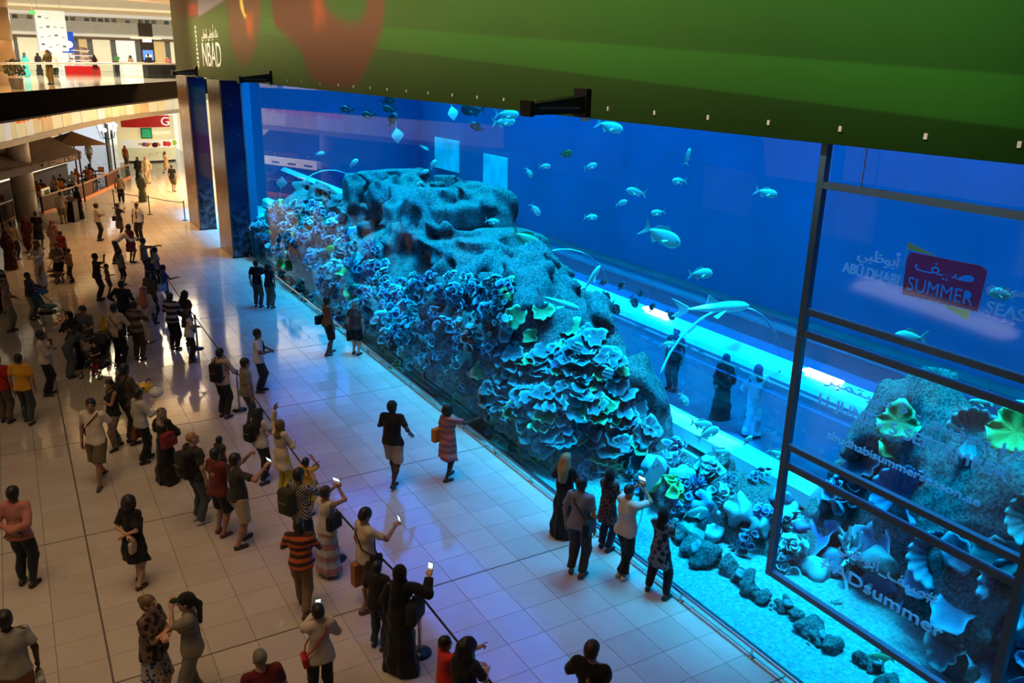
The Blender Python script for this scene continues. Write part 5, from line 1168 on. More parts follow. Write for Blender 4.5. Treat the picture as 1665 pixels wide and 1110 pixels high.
def crossbag(J, label, col=(.015, .012, .01), sd=-1, size=1.0, back=-.08, zz=.98, strap=True, cat='bag'):
    e = carried(J, 'shoulder_bag', label, cat, 'shoulder bags'); s = J.s; c = J.T((back, sd*.215, zz)); g = rbox(None, c, np.array([.13, .05, .11])*s*size, .025*s); v, f = g.net(); bb = link('bag_body', npmesh('bag_body', v, f), fabric(col), e)
    if strap: MB().tube([c+np.array([.02, 0, .09])*s, J.T((.06, sd*.185, 1.12)), J.T((.145, sd*.02, 1.30)), J.T((.09, -sd*.12, 1.46)), J.T((-.02, -sd*.12, 1.505)), J.T((-.135, -sd*.05, 1.36)), J.T((-.13, sd*.12, 1.14)), c+np.array([-.06, 0, .09])*s], .012*s, 5).build('strap', fabric(col), e)
    else: MB().tube([c+np.array([.06, 0, .09])*s, J.T((.02, sd*.17, 1.3)), J.T((0, sd*.14, 1.50)), J.T((-.06, sd*.17, 1.3)), c+np.array([-.06, 0, .09])*s], .012*s, 5).build('strap', fabric(col), e)
    MB().box(-.10*s*size, .10*s*size, -.004, .004, -.03*s, .05*s).build('flap', fabric([q*1.5+.005 for q in col]), bb, c+np.array([0, sd*.052*size*s, .03*s]))
    return e
def handbag(J, label, col, k=0, size=(.13, .05, .12), drop=.22, name='handbag', paper=False):
    e = carried(J, name, label, 'bag', None); s = J.s; w = J.wri[k]+J.hd[k]*.09*s; c = w+np.array([0, 0, -drop*s-size[2]*s]); r = np.array(size)*s
    if paper: MB().box(-r[0], r[0], -r[1], r[1], -r[2], r[2]).build('bag_body', fabric(col), e, c)
    else: g = rbox(None, c, r, .03*s); v, f = g.net(); link('bag_body', npmesh('bag_body', v, f), fabric(col), e)
    for q in (-1, 1): MB().tube([c+np.array([-r[0]*.6, q*r[1]*.7, r[2]]), w+np.array([-.03, q*.012, -.03])*s, w+np.array([.03, q*.012, -.03])*s, c+np.array([r[0]*.6, q*r[1]*.7, r[2]])], .007*s, 5).build('handle', fabric([v_*.7 for v_ in col]), e)
    return e
def phone(J, label, k=1, lit=1.5, tilt=0.0):
    e = empty('phone', tuple(J.root.location), J.root.rotation_euler.z, label, 'phone', 'phones held up'); s = J.s; c = J.wri[k]+J.hd[k]*.10*s+np.array([.02, 0, .05])*s
    b = MB().box(-.005, .005, -.037, .037, -.075, .075, 0, .004).build('phone_body', M_BLACKM, e, c); MB().box(-.0065, -.0052, -.033, .033, -.066, .066).build('screen', mat('phone_screen', (.75, .88, 1.0), .3, 0, .1, 20, 0, .5, lit), e, c)
    for o in e.children: o.rotation_euler = (tilt, -.35, 0)
    return e
BLK = (.010, .010, .012); NAVY = (.015, .022, .045); JEAN = (.035, .055, .09); WHT = (.58, .52, .46); CRM = (.56, .45, .33); KHA = (.20, .13, .075); GRY = (.17, .165, .165)
p = person
# --- in front of the pane
J = p(-2.69, 14.32, 48, 1.79, 'person in black polo shirt and beige shorts strolling across the empty floor', skin='B', top='polo', tc=BLK, bot='shorts', bc=(.42, .34, .25), legs='walk', L_='hold', R_='hip', yaw=-.5, fat=1.08, hk=('grip', 'relax'))
J = p(-1.64, 14.01, 15, 1.63, 'person in a pink patterned knee dress pointing at the aquarium', sex='f', skin='B', robe='dress', rc=(.46, .20, .16), rp=('bands', (.30, .10, .12), 2.2), hair='bob', L_='down', R_=(.72, .62, .05), legs='step', hk=('relax', 'point'), fat=1.05)
crossbag(J, 'orange shoulder bag of the person in the pink dress', (.62, .22, .03), 1, 1.45, -.05, 1.02, False)
J = p(-.78, 11.07, 22, 1.63, 'person in a long black gown with long tan hair by the foot rail', sex='f', skin='L', robe='abaya', hair='long', hc='l', L_='hold', R_='hold')
J = p(-1.26, 9.92, 32, 1.80, 'person in grey tee shirt and dark brown trousers with a black sling bag', skin='M', tc=(.20, .20, .22), bot='trousers', bc=(.045, .035, .028), hair='short', sh=(.06, .03, .02), legs='stand')
crossbag(J, 'black sling bag hanging behind the person in grey', BLK, -1, 1.1, -.16, 1.0)
J = p(-.37, 10.34, 20, 1.56, 'person in black headscarf and dark speckled tunic at the pane', sex='f', top='tunic', tc=BLK, tp=('floral', (.14, .05, .05), 1.3), bot='trousers', bc=NAVY, hair='hijab', L_='fold', R_='fold')
J = p(-.66, 9.46, 12, 1.74, 'person in cream tee shirt and black trousers filming the fish', skin='M', tc=(.66, .56, .46), bot='trousers', bc=BLK, hair='buzz', hc='k', legs='cross', L_='photo', R_='photo', sh=(.55, .5, .45), hk=('grip', 'grip'))
phone(J, 'phone held up by the person in the cream tee shirt', 1, 1.2, 1.57)
J = p(-.44, 8.85, 22, 1.57, 'person in black headscarf and diamond patterned tunic with folded arms', sex='f', top='tunic', tc=(.012, .014, .022), tp=('diamond', (.16, .17, .20), 1.0), bot='trousers', bc=BLK, hair='hijab', L_='fold', R_='fold', legs='wide', fat=1.05)
J = p(-3.44, 6.55, 38, 1.75, 'person in black tee shirt with a small pale print on the back', skin='L', tc=BLK, hair='short', hc='b', L_='hold', R_='fold', yaw=-.3)
e = [(0, 0), (.03, .05), (.02, .09), (.05, .13), (.055, .07), (.09, .06), (.05, .03)]
MB().poly([(-.152, .03-a, 1.24+b) for a, b in e], .004, (-1, 0, 0)).build('back_print', mat('print_pale', (.40, .36, .22), .6), J.root)
J = p(-4.65, 7.94, -12, 1.32, 'child in a bright red shirt pointing out over the belt barrier', skin='M', tc=(.62, .03, .02), bot='shorts', bc=NAVY, L_='down', R_=(.88, .25, .42), hk=('relax', 'point'))
J = p(-4.59, 7.45, 15, 1.60, 'person with very long curly black hair and navy top beside the red child', sex='f', skin='L', tc=NAVY, bot='shorts', bc=(.6, .55, .5), hair='curly', L_='hold', R_='hold')
J = p(-4.73, 9.15, 42, 1.66, 'person in full black gown and headscarf holding up a glowing phone', sex='f', skin='L', robe='abaya', hair='hijab', L_='down', R_=(.55, .35, .12), hk=('relax', 'grip'), fat=1.02)
phone(J, 'glowing white phone of the person in the full black gown', 1, 4.0, .2)
crossbag(J, 'large black leather bag on the arm of the person in the full black gown', (.02, .018, .016), -1, 1.5, .05, 1.05, False)
J = p(-4.82, 9.75, 42, 1.42, 'child in dark tee shirt and jeans half hidden by the black gown', skin='M', tc=(.014, .016, .022), bot='jeans', bc=JEAN)
J = p(-4.63, 10.71, 8, 1.73, 'person in cream tee shirt and dark shorts looking down at a phone', skin='M', tc=(.60, .50, .38), bot='shorts', bc=(.05, .055, .045), sh=(.10, .05, .025), L_='down', R_=(.80, -.05, -.12), pitch=-.45, hk=('grip', 'grip'), legs='step')
phone(J, 'phone in the outstretched hand of the person in dark shorts', 1, .5, .3)
crossbag(J, 'small black camera bag of the person in dark shorts', BLK, -1, .8, .06, .95)
handbag(J, 'brown paper shopping bag hanging near the belt barrier', (.38, .15, .05), 0, (.16, .07, .19), .12, 'shopping_bag', True)
J = p(-5.92, 8.92, 85, 1.60, 'person in white blouse and black leggings with a red cross body bag', sex='f', skin='L', top='shirt', tc=(.60, .52, .44), bot='leggings', bc=BLK, hair='short', L_='phone', R_='hold', hk=('grip', 'relax'), pitch=-.3)
phone(J, 'phone with bright screen held by the person in the white blouse', 0, 4.0)
crossbag(J, 'red cross body bag of the person in the white blouse', (.45, .02, .02), 1, .8, 0, .92)
J = p(-5.52, 11.08, 62, 1.60, 'person in orange and brown striped polo shirt walking in khaki trousers', skin='D', top='polo', tc=(.55, .12, .03), tp=('stripe', (.06, .025, .02), .95), bot='trousers', bc=KHA, L_='hold', R_='hold', legs='walk', fat=1.1, sh=(.04, .02, .015))
J = p(-6.80, 8.25, 95, 1.72, 'person with cropped grey hair in a dark red shirt at the bottom edge', skin='L', tc=(.13, .012, .016), hair='buzz', hc='g', fat=1.15)
J = p(-7.31, 9.80, 165, 1.68, 'person with black cap and long ponytail in an olive top', sex='f', skin='L', tc=(.24, .22, .17), bot='trousers', bc=(.22, .21, .18), hair='pony', L_='face', R_='hold', props=('cap',), lod=0)
J = p(-7.74, 10.02, -35, 1.66, 'person with hair bun in a dark flowered top and blue skirt', sex='f', skin='L', top='tee', tc=(.016, .012, .012), tp=('floral', (.16, .10, .08), .7), bot='skirt', bc=(.02, .05, .20), bp=('floral', (.45, .45, .45), 1.2), hair='bun', hc='o', L_='fold', R_='fold', fat=1.25, lod=0, pitch=.15)
J = p(-9.27, 10.35, 95, 1.75, 'person in pale grey tee shirt cut off by the left edge of the picture', skin='B', tc=(.42, .39, .34), bot='trousers', bc=(.32, .13, .04), R_='down', fat=1.05)
handbag(J, 'white plastic bag in the hand of the person at the left edge', (.62, .60, .55), 1, (.12, .05, .14), .1, 'plastic_bag')
J = p(-9.13, 13.83, 62, 1.74, 'person in pink shirt and dark jeans with hands clasped behind the back', skin='D', top='shirt', tc=(.50, .20, .165), bot='jeans', bc=(.018, .025, .035), L_='back', R_='back', fat=1.05)
J = p(-7.60, 13.01, 45, 1.58, 'person in black dress with arms behind the back', sex='f', skin='L', robe='dress', hair='bob', L_='back', R_='back', legs='step', sh=(.08, .03, .025))
handbag(J, 'small cream handbag held behind the black dress', (.52, .44, .32), 0, (.09, .04, .11), .06)
# --- along the belt barrier
J = p(-5.11, 12.42, 30, 1.74, 'person in black and white checked shirt with an olive backpack', skin='M', top='shirt', tc=(.02, .02, .022), tp=('check', (.42, .40, .36), 1.3), bot='jeans', bc=NAVY, L_='hold', R_='phone')
backpack(J, 'olive backpack of the person in the checked shirt', (.04, .038, .025), 1.05, .10)
J = p(-4.86, 11.85, 30, 1.62, 'person in white tank top and long flowing banded skirt', sex='f', skin='M', top='tank', tc=(.62, .56, .52), bot='long', bc=(.42, .44, .50), bp=('bands', (.40, .20, .22), 1.4), hair='bun', hc='b', L_='photo', R_='photo', hk=('grip', 'grip'), sh=(.12, .06, .04))
phone(J, 'phone raised above the head of the person in the banded skirt', 1, 1.5, 1.57)
crossbag(J, 'black shoulder bag of the person in the banded skirt', BLK, -1, 1.2, -.05, 1.15, False)
J = p(-4.73, 14.93, 28, 1.55, 'person in cream tunic, yellow trousers and olive headscarf raising one arm', sex='f', skin='M', top='tunic', tc=(.62, .52, .38), bot='trousers', bc=(.60, .48, .06), hair='hijab', scarf=((.13, .10, .045),), L_=(.15, .10, .95), R_='hold', hk=('relax', 'relax'))
J = p(-4.95, 15.60, 30, 1.60, 'person with long loose black hair and white top among the onlookers', sex='f', skin='M', tc=(.55, .50, .48), bot='jeans', bc=(.014, .018, .03), hair='long', L_='hold', R_='hold', legs='step')
backpack(J, 'black backpack under the long loose black hair', BLK, .9, .12)
J = p(-4.56, 13.91, 40, 1.15, 'child in a yellow shirt leaning on the belt barrier', skin='M', tc=(.62, .36, .02), bot='shorts', bc=(.60, .48, .06), L_='face', R_='photo')
J = p(-5.89, 13.45, 18, 1.74, 'person in charcoal tee shirt and beige shorts photographing with raised phone', skin='M', tc=(.03, .034, .04), bot='shorts', bc=(.45, .35, .24), L_='photo', R_=(.55, .45, .18), hk=('grip', 'grip'), legs='step')
phone(J, 'phone with blue screen raised by the person in charcoal', 1, 1.5, 1.57)
J = p(-6.11, 13.95, 30, 1.68, 'person in maroon shirt and black shorts carrying a toddler', skin='M', tc=(.14, .018, .02), bot='shorts', bc=(.014, .016, .022), L_='hold', R_='hold', fat=1.1, sh=(.12, .03, .02))
J = p(-5.95, 14.35, 35, .82, 'toddler with white collar carried on the arm of the person in maroon', z=.86, skin='M', tc=(.05, .05, .055), bot='shorts', sh=None, lod=1)
J = p(-6.37, 14.58, 25, 1.78, 'person with cropped sandy hair in dark shirt and blue jeans', skin='L', tc=(.035, .034, .034), bot='jeans', bc=(.07, .085, .11), hair='buzz', hc='l', pitch=.2, yaw=-.4, sh=(.4, .4, .4))
backpack(J, 'large black backpack of the person with sandy hair', BLK, 1.1)
J = p(-6.60, 16.47, 40, 1.58, 'person in long black gown with a patterned brown headscarf', sex='f', skin='L', robe='abaya', hair='hijab', scarf=((.10, .055, .035), 'floral', (.35, .28, .22), 1.2), L_='hold', R_='hold')
crossbag(J, 'crimson backpack slung beside the patterned headscarf', (.22, .015, .02), -1, 1.5, -.1, 1.1, False)
J = p(-6.87, 17.63, 22, 1.62, 'person in pale blue office shirt and black trousers with a red handbag', skin='M', top='shirt', tc=(.48, .47, .46), bot='trousers', bc=BLK, L_='down', R_='hold', legs='step')
handbag(J, 'dark red handbag hanging from the hand of the person in pale blue', (.24, .035, .02), 0, (.12, .05, .11), .08)
J = p(-6.98, 18.70, 30, 1.84, 'tall person in brown checked shirt and brown trousers with black rucksack', skin='D', top='tee', tc=(.10, .075, .06), tp=('check', (.06, .045, .04), 2), bot='trousers', bc=(.09, .065, .045), R_='hold')
backpack(J, 'black rucksack of the tall person in brown', BLK, .9)
e = empty('toy_balloon', (-6.62, 18.9, 1.05), 0, 'yellow and white toy balloon held beside the tall person in brown', 'balloon'); MB().ball((0, 0, .12), (.20, .13, .12), 14, 8).build('yellow_lobe', mat('balloon_yellow', (.70, .45, .04), .25), e); MB().ball((.22, -.1, .0), (.16, .15, .12), 14, 8).build('white_lobe', mat('balloon_white', (.62, .64, .70), .25), e); MB().tube([(.05, -.05, .25), (.10, -.08, .34), (.16, -.1, .30)], .012, 5).build('ribbon', M_BLACKM, e)
J = p(-7.29, 18.60, 205, 1.58, 'person in black tank top and camouflage trousers looking aside', sex='f', skin='M', top='tank', tc=BLK, bot='trousers', bc=(.09, .08, .05), bp=('camo', (.22, .18, .12), 1.2), hair='pony', L_='fold', R_='down', yaw=.5, lod=0, legs='step')
J = p(-7.76, 17.01, 238, 1.80, 'person in white polo shirt and olive shorts walking towards the camera', skin='M', top='polo', tc=(.66, .58, .48), bot='shorts', bc=(.14, .11, .055), hair='short', legs='walk', L_='swb', R_='down', lod=0, yaw=.35, fat=1.08, sh=(.06, .045, .03))
crossbag(J, 'thin dark cross body strap bag of the person in white polo', BLK, -1, .6, -.12, 1.0)
J = p(-8.91, 20.92, 68, 1.68, 'person in yellow tee shirt and blue jeans walking away', skin='M', tc=(.68, .33, .02), bot='jeans', bc=(.05, .065, .075), legs='step', L_='down', R_='down')
e = carried(J, 'water_bottle', 'clear water bottle in the hand of the person in yellow', 'bottle'); c = J.wri[0]+np.array([0.03, 0, -.12]); MB().lathe([(.0, -.1), (.032, -.1), (.032, .06), (.012, .09), (.012, .11), (0, .11)], n=12).build('bottle_body', mat('bottle_pale', (.6, .62, .62), .15), e, c); MB().lathe([(.014, .105), (.014, .125), (0, .125)], n=10).build('cap', M_HOOK, e, c)
J = p(-9.33, 21.2, 60, 1.62, 'person in red shirt and brown trousers at the left edge', skin='D', tc=(.40, .02, .02), bot='trousers', bc=(.12, .08, .055), lod=1)
J = p(-8.41, 22.63, -8, 1.68, 'person in white shirt and black trousers with a hand at the chin', skin='D', top='shirt', tc=(.62, .54, .42), bot='trousers', bc=BLK, L_='face', R_='fold', pitch=.2)
J = p(-7.66, 24.5, 220, 1.58, 'person in black gown and headscarf behind a dark pushchair', sex='f', skin='L', robe='abaya', hair='hijab', lod=1, L_='push', R_='hold')
J = p(-7.33, 24.45, 228, 1.72, 'person in slate shirt and pale shorts behind the pushchair', skin='M', top='polo', tc=(.085, .095, .13), bot='shorts', bc=(.48, .42, .36), L_='push', R_='push', pitch=-.3, fat=1.15, lod=1)
J = p(-7.86, 23.75, 30, 1.52, 'person in grey blue clothes stooping next to the black gown', sex='f', skin='M', top='shirt', tc=(.07, .085, .105), bot='trousers', bc=(.075, .09, .11), hair='hijab', scarf=((.02, .02, .024),), lean=.75, L_='reach', R_='reach')
J = p(-6.61, 24.01, 50, 1.80, 'person in cream shirt with a black shoulder strap and black trousers', skin='M', top='shirt', tc=CRM, bot='trousers', bc=BLK, R_='hold')
crossbag(J, 'black strap bag of the person in the cream shirt', BLK, -1, .9, -.1, 1.0)
J = p(-6.08, 24.42, 52, 1.70, 'person in brown pullover with pale chest stripes and brown trousers', skin='M', top='shirt', tc=(.085, .045, .032), tp=('bands', (.24, .19, .16), 1.3), bot='trousers', bc=(.075, .05, .038), L_='hold', R_='hold')
J = p(-6.76, 26.4, 60, .84, 'toddler in a puffy yellow coat among the standing people', sex='f', skin='M', robe='dress', rc=(.72, .36, .01), hair='hijab', scarf=((.72, .36, .01),), lod=1, cat='person')
J = p(-5.62, 25.99, 60, 1.70, 'person in white robe with a red checked head cloth', skin='M', robe='kandura', rc=(.58, .53, .50), hair='ghutra', scarf=((.50, .12, .10), 'check', (.55, .30, .25), 4), lod=1)
J = p(-6.10, 27.0, 55, 1.70, 'person in navy pullover standing behind the striped brown pullover', skin='M', top='shirt', tc=(.012, .016, .04), bot='trousers', bc=BLK, L_='hip', R_='hip', fat=1.2, lod=1)
J = p(-5.06, 24.95, 48, 1.70, 'person in black and white wide striped pullover and black trousers', skin='D', top='shirt', tc=(.012, .014, .02), tp=('bands', (.36, .34, .34), 1.7), bot='trousers', bc=BLK, L_='hold', R_='hold', fat=1.1, lod=1)
J = p(-4.62, 25.2, 18, 1.66, 'person with long dark hair in a wine red top behind the belt post', sex='f', skin='M', tc=(.10, .02, .02), bot='trousers', bc=NAVY, hair='long', lod=1)
backpack(J, 'navy backpack of the person with long dark hair', NAVY, 1.0)
J = p(-4.85, 23.63, 5, 1.50, 'person in a white tee shirt and black trousers next to the belt post', sex='f', skin='M', tc=(.66, .58, .48), bot='trousers', bc=(.018, .018, .022), hair='long', L_='hold', R_='hold', lod=1)
J = p(-4.55, 29.6, 5, 1.50, 'child in royal blue tee shirt resting a hand on the belt post', skin='D', tc=(.03, .08, .32), bot='jeans', bc=(.04, .12, .22), R_='reach', lod=1)
crossbag(J, 'light blue bag of the child in royal blue', (.30, .48, .58), -1, 1.3, -.15, .9)
J = p(-5.22, 27.9, 30, 1.72, 'person in olive tee shirt standing behind the child in royal blue', skin='D', tc=(.10, .085, .055), bot='trousers', bc=(.03, .025, .03), lod=1, fat=1.1)
J = p(-4.62, 33.6, 0, 1.70, 'person with outstretched arm pointing towards the stone columns', skin='D', tc=(.20, .16, .14), bot='trousers', bc=BLK, R_=(.85, .5, .1), hk=('relax', 'point'), lod=1)
J = p(-4.40, 32.3, 15, 1.58, 'person in pale green top in the group behind the blue child', sex='f', skin='D', tc=(.42, .46, .34), bot='trousers', bc=NAVY, hair='pony', lod=1)
J = p(-4.75, 31.2, 35, 1.45, 'child in dark blue shirt in the crowd near the belt', skin='D', tc=(.012, .03, .11), bot='trousers', bc=BLK, lod=1)
J = p(-4.90, 19.26, 42, 1.72, 'person with a black backpack and pale shirt waiting behind the belt', skin='M', top='shirt', tc=(.50, .36, .30), bot='trousers', bc=(.02, .02, .022), L_='hold', R_='hold')
backpack(J, 'black backpack with dangling strap of the person in the pale shirt', BLK, 1.05)
J = p(-3.74, 20.50, -22, 1.68, 'security guard in white uniform shirt and black tie inside the belt', skin='D', top='polo', tc=(.70, .66, .62), bot='trousers', bc=(.012, .016, .03), tie=BLK, lod=1, L_='hold', R_='hold')
J = p(-4.58, 18.23, 2, 1.75, 'person in grey tee shirt and blue jeans standing sideways at the belt', skin='M', tc=(.20, .195, .17), bot='jeans', bc=(.04, .06, .10), fat=1.08)
J = p(-1.78, 28.42, 55, 1.64, 'person in black top hugging a companion at the far end of the pane', skin='M', tc=BLK, bot='trousers', bc=(.10, .085, .07), R_=(.3, .5, .1), lod=1)
J = p(-1.46, 28.10, 48, 1.56, 'person with black bag being hugged at the far end of the pane', sex='f', skin='M', tc=(.014, .014, .016), bot='trousers', bc=(.13, .11, .085), hair='bob', lod=1, L_=(.3, .45, .1))
J = p(-1.26, 22.57, 12, 1.74, 'person in brown tank top and black shorts stretching an arm up at the fish', skin='D', top='tank', tc=(.20, .10, .06), bot='shorts', bc=BLK, L_=(.42, -.20, .92), R_='down', lod=1, legs='step', sh=(.08, .04, .03))
crossbag(J, 'black camera bag of the person stretching an arm up', BLK, 1, 1.2, -.12, 1.02)
J = p(-.56, 22.22, 40, 1.60, 'person in grey sun hat, dark tee shirt and black shorts at the pane', skin='L', tc=(.075, .065, .06), bot='shorts', bc=BLK, hair='hat', fat=1.2, lod=1)
handbag(J, 'black carry bag of the person in the sun hat', BLK, 0, (.10, .06, .17), .05)
# --- further off
J = p(-6.41, 31.60, -5, 1.66, 'person in dark brown suit holding up a phone next to a coral shirted child', sex='f', skin='D', top='tee', tc=(.05, .032, .022), bot='trousers', bc=(.05, .033, .022), hair='short', R_='photo', L_='hold', lod=1, hk=('relax', 'grip'), fat=1.05)
phone(J, 'phone of the person in the dark brown suit', 1, 1.5)
J = p(-6.05, 32.2, 0, 1.12, 'child in coral top and grey shorts beside the brown suit', skin='D', top='tank', tc=(.45, .10, .06), bot='shorts', bc=(.12, .11, .10), lod=1, R_='hold')
J = p(-5.24, 37.4, 0, 1.70, 'person in white shirt and blue jeans bending forward', skin='D', top='shirt', tc=(.58, .52, .45), bot='jeans', bc=(.02, .03, .055), lean=1.0, L_='reach', R_='reach', lod=2, legs='step')
J = p(-4.66, 37.3, 40, 1.60, 'person in maroon dress seen from behind near the bending person', sex='f', skin='D', robe='dress', rc=(.12, .02, .035), hair='bob', lod=2)
J = p(-5.45, 33.6, 40, 1.32, 'child in grey shirt with tied back hair', sex='f', skin='D', tc=(.26, .26, .26), bot='leggings', bc=NAVY, hair='pony', lod=2)
J = p(-3.75, 41.95, 238, 1.74, 'security guard with black tie standing squarely facing the camera', skin='D', top='polo', tc=(.70, .64, .56), bot='trousers', bc=(.012, .014, .02), tie=BLK, lod=2)
J = p(-4.44, 43.05, 15, 1.62, 'person in dark top and olive skirt with a black handbag', sex='f', skin='D', tc=(.018, .016, .02), bot='skirt', bc=(.06, .05, .03), hair='bun', lod=2, R_='phone')
crossbag(J, 'black handbag of the person in the olive skirt', BLK, 1, 1.1, -.1, .95, False)
J = p(-5.37, 42.65, -5, 1.72, 'person in pale shirt with folded arms standing alone on the bright floor', skin='D', top='polo', tc=(.58, .46, .30), bot='trousers', bc=(.012, .012, .014), L_='fold', R_='fold', lod=2)
J = p(-8.05, 34.37, 215, 1.74, 'person in long white robe and reddish head cloth', skin='M', robe='kandura', rc=(.62, .62, .66), hair='ghutra', scarf=((.25, .10, .08),), lod=1, L_='hold', R_='hold', fat=1.1)
J = p(-7.05, 34.83, 200, 1.26, 'child in orange top next to a pushchair', skin='M', tc=(.50, .22, .05), bot='trousers', bc=(.05, .035, .03), lod=2, L_='hold', R_='hold')
J = p(-7.42, 34.9, 240, 1.52, 'person in grey tee shirt behind the brown pushchair', skin='M', tc=(.28, .25, .21), bot='shorts', bc=BLK, lod=2, L_='push', R_='push')
J = p(-6.53, 47.82, 92, 1.62, 'person in white tee shirt and khaki shorts facing the cafe', skin='M', tc=(.60, .48, .32), bot='shorts', bc=(.30, .20, .11), lod=2)
J = p(-5.70, 49.0, 30, 1.68, 'person in long black clothes next to the host stand', sex='f', skin='M', robe='abaya', hair='hijab', lod=2)
J = p(.30, 57.5, 62, 1.68, 'person in black tee shirt and shorts walking away down the corridor', skin='M', tc=BLK, bot='shorts', bc=(.12, .08, .05), lod=2, legs='step')
J = p(1.37, 66.75, 320, 1.64, 'person in short beige dress striding across the bright corridor', sex='f', skin='L', robe='dress', rc=(.60, .44, .28), hair='long', hc='b', lod=2, legs='walk')
J = p(-.59, 62.04, 250, 1.80, 'person in long beige robe in the bright corridor', skin='M', robe='kandura', rc=(.62, .48, .32), hair='ghutra', scarf=((.6, .48, .34),), lod=2)
J = p(-.95, 63.4, 240, 1.62, 'person in black gown walking before the juice kiosk', sex='f', skin='M', robe='abaya', hair='hijab', lod=2)
J = p(-2.01, 53.85, 60, 1.64, 'person in green shawl with a pushchair sized bundle near the rope barrier', sex='f', skin='M', robe='abaya', rc=(.08, .10, .04), hair='hijab', scarf=((.10, .12, .05),), lod=2)
J = p(-3.17, 53.81, 80, 1.66, 'person in tan shirt and dark trousers leaning by the cafe fence', skin='D', top='shirt', tc=(.40, .28, .15), bot='trousers', bc=(.014, .014, .02), lod=2)
J = p(-.75, 71.8, 60, 1.66, 'person in bright orange top at the juice kiosk', sex='f', skin='M', tc=(.70, .16, .04), bot='trousers', bc=(.30, .2, .15), hair='hijab', scarf=((.5, .15, .05),), lod=2)
J = p(-3.04, 74.56, 250, 1.72, 'person in cream tee shirt walking behind the lamp post', skin='M', tc=(.70, .55, .32), bot='shorts', bc=(.45, .33, .18), lod=2, legs='walk')
J = p(-8.49, 30.1, -25, 1.52, 'person in purple top pushing a turquoise pushchair', sex='f', skin='D', top='shirt', tc=(.10, .06, .11), bot='trousers', bc=(.32, .25, .20), hair='short', lod=1, L_='push', R_='push', fat=1.1)
J = p(-9.12, 28.9, -15, 1.55, 'person in peach top and khaki trousers near the left edge', sex='f', skin='L', top='shirt', tc=(.52, .26, .16), bot='trousers', bc=(.30, .25, .17), hair='hijab', scarf=((.28, .20, .13),), lod=1, L_='hold')
J = p(-9.30, 31.2, 60, 1.70, 'person in striped pullover cut off by the left edge', skin='D', top='shirt', tc=(.03, .03, .04), tp=('bands', (.34, .32, .33), 1.5), bot='trousers', bc=BLK, lod=1)
J = p(-8.77, 39.77, 62, 1.62, 'person in white shirt and brown trousers in the dim crowd by the cafe', skin='D', top='shirt', tc=(.55, .42, .26), bot='trousers', bc=(.06, .04, .028), lod=2)
J = p(-8.24, 41.0, 240, 1.60, 'person in wine red clothes in the crowd by the column', sex='f', skin='M', top='tunic', tc=(.16, .02, .02), bot='trousers', bc=(.10, .015, .02), hair='hijab', scarf=((.16, .02, .02),), lod=2)
J = p(-7.82, 41.6, 70, 1.66, 'person in black with bare neck in front of the round column', sex='f', skin='M', tc=BLK, bot='skirt', bc=BLK, hair='bun', lod=2, fat=1.15)
J = p(-7.31, 39.7, 60, 1.60, 'person in dusty pink gown in front of the cafe', sex='f', skin='M', robe='abaya', rc=(.34, .18, .15), hair='hijab', scarf=((.30, .15, .12),), lod=2)
J = p(-7.10, 38.3, 60, 1.32, 'child in dark red shirt before the pink gown', skin='M', tc=(.24, .02, .02), bot='trousers', bc=BLK, lod=2)
J = p(-8.99, 37.9, 60, 1.60, 'person in dark maroon at the far left of the crowd', sex='f', skin='M', robe='abaya', rc=(.07, .02, .02), hair='hijab', scarf=((.09, .03, .03),), lod=2)
# --- upper gallery
G = 6.6
p(-6.0, 52.4, 235, 1.72, 'person in olive shirt leaning on the gallery rail', z=G, skin='L', top='shirt', tc=(.20, .14, .05), bot='trousers', bc=(.50, .30, .09), hair='short', hc='b', L_='fold', R_='hold', lod=2)
p(-4.75, 71.3, 60, 1.76, 'person in grey long shirt and black trousers on the gallery', z=G, skin='L', top='tunic', tc=(.42, .38, .34), bot='trousers', bc=BLK, hair='hijab', scarf=((.42, .38, .34),), lod=2)
p(-5.6, 75, 60, 1.62, 'person in black gown on the gallery left of the grey long shirt', z=G, sex='f', skin='L', robe='abaya', hair='hijab', lod=3)
p(-4.55, 77, 60, 1.66, 'person in black gown on the gallery right of the grey long shirt', z=G, sex='f', skin='L', robe='abaya', hair='hijab', lod=3)
p(-6.6, 70, 60, 1.62, 'person in turquoise top beside the round column on the gallery', z=G, sex='f', skin='L', robe='abaya', rc=(.05, .38, .42), hair='hijab', scarf=((.02, .06, .07),), lod=3)
p(.15, 78.5, 240, 1.74, 'person in green tee shirt standing on the shiny gallery floor', z=G, skin='M', tc=(.05, .26, .09), bot='jeans', bc=NAVY, lod=3, L_='fold', R_='fold')
p(-1.0, 84, 100, 1.60, 'person in wine dress beside the red display kiosk', z=G, sex='f', skin='M', robe='dress', rc=(.20, .01, .03), hair='long', lod=3)
p(2.1, 75.2, 80, 1.76, 'person in black shirt at the cream counter on the gallery', z=G, skin='M', top='shirt', tc=BLK, bot='trousers', bc=BLK, lod=3)
p(3.75, 76.5, 250, 1.64, 'person in pink blouse behind the cream counter', z=G, sex='f', skin='L', tc=(.55, .16, .18), bot='trousers', bc=BLK, hair='bun', lod=3)
p(1.05, 77.4, 240, 1.60, 'person with dark hair working behind the cream counter', z=G, sex='f', skin='M', tc=(.40, .30, .25), bot='trousers', bc=BLK, hair='bob', lod=3)
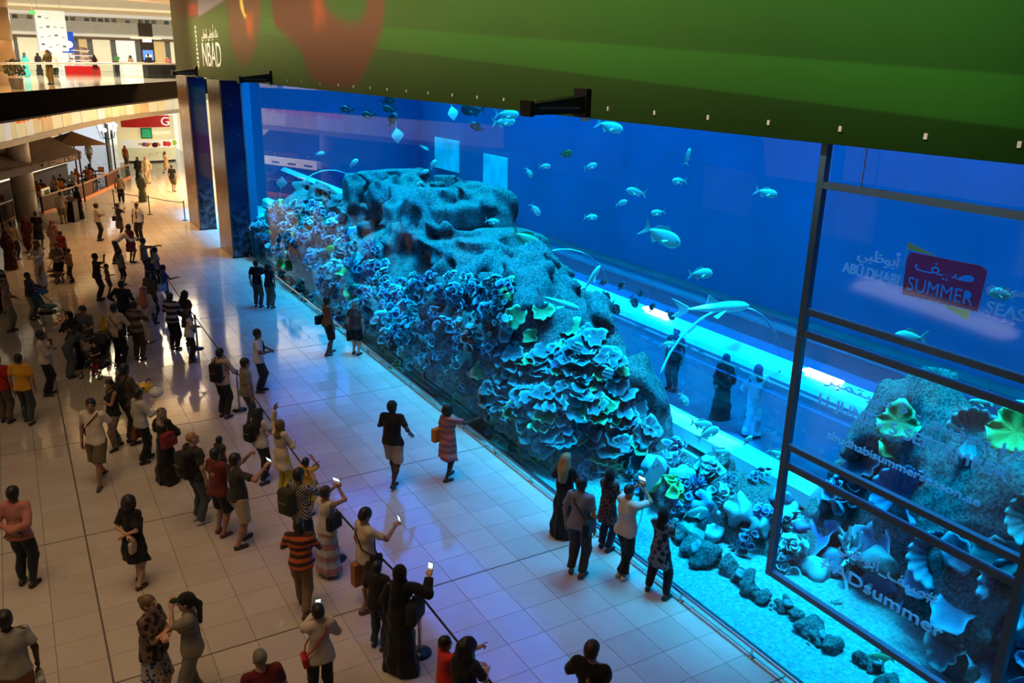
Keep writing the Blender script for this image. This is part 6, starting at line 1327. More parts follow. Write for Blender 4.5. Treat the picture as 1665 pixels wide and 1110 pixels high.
# --- seated in the cafe
CS = [((.45, .10, .02), 'm', 'short', 'orange shirt'), ((.50, .18, .04), 'f', 'bob', 'amber blouse'), ((.20, .05, .03), 'm', 'short', 'rust shirt'), ((.55, .30, .10), 'f', 'long', 'tan blouse'), ((.03, .03, .035), 'm', 'short', 'black shirt'), ((.45, .40, .34), 'm', 'short', 'pale shirt'), ((.40, .08, .02), 'f', 'hijab', 'dark orange shawl'), ((.30, .06, .03), 'm', 'short', 'brick red shirt'), ((.08, .02, .02), 'f', 'bob', 'plum blouse')]
WH = ['nearest to the menu board', 'nearest to the menu board', 'at the second table', 'at the second table', 'in the middle of the cafe', 'in the middle of the cafe', 'near the lamp post', 'near the lamp post', 'at the table next to the lamp post']
for k, (tc_, sx_, hr_, nm) in enumerate(CS):
    (tx, ty), sgn = TBL[k//2], (-1, 1)[k % 2]
    p(tx+sgn*.35, ty+sgn*.62, math.degrees(math.atan2(-sgn*.62, -sgn*.35)), 1.66, 'seated person in %s %s' % (nm, WH[k]), sex=sx_, skin='M', tc=tc_, bot='trousers', bc=BLK, hair=hr_, lod=3, sit=True, L_='hold', R_='hold', scarf=(tc_,) if hr_ == 'hijab' else None, group='people seated in the cafe')
# --- inside the tunnel
p(5.3, 12.5, 70, 1.72, 'person in pale long robe standing inside the tunnel', z=.12, skin='M', robe='kandura', rc=(.75, .75, .75), hair='hijab', scarf=((.06, .06, .07),), lod=1, L_='hold', R_='hold')
p(5.4, 13.6, 70, 1.62, 'person in dark clothes inside the tunnel beside the pale robe', z=.12, sex='f', skin='M', robe='abaya', hair='hijab', lod=2)
p(5.6, 15.6, 200, 1.70, 'person in dark shirt further along inside the tunnel', z=.12, skin='M', tc=(.04, .04, .05), lod=2)

# ------------------------------------------------------------------ pushchairs, belt posts
def pushchair(x, y, rz, label, col, frame=(.06, .06, .065), kid=None):
    e = empty('pushchair', (x, y, 0), math.radians(rz), label, 'pushchair'); fm = mat('push_frame', frame, .35, .6)
    for sd in (-1, 1):
        MB().tube([(-.55, sd*.22, 1.0), (-.42, sd*.23, .85), (.05, sd*.24, .42), (.42, sd*.25, .12)], .013, 6).build('frame_tube', fm, e); MB().tube([(-.38, sd*.25, .12), (-.05, sd*.24, .45), (.05, sd*.24, .55)], .013, 6).build('frame_tube', fm, e)
        for wx in (-.38, .42):
            w = MB().tube([(wx+.085*math.cos(a), sd*.26, .095+.085*math.sin(a)) for a in np.linspace(0, 6.283, 15)], .014, 6, 0, False).build('wheel', mat('tyre', (.015, .015, .015), .7), e); MB().tube([(wx, sd*.28, .095), (wx, sd*.24, .095)], .03, 8).build('hub', mat('hub_grey', (.35, .35, .36), .4), w)
    MB().tube([(-.55, -.22, 1.0), (-.57, 0, 1.01), (-.55, .22, 1.0)], .017, 6).build('push_handle', mat('foam_grip', (.02, .02, .02), .8), e)
    MB().poly([(-.22, -.19, .40), (.18, -.19, .36), (.18, .19, .36), (-.22, .19, .40)], .05, (0, 0, 1)).build('seat', fabric(col), e); MB().poly([(-.24, -.19, .42), (-.24, .19, .42), (-.42, .19, .86), (-.42, -.19, .86)], .04, (1, 0, .4)).build('backrest', fabric(col), e)
    mb = MB(); n = 8; vs = []
    for i in range(n+1):
        a = math.pi*.15+math.pi*.5*i/n
        for yy in (-.22, .22): vs.append((-.38+.42*math.cos(a)*.9, yy, .66+.36*math.sin(a)))
    mb.add(vs, [(2*i, 2*i+1, 2*i+3, 2*i+2) for i in range(n)], 0, True); mb.add([(v[0], v[1], v[2]-.012) for v in vs], [(2*i+2, 2*i+3, 2*i+1, 2*i) for i in range(n)], 0, True); mb.build('canopy', fabric(col), e)
    MB().box(-.3, .15, -.18, .18, .16, .26, 0, .03).build('basket', fabric((.02, .02, .022)), e); MB().tube([(.28, -.2, .25), (.30, .2, .25)], .02, 6).build('footrest', fm, e)
    return e
pushchair(-7.17, 23.72, 235, 'dark pushchair with a small child in red facing the camera', (.03, .03, .035))
p(-7.20, 23.70, 235, .86, 'small child in red trousers sitting in the dark pushchair', z=-.05, skin='L', tc=(.02, .02, .025), bot='trousers', bc=(.35, .03, .05), sit=True, L_='hold', R_='hold', lod=1)
pushchair(-7.56, 35.2, 235, 'brown pushchair in the dim part of the hall', (.06, .035, .025))
pushchair(-8.02, 29.9, -28, 'turquoise pushchair pushed by the person in purple', (.015, .12, .16))
def belt_post(x, y, label):
    e = empty('belt_post', (x, y, 0), 0, label, 'barrier post', 'belt barrier posts'); MB().lathe([(0, 0), (.17, 0), (.17, .015), (.05, .045), (.032, .05)], n=24).build('base', mat('post_base', (.03, .03, .035), .3, .5), e); MB().tube([(0, 0, .04), (0, 0, .93)], .031, 14).build('pole', M_STEEL, e); MB().lathe([(.036, .93), (.036, 1.02), (.028, 1.03), (0, 1.03)], n=16).build('belt_head', M_BLACKM, e); return e
PO = [(-4.15, 35.4, 'steel belt post farthest along the barrier, by the blue child'), (-4.42, 30.0, 'steel belt post under the hand of the child in royal blue'), (-4.48, 24.72, 'steel belt post beside the white tee shirt'), (-4.50, 19.54, 'steel belt post between backpack wearer and grey tee shirt'), (-4.60, 12.25, 'steel belt post behind the person in the cream tee shirt with phone'), (-4.36, 9.35, 'belt post hidden behind the full black gown'), (-4.25, 4.6, 'belt post out past the bottom edge')]
for (x, y, lb) in PO[:6]: belt_post(x, y, lb)
for k, (a, b) in enumerate(zip(PO[:-1], PO[1:])):
    n = 10; pts = [(a[0]+(b[0]-a[0])*i/n, a[1]+(b[1]-a[1])*i/n, .985-.05*math.sin(math.pi*i/n)) for i in range(n+1)]
    vs = []; fs = []
    for q in pts: vs += [(q[0]-.003, q[1], q[2]-.025), (q[0]-.003, q[1], q[2]+.025), (q[0]+.003, q[1], q[2]+.025), (q[0]+.003, q[1], q[2]-.025)]
    for i in range(n):
        for j in range(4): fs.append((4*i+j, 4*i+(j+1) % 4, 4*i+4+(j+1) % 4, 4*i+4+j))
    mb = MB(); mb.add([(v[0]-a[0], v[1]-a[1], v[2]) for v in vs], fs); o = mb.build('barrier_belt', fabric((.012, .014, .03)), None, (a[0], a[1], 0)); tag(o, 'dark retractable belt stretched from the %s' % ['farthest belt post', 'post of the blue child', 'post at the white tee shirt', 'post at the backpack wearer', 'post at the cream tee shirt', 'post at the black gown'][k], 'belt', 'barrier belts')
# rope barrier at the corridor
for k, (x, y, lb) in enumerate(((-3.72, 52.1, 'dark rope barrier post by the cafe fence'), (-2.3, 49.2, 'dark rope barrier post in the middle of the corridor mouth'), (-.95, 46.6, 'dark rope barrier post at the stone column'))):
    e = empty('rope_post', (x, y, 0), 0, lb, 'barrier post', 'corridor rope posts'); MB().lathe([(0, 0), (.16, 0), (.16, .015), (.03, .04)], n=18).build('base', M_BLACKM, e); MB().tube([(0, 0, .03), (0, 0, .97)], .028, 10).build('pole', M_BLACKM, e); MB().ball((0, 0, .99), .04, 10, 6).build('knob', M_BLACKM, e)
o = MB().tube([(-3.72, 52.1, .93), (-3.0, 50.6, .88), (-2.3, 49.2, .93), (-1.6, 47.9, .88), (-.95, 46.6, .93)], .02, 6).build('barrier_rope', M_BLACKM); tag(o, 'dark barrier rope across the mouth of the corridor', 'rope')
# ------------------------------------------------------------------ fish
FISH = [(1.2, 11.34, 5.26, 0.67, -25, 'jack'), (1.6, 10.71, 4.67, 0.38, 5, 'sea'), (2.0, 9.8, 6.17, 0.34, -12, 'jack'), (3.0, 12.84, 6.41, 0.29, 80, 'small'), (3.5, 13.58, 5.83, 0.28, 182, 'sea'), (4.0, 15.6, 5.31, 0.43, 170, 'jack'), (4.0, 14.78, 4.96, 0.3, 190, 'sea'), (3.0, 15.98, 4.73, 0.29, 0, 'sea'), (4.0, 16.15, 4.98, 0.26, 20, 'sea'), (1.0, 18.04, 7.04, 0.51, 180, 'dark'), (1.2, 16.87, 7.0, 0.49, 0, 'jack'), (1.3, 17.17, 6.82, 0.47, 5, 'jack'), (1.3, 18.45, 6.61, 0.32, 150, 'dark'), (1.0, 23.19, 7.03, 0.42, 20, 'dark'), (1.0, 23.11, 6.79, 0.35, 170, 'dark'), (1.1, 23.19, 6.49, 0.38, 60, 'dark'), (1.0, 26.62, 6.61, 0.39, 170, 'dark'), (1.0, 24.75, 6.54, 0.37, 175, 'dark'), (1.0, 19.17, 6.96, 0.39, -80, 'ray'), (1.5, 13.44, 6.97, 0.49, -15, 'jack'), (2.0, 25.04, 5.99, 0.53, -85, 'ray'), (0.6, 33.43, 3.42, 0.53, 80, 'ray'), (0.5, 35.63, 0.31, 0.78, 80, 'ray'), (0.8, 28.47, 1.78, 0.35, 20, 'yellow'), (0.5, 23.88, 1.24, 0.64, 140, 'ray'), (0.5, 22.15, 0.73, 0.5, 100, 'ray'), (3.0, 18.83, 3.71, 0.81, -28, 'group'), (4.0, 22.48, 3.51, 0.41, -10, 'sea'), (3.0, 24.56, 5.03, 0.31, 60, 'sea'), (3.0, 25.21, 4.73, 0.28, 20, 'sea'), (3.2, 26.15, 4.21, 0.29, 30, 'sea'), (3.0, 26.34, 3.27, 0.29, 80, 'small'), (3.2, 23.83, 3.83, 0.27, 30, 'small'), (2.0, 28.99, 4.66, 0.35, 40, 'sea'), (2.0, 32.76, 4.63, 0.33, 10, 'sea'), (3.0, 27.63, 7.11, 0.25, 20, 'sea'), (5.0, 22.04, 5.0, 0.33, -60, 'sea'), (5.0, 21.19, 5.27, 0.32, 0, 'sea'), (5.0, 20.09, 5.73, 0.31, 10, 'tang'), (6.0, 20.29, 5.33, 0.36, 15, 'sea'), (5.0, 21.63, 3.95, 0.41, -50, 'sea'), (4.0, 27.39, 5.28, 0.34, -30, 'small'), (0.9, 14.1, 3.42, 0.89, -18, 'shark'), (0.8, 16.97, 3.08, 0.35, 200, 'sea'), (0.8, 15.93, 2.66, 0.47, -25, 'small'), (0.7, 13.01, 2.73, 0.29, 70, 'stripe'), (0.7, 11.97, 2.53, 0.28, 75, 'stripe'), (0.4, 14.0, 1.08, 0.39, -40, 'small'), (0.4, 14.61, 0.66, 0.54, -35, 'group'), (3.0, 12.98, 2.51, 0.29, 0, 'sea'), (0.6, 10.45, 1.0, 0.86, 80, 'ray'), (2.4, 10.95, 1.39, 0.43, 30, 'sea'), (2.2, 10.36, 1.29, 0.34, -10, 'sea'), (2.4, 9.94, 1.65, 0.22, 55, 'sea'), (2.6, 9.42, 1.57, 0.33, -30, 'sea'), (1.4, 10.05, 0.41, 0.4, 10, 'sea'), (3.0, 11.76, 1.15, 0.43, -10, 'sea'), (3.0, 13.15, 1.4, 0.27, -80, 'small'), (3.5, 14.41, 1.26, 0.31, 60, 'sea'), (3.2, 12.54, 1.4, 0.31, -60, 'sea'), (2.0, 6.87, 4.55, 0.43, 180, 'sea'), (1.6, 5.47, 4.16, 0.35, 175, 'small'), (1.2, 5.19, 4.37, 0.16, -60, 'ray'), (1.2, 5.3, 5.64, 0.28, 170, 'sea'), (0.9, 5.73, 0.46, 0.34, 172, 'group'), (0.5, 4.35, 1.3, 0.29, 100, 'dark'), (1.2, 6.77, 0.58, 0.18, 0, 'sea'), (4.5, 13.36, 3.03, 1.5, 5, 'shark'), (4.0, 17.23, 2.85, 0.79, 60, 'shark'), (4.2, 16.81, 2.52, 0.28, -50, 'dark'), (4.2, 16.2, 2.9, 0.24, 60, 'dark'), (4.2, 15.68, 2.64, 0.3, -60, 'dark'), (4.4, 15.72, 2.84, 0.21, -80, 'dark'), (4.2, 14.98, 2.66, 0.23, 70, 'dark'), (4.3, 14.43, 2.61, 0.26, -50, 'dark'), (4.5, 17.37, 2.69, 0.23, 20, 'dark'), (4.0, 16.14, 2.39, 0.34, -60, 'dark')]
def fish_mat(nm, back, belly, stripe=None):
    m, nt, b = new_mat(nm); tc = N(nt, 'ShaderNodeTexCoord'); sp = N(nt, 'ShaderNodeSeparateXYZ'); L(nt, tc.outputs['Object'], sp.inputs[0])
    mr = N(nt, 'ShaderNodeMapRange', i_1=-.10, i_2=.12); L(nt, sp.outputs['Z'], mr.inputs[0]); mx = N(nt, 'ShaderNodeMix', data_type='RGBA'); mx.inputs[6].default_value = c4(belly); mx.inputs[7].default_value = c4(back); L(nt, mr.outputs[0], mx.inputs[0]); out = mx.outputs[2]
    if stripe:
        mu = N(nt, 'ShaderNodeMath', operation='MULTIPLY', i_1=4.5); L(nt, sp.outputs['X'], mu.inputs[0]); fr = N(nt, 'ShaderNodeMath', operation='FRACT'); L(nt, mu.outputs[0], fr.inputs[0]); gt = N(nt, 'ShaderNodeMath', operation='GREATER_THAN', i_1=.55); L(nt, fr.outputs[0], gt.inputs[0])
        m2 = N(nt, 'ShaderNodeMix', data_type='RGBA'); L(nt, gt.outputs[0], m2.inputs[0]); L(nt, out, m2.inputs[6]); m2.inputs[7].default_value = c4(stripe); out = m2.outputs[2]
    L(nt, out, b.inputs['Base Color']); b.inputs['Roughness'].default_value = .35; return m
FM = {'jack': fish_mat('fish_silver', (0.210, 0.285, 0.300), (0.600, 0.645, 0.630)), 'sea': fish_mat('fish_pale', (0.240, 0.338, 0.345), (0.525, 0.600, 0.585)), 'small': fish_mat('fish_slim', (0.225, 0.300, 0.270), (0.540, 0.600, 0.555)), 'dark': fish_mat('fish_dark', (0.011, 0.015, 0.022), (0.060, 0.090, 0.112)), 'group': fish_mat('fish_mottled', (0.150, 0.180, 0.105), (0.375, 0.420, 0.285)), 'tang': fish_mat('fish_tang', (0.188, 0.090, 0.030), (0.338, 0.188, 0.075)), 'yellow': fish_mat('fish_yellow', (0.375, 0.413, 0.060), (0.525, 0.540, 0.188)), 'stripe': fish_mat('fish_striped', (0.075, 0.105, 0.120), (0.225, 0.270, 0.270), (0.637, 0.675, 0.675)), 'shark': fish_mat('fish_shark', (0.165, 0.225, 0.247), (0.413, 0.480, 0.480)), 'ray': fish_mat('fish_ray', (0.338, 0.390, 0.390), (0.660, 0.690, 0.675))}
SH = {'jack': (.36, .13), 'sea': (.42, .16), 'small': (.22, .10), 'dark': (.48, .15), 'group': (.36, .18), 'tang': (.58, .12), 'yellow': (.60, .12), 'stripe': (.62, .14), 'shark': (.15, .15)}
def fish_parts(t):
    """unit-length fish along +x (nose at .5), part name -> mesh"""
    d = {}
    if t == 'ray':
        n = 28; vs = []; 
        for side in (1, -1):
            for ring in (0, .35, .7, 1):
                for k in range(n):
                    a = 2*math.pi*k/n; w = .46*abs(math.sin(a))**2.0*math.copysign(1, math.sin(a)); l = (.42 if math.cos(a) > 0 else .36)*abs(math.cos(a))**1.6*math.copysign(1, math.cos(a))+.06*abs(math.sin(a))**2*0
                    zz = side*.055*(1-ring**1.6)+.05*ring*ring*abs(math.sin(a)); vs.append(((l)*ring+.12, w*ring, zz))
        fs = []
        for s2 in (0, 1):
            o = s2*4*n
            for r0 in range(3):
                for k in range(n):
                    q = (o+r0*n+k, o+(r0+1)*n+k, o+(r0+1)*n+(k+1) % n, o+r0*n+(k+1) % n); fs.append(q if s2 == 0 else q[::-1])
        mb = MB(); mb.add(vs, fs, 0, True); d['body'] = mb.mesh('body'); d['tail'] = MB().tube([(-.18, 0, 0), (-.5, 0, .02), (-.95, 0, .04)], [.022, .014, .005], 6).mesh('tail')
        for s2, nm in ((1, 'eye'), (-1, 'eye.')): d[nm] = MB().ball((.36, s2*.07, .045), .018, 8, 5).mesh('eye')
        return d
    hh, ww = SH[t]; n, m = 12, 15; vs = []
    for i in range(m):
        u = i/(m-1); x = .5-.80*u; prof = (math.sin(math.pi*min(1, u**.72*.97+.015)))**.75; prof = max(prof, .14 if u > .5 else .02)
        if t == 'shark': prof = (math.sin(math.pi*min(1, u**.6*.96+.02)))**.9; prof = max(prof, .12 if u > .5 else .03)
        for k in range(n):
            a = 2*math.pi*k/n; vs.append((x, ww*.5*prof*math.cos(a), hh*.5*prof*math.sin(a)))
    fs = [(i*n+k, i*n+(k+1) % n, (i+1)*n+(k+1) % n, (i+1)*n+k) for i in range(m-1) for k in range(n)]+[tuple(range(n-1, -1, -1)), tuple((m-1)*n+k for k in range(n))]
    mb = MB(); mb.add(vs, fs, 0, True); d['body'] = mb.mesh('body')
    def finp(nm, pts, th=.012): d[nm] = MB().poly([(x, -th/2, z) for x, z in pts], th, (0, 1, 0)).mesh(nm.strip('.'))
    f = .24 if t != 'shark' else .16
    finp('tail_fin', [(-.28, .03), (-.42, f*.75), (-.5, f), (-.40, .02), (-.40, -.02), (-.5, -f*(.9 if t != 'shark' else .5)), (-.42, -f*.65), (-.28, -.03)])
    if t == 'shark': finp('dorsal_fin', [(.12, hh*.42), (-.02, hh*.5+.10), (-.05, hh*.42)]); 
    else: finp('dorsal_fin', [(.22, hh*.44), (.08, hh*.5+.075), (-.12, hh*.45+.03), (-.26, hh*.16), (-.1, hh*.34)]); finp('anal_fin', [(-.02, -hh*.44), (-.10, -hh*.5-.06), (-.26, -hh*.14), (-.1, -hh*.34)])
    for s2, nm in ((1, 'pectoral_fin'), (-1, 'pectoral_fin.')):
        l = .16 if t != 'shark' else .22; d[nm] = MB().poly([(.20, s2*ww*.45, -.03), (.16-l*.5, s2*(ww*.45+l*.55), -.10), (.10-l*.4, s2*(ww*.45+l*.25), -.09), (.13, s2*ww*.45, -.05)], .008, (0, 0, 1)).mesh('pectoral_fin')
    for s2, nm in ((1, 'eye'), (-1, 'eye.')): d[nm] = MB().ball((.385, s2*ww*.30, hh*.10), .022 if t != 'shark' else .012, 8, 5).mesh('eye')
    return d
FP_ = {t: fish_parts(t) for t in list(SH)+['ray']}
LAB = {0: 'large silver trevally swimming nose down in the open water', 1: 'bright round bream facing the sign in open water under the trevally', 2: 'silver fish near the hanging frame high up in the water', 9: 'large dark fish right under the green fascia', 10: 'silver fish under the fascia, upper of a pair', 11: 'silver fish under the fascia, lower of a pair', 18: 'pale ray gliding vertically just under the fascia', 19: 'silver fish under the big black floodlight bracket', 20: 'upright grey ray in the upper water over the reef', 21: 'pale ray near the far left end of the pane', 22: 'narrow pale ray low at the far left end of the pane', 23: 'yellow fish in front of the left end of the reef', 24: 'ray with long tail in front of the cabbage corals', 25: 'small ray below the long tailed ray', 26: 'mottled green grouper above the middle of the reef', 42: 'grey guitar shark lying along the right shoulder of the reef', 45: 'striped fish among the plate corals, upper of two', 46: 'striped fish among the plate corals, lower of two', 48: 'mottled fish low in front of the reef near the sand', 50: 'big white ray rising beside the five people at the pane', 60: 'pale fish crossing behind the middle bars of the sign frame', 63: 'pale fish at the right edge beside the red summer panel', 64: 'mottled fish over the sand behind the row of stones', 65: 'dark fish tail at the bottom right corner', 62: 'small white ray at the right edge under the middle bars', 67: 'long pale shark passing in front of the tunnel', 68: 'thin curved shark swimming up before the tunnel'}
REG = {'a': ('small pale fish in the open water above the reef', 'fish above the reef'), 'b': ('small dark fish under the fascia at the left part of the tank', 'dark fish under the fascia'), 'c': ('small dark fish in a loose school before the tunnel', 'dark fish before the tunnel'), 'd': ('pale fish hovering over the sand between reef and tunnel', 'fish over the sand'), 'e': ('slim fish close to the face of the coral reef', 'fish close to the reef'), 'f': ('pale fish in the blue open water right of the reef', 'fish in open water')}
for k, (x, y, z, ln, an, t) in enumerate(FISH):
    a = math.radians(an); dv = Vector((.864*math.cos(a), -.502*math.cos(a), math.sin(a))).normalized(); up = Vector((-.864*math.sin(a), .502*math.sin(a), math.cos(a))) if abs(math.cos(a)) > .05 else Vector((-.5, -.86, 0))
    if math.cos(a) < 0: up = -up
    if t == 'ray': up = Vector((.39, -.91, .16)); up = (up-dv*up.dot(dv)).normalized()
    yv = up.cross(dv); r_ = random.Random(k)
    M = Matrix(((dv.x, yv.x, up.x, x), (dv.y, yv.y, up.y, y), (dv.z, yv.z, up.z, z), (0, 0, 0, 1)))
    if k in LAB: lb, gp = LAB[k], None
    else:
        q = 'c' if (t == 'dark' and z < 4) else 'b' if t == 'dark' else 'f' if (z > 4.4 and y < 17) else 'a' if z > 3.0 else 'e' if x < 1.0 else 'd'; lb, gp = REG[q]
    ln *= 1.15
    e = empty('ray' if t == 'ray' else 'shark' if t == 'shark' else 'fish', (x, y, z), 0, lb, 'fish', gp); e.matrix_world = M @ Matrix.Scale(ln, 4)
    for nm, me in FP_[t].items():
        if ln < .30 and nm.startswith(('pectoral', 'eye')): continue
        if len(me.materials) == 0: me.materials.append(FM[t] if not nm.startswith('eye') else MATS['eye_dark'])
        o = bpy.data.objects.new(nm.strip('.'), me); COL.objects.link(o); o.parent = e

# ------------------------------------------------------------------ lettering
def text_mesh(s, ext=.0):
    c = bpy.data.curves.new('lettering', 'FONT'); c.body = s; c.extrude = ext; c.resolution_u = 3; o = bpy.data.objects.new('lettering', c); COL.objects.link(o)
    dg = bpy.context.evaluated_depsgraph_get(); me = bpy.data.meshes.new_from_object(o.evaluated_get(dg)); bpy.data.objects.remove(o); bpy.data.curves.remove(c); return me
def put_text(s, origin, xdir, ydir, width, height, m, parent, depth=.008, name='lettering', baseline=True):
    """lettering of given width; height is the capital height"""
    me = text_mesh(s, .01); co = np.empty(len(me.vertices)*3, np.float32); me.vertices.foreach_get('co', co); co = co.reshape(-1, 3)
    x0, x1 = co[:, 0].min(), co[:, 0].max(); ch = .70
    co[:, 0] = (co[:, 0]-x0)*width/(x1-x0); co[:, 1] = co[:, 1]*height/ch; co[:, 2] = co[:, 2]/.01*depth
    me.vertices.foreach_set('co', np.ascontiguousarray(co).ravel()); me.update()
    X_, Y_ = Vector(xdir).normalized(), Vector(ydir).normalized(); Z_ = X_.cross(Y_); og = Vector(origin)
    M = Matrix(((X_.x, Y_.x, Z_.x, og.x), (X_.y, Y_.y, Z_.y, og.y), (X_.z, Y_.z, Z_.z, og.z), (0, 0, 0, 1)))
    # one object per letter: islands whose extents overlap along the line belong together
    polys = [tuple(q.vertices) for q in me.polygons]; par_ = list(range(len(co)))
    def root(i):
        while par_[i] != i: par_[i] = par_[par_[i]]; i = par_[i]
        return i
    for q in polys:
        for v in q[1:]: par_[root(v)] = root(q[0])
    isl = {}
    for q in polys: isl.setdefault(root(q[0]), []).append(q)
    ex = sorted([(min(co[v, 0] for q in fs for v in q), max(co[v, 0] for q in fs for v in q), fs) for fs in isl.values()], key=lambda t: t[0])
    grp = []
    for x0, x1, fs in ex:
        if grp and x0 < grp[-1][1]-1e-4: grp[-1][1] = max(grp[-1][1], x1); grp[-1][2] += fs
        else: grp.append([x0, x1, list(fs)])
    for x0, x1, fs in grp:
        ids = sorted({v for q in fs for v in q}); ix = {v: i for i, v in enumerate(ids)}
        g = bpy.data.meshes.new('letter'); g.from_pydata([tuple(co[v]) for v in ids], [], [tuple(ix[v] for v in q) for q in fs]); g.update(); g.materials.append(m)
        o = bpy.data.objects.new('letter', g); COL.objects.link(o); o.parent = parent; o.matrix_local = M
M_LETTER = mat('logo_cream', (.85, .80, .66), .5, 0, .03, 3)
lg = empty('banner_logo', (FX-.012, 40, 7.6), 0, 'cream bank emblem and lettering printed on the banner above the columns', 'logo')
put_text('NBAD', (0, 1.75, .13), (0, -1, 0), (0, 0, 1), 3.75, 1.0, M_LETTER, lg, .006)
put_text('\uFEF2\uFEE8\uFEC3\uFEEE\uFEDF\uFE8D \uFEF2\uFE92\uFEC7\uFEEE\uFE91\uFE83 \uFEDA\uFEE8\uFE91', (0, 1.65, 1.30), (0, -1, 0), (0, 0, 1), 3.3, .38, M_LETTER, lg, .006)
for k in range(9):
    z = .2+k*.19; w = .42+.06*math.sin(k*1.1)-.03*k; MB().poly([(0, 2.9-w*.5, z), (0, 2.9, z+.10), (0, 2.9+w*.5, z), (0, 2.9+w*.5, z+.10), (0, 2.9, z+.17), (0, 2.9-w*.5, z+.10)], .006, (-1, 0, 0)).build('emblem_stroke', M_LETTER, lg)
MB().poly([(0, 2.9-.06, -.05), (0, 2.9+.1, .2), (0, 2.9-.2, .2)], .006, (-1, 0, 0)).build('emblem_foot', M_LETTER, lg)
put_text('COFFEE & TEA', (A.lerp(B, .60)-OFF+Vector((dA.y*.03, -dA.x*.03, -.32))), dA, (0, 0, 1), 3.4, .20, mat('valance_letter', (.55, .30, .18), .6), aw, .01)
MB().ball(A.lerp(B, .52)-OFF+Vector((dA.y*.04, -dA.x*.04, -.22)), .09, 8, 6).build('dot', MATS['valance_letter'], aw)
put_text('G', (1.0, -.08, 2.9), (1, 0, 0), (0, 0, 1), .62, .66, emis('letter_white', (1, .95, .9), .8), kk, .03)
put_text('Yogurtland', (.35, 1.44, 2.15), (1, 0, 0), (0, 0, 1), 1.5, .24, emis('letter_pale', (1, .95, .75), .6), kk, .02)

# hanging acrylic sign in front of the pane: three clear sheets in a steel frame
sg = empty('hanging_sign', (-.12, 5.4, 0), 0, 'tall hanging steel frame of clear sheets with summer season lettering before the pane', 'sign')
M_FR = mat('sign_frame_grey', (.09, .20, .34), .25, .3)
def part_alpha(nm, col, al, rough=.4):
    """thin see-through film or frosted plastic that lets light from behind through"""
    m, nt, b = new_mat(nm); b.inputs['Base Color'].default_value = c4(col); b.inputs['Roughness'].default_value = rough
    tl = N(nt, 'ShaderNodeBsdfTranslucent'); tl.inputs[0].default_value = c4(col); tr = N(nt, 'ShaderNodeBsdfTransparent')
    m1 = N(nt, 'ShaderNodeMixShader', i_0=.82); L(nt, b.outputs[0], m1.inputs[1]); L(nt, tl.outputs[0], m1.inputs[2]); m2 = N(nt, 'ShaderNodeMixShader', i_0=al); L(nt, tr.outputs[0], m2.inputs[1]); L(nt, m1.outputs[0], m2.inputs[2])
    L(nt, m2.outputs[0], nt.nodes['Material Output'].inputs['Surface']); return m
M_SHEET = clear_mat('sign_sheet', (.985, .99, 1.0), .03); M_AC = part_alpha('frosted_letter', (.62, .86, 1.0), .62); M_AC2 = part_alpha('frosted_letter_bold', (.80, .90, 1.0), .85)
for y in (1.55, -1.60): MB().box(-.045, .045, y-.045, y+.045, 1.38 if y > 0 else -.0, 7.5).build('upright', M_FR, sg)
for z in (6.75, 5.19, 4.90, 3.34, 3.07, 1.42): MB().box(-.04, .04, -1.56, 1.51, z-.04, z+.04).build('cross_bar', M_FR, sg)
for (z0, z1) in ((5.23, 6.71), (3.38, 4.86), (1.46, 3.03)): MB().box(-.004, .004, -1.55, 1.50, z0, z1).build('clear_sheet', M_SHEET, sg)
for y in (1.0, -1.0): MB().tube([(0, y, 6.75), (0, y, 7.5)], .008, 5).build('hanger_cable', M_STEEL, sg)
def stx(s, y0, y1, z, h, m=M_AC, d=.012): put_text(s, (-.02, y0-5.4, z), (0, -1, 0), (0, 0, 1), y0-y1, h, m, sg, d)
stx('ABU DHABI', 6.47, 5.72, 5.79, .12); stx('SEASON', 4.70, 4.0, 5.75, .12)
stx('11 JUNE - 5 SEPTEMBER', 6.54, 4.14, 4.09, .14); stx('abudhabisummerseason.ae', 6.35, 4.35, 3.70, .10); stx('#ADsummer', 6.15, 4.45, 1.98, .16)
stx('\uFEF2\uFE92\uFEC7\uFEEE\uFE91\uFE83', 6.29, 5.75, 5.99, .12); stx('\uFEE2\uFEB3\uFEEE\uFEE3', 4.73, 4.35, 5.98, .10)
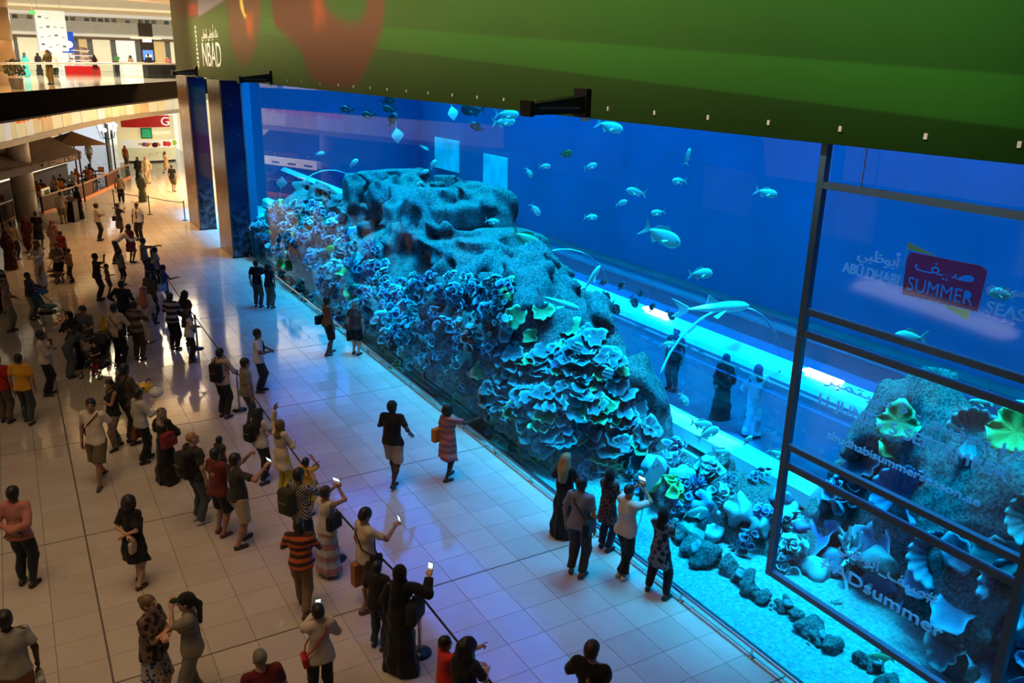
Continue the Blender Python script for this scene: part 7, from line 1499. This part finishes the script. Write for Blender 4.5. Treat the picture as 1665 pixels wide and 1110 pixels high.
stx('\uFEAE\uFE92\uFEE4\uFE98\uFE92\uFEB3', 6.49, 5.55, 4.38, .12); stx('5 -', 5.45, 5.18, 4.38, .12); stx('\uFEEE\uFEF4\uFEE7\uFEEE\uFEF3', 5.05, 4.37, 4.37, .12); stx('11', 4.25, 4.11, 4.36, .13)
stx('\uFEF2\uFE92\uFEC7\uFEEE\uFE91\uFE83_\uFED2\uFEF4\uFEBB#', 5.93, 4.59, 2.34, .14)
M_FILM = part_alpha('red_film', (.75, .03, .09), .70); M_FILM2 = part_alpha('yellow_film', (.75, .62, .04), .6)
film = MB().poly([(.012, .28, 5.70), (.012, -.60, 5.72), (.012, -.62, 6.15), (.012, -.55, 6.19), (.012, .26, 6.18), (.012, .29, 6.10)], .004, (1, 0, 0)).build('red_film', M_FILM, sg)
def knock_out(film, s, y0, y1, z, h):
    """cut the letters out of the film"""
    me = text_mesh(s, .05); bm = bmesh.new(); bm.from_mesh(me); bmesh.ops.remove_doubles(bm, verts=bm.verts, dist=1e-5)
    xs_ = [v.co.x for v in bm.verts]; x0, x1 = min(xs_), max(xs_)
    for v in bm.verts: v.co = Vector((.014+v.co.z, (y0-5.4)-(v.co.x-x0)*(y0-y1)/(x1-x0), z+v.co.y*h/.7))
    bmesh.ops.recalc_face_normals(bm, faces=bm.faces); bm.to_mesh(me); bm.free()
    c = bpy.data.objects.new('cutter', me); COL.objects.link(c); c.parent = sg; md = film.modifiers.new('cut', 'BOOLEAN'); md.operation = 'DIFFERENCE'; md.solver = 'EXACT'; md.use_self = True; md.object = c
    dg = bpy.context.evaluated_depsgraph_get(); nm = bpy.data.meshes.new_from_object(film.evaluated_get(dg)); film.modifiers.clear()
    if len(nm.polygons) > 8: film.data = nm
    bpy.data.objects.remove(c); return len(nm.polygons)
knock_out(film, 'SUMMER', 5.63, 4.87, 5.765, .15); knock_out(film, '\uFED2\uFEF4\uFEBB', 5.58, 4.90, 6.0, .14)
MB().poly([(.018, .31, 6.20), (.018, -.05, 6.19), (.018, .31, 6.28), (.018, .34, 5.9)], .004, (1, 0, 0)).build('yellow_film', M_FILM2, sg); MB().poly([(.018, -.2, 5.70), (.018, -.52, 5.71), (.018, -.50, 5.60)], .004, (1, 0, 0)).build('yellow_film', M_FILM2, sg)
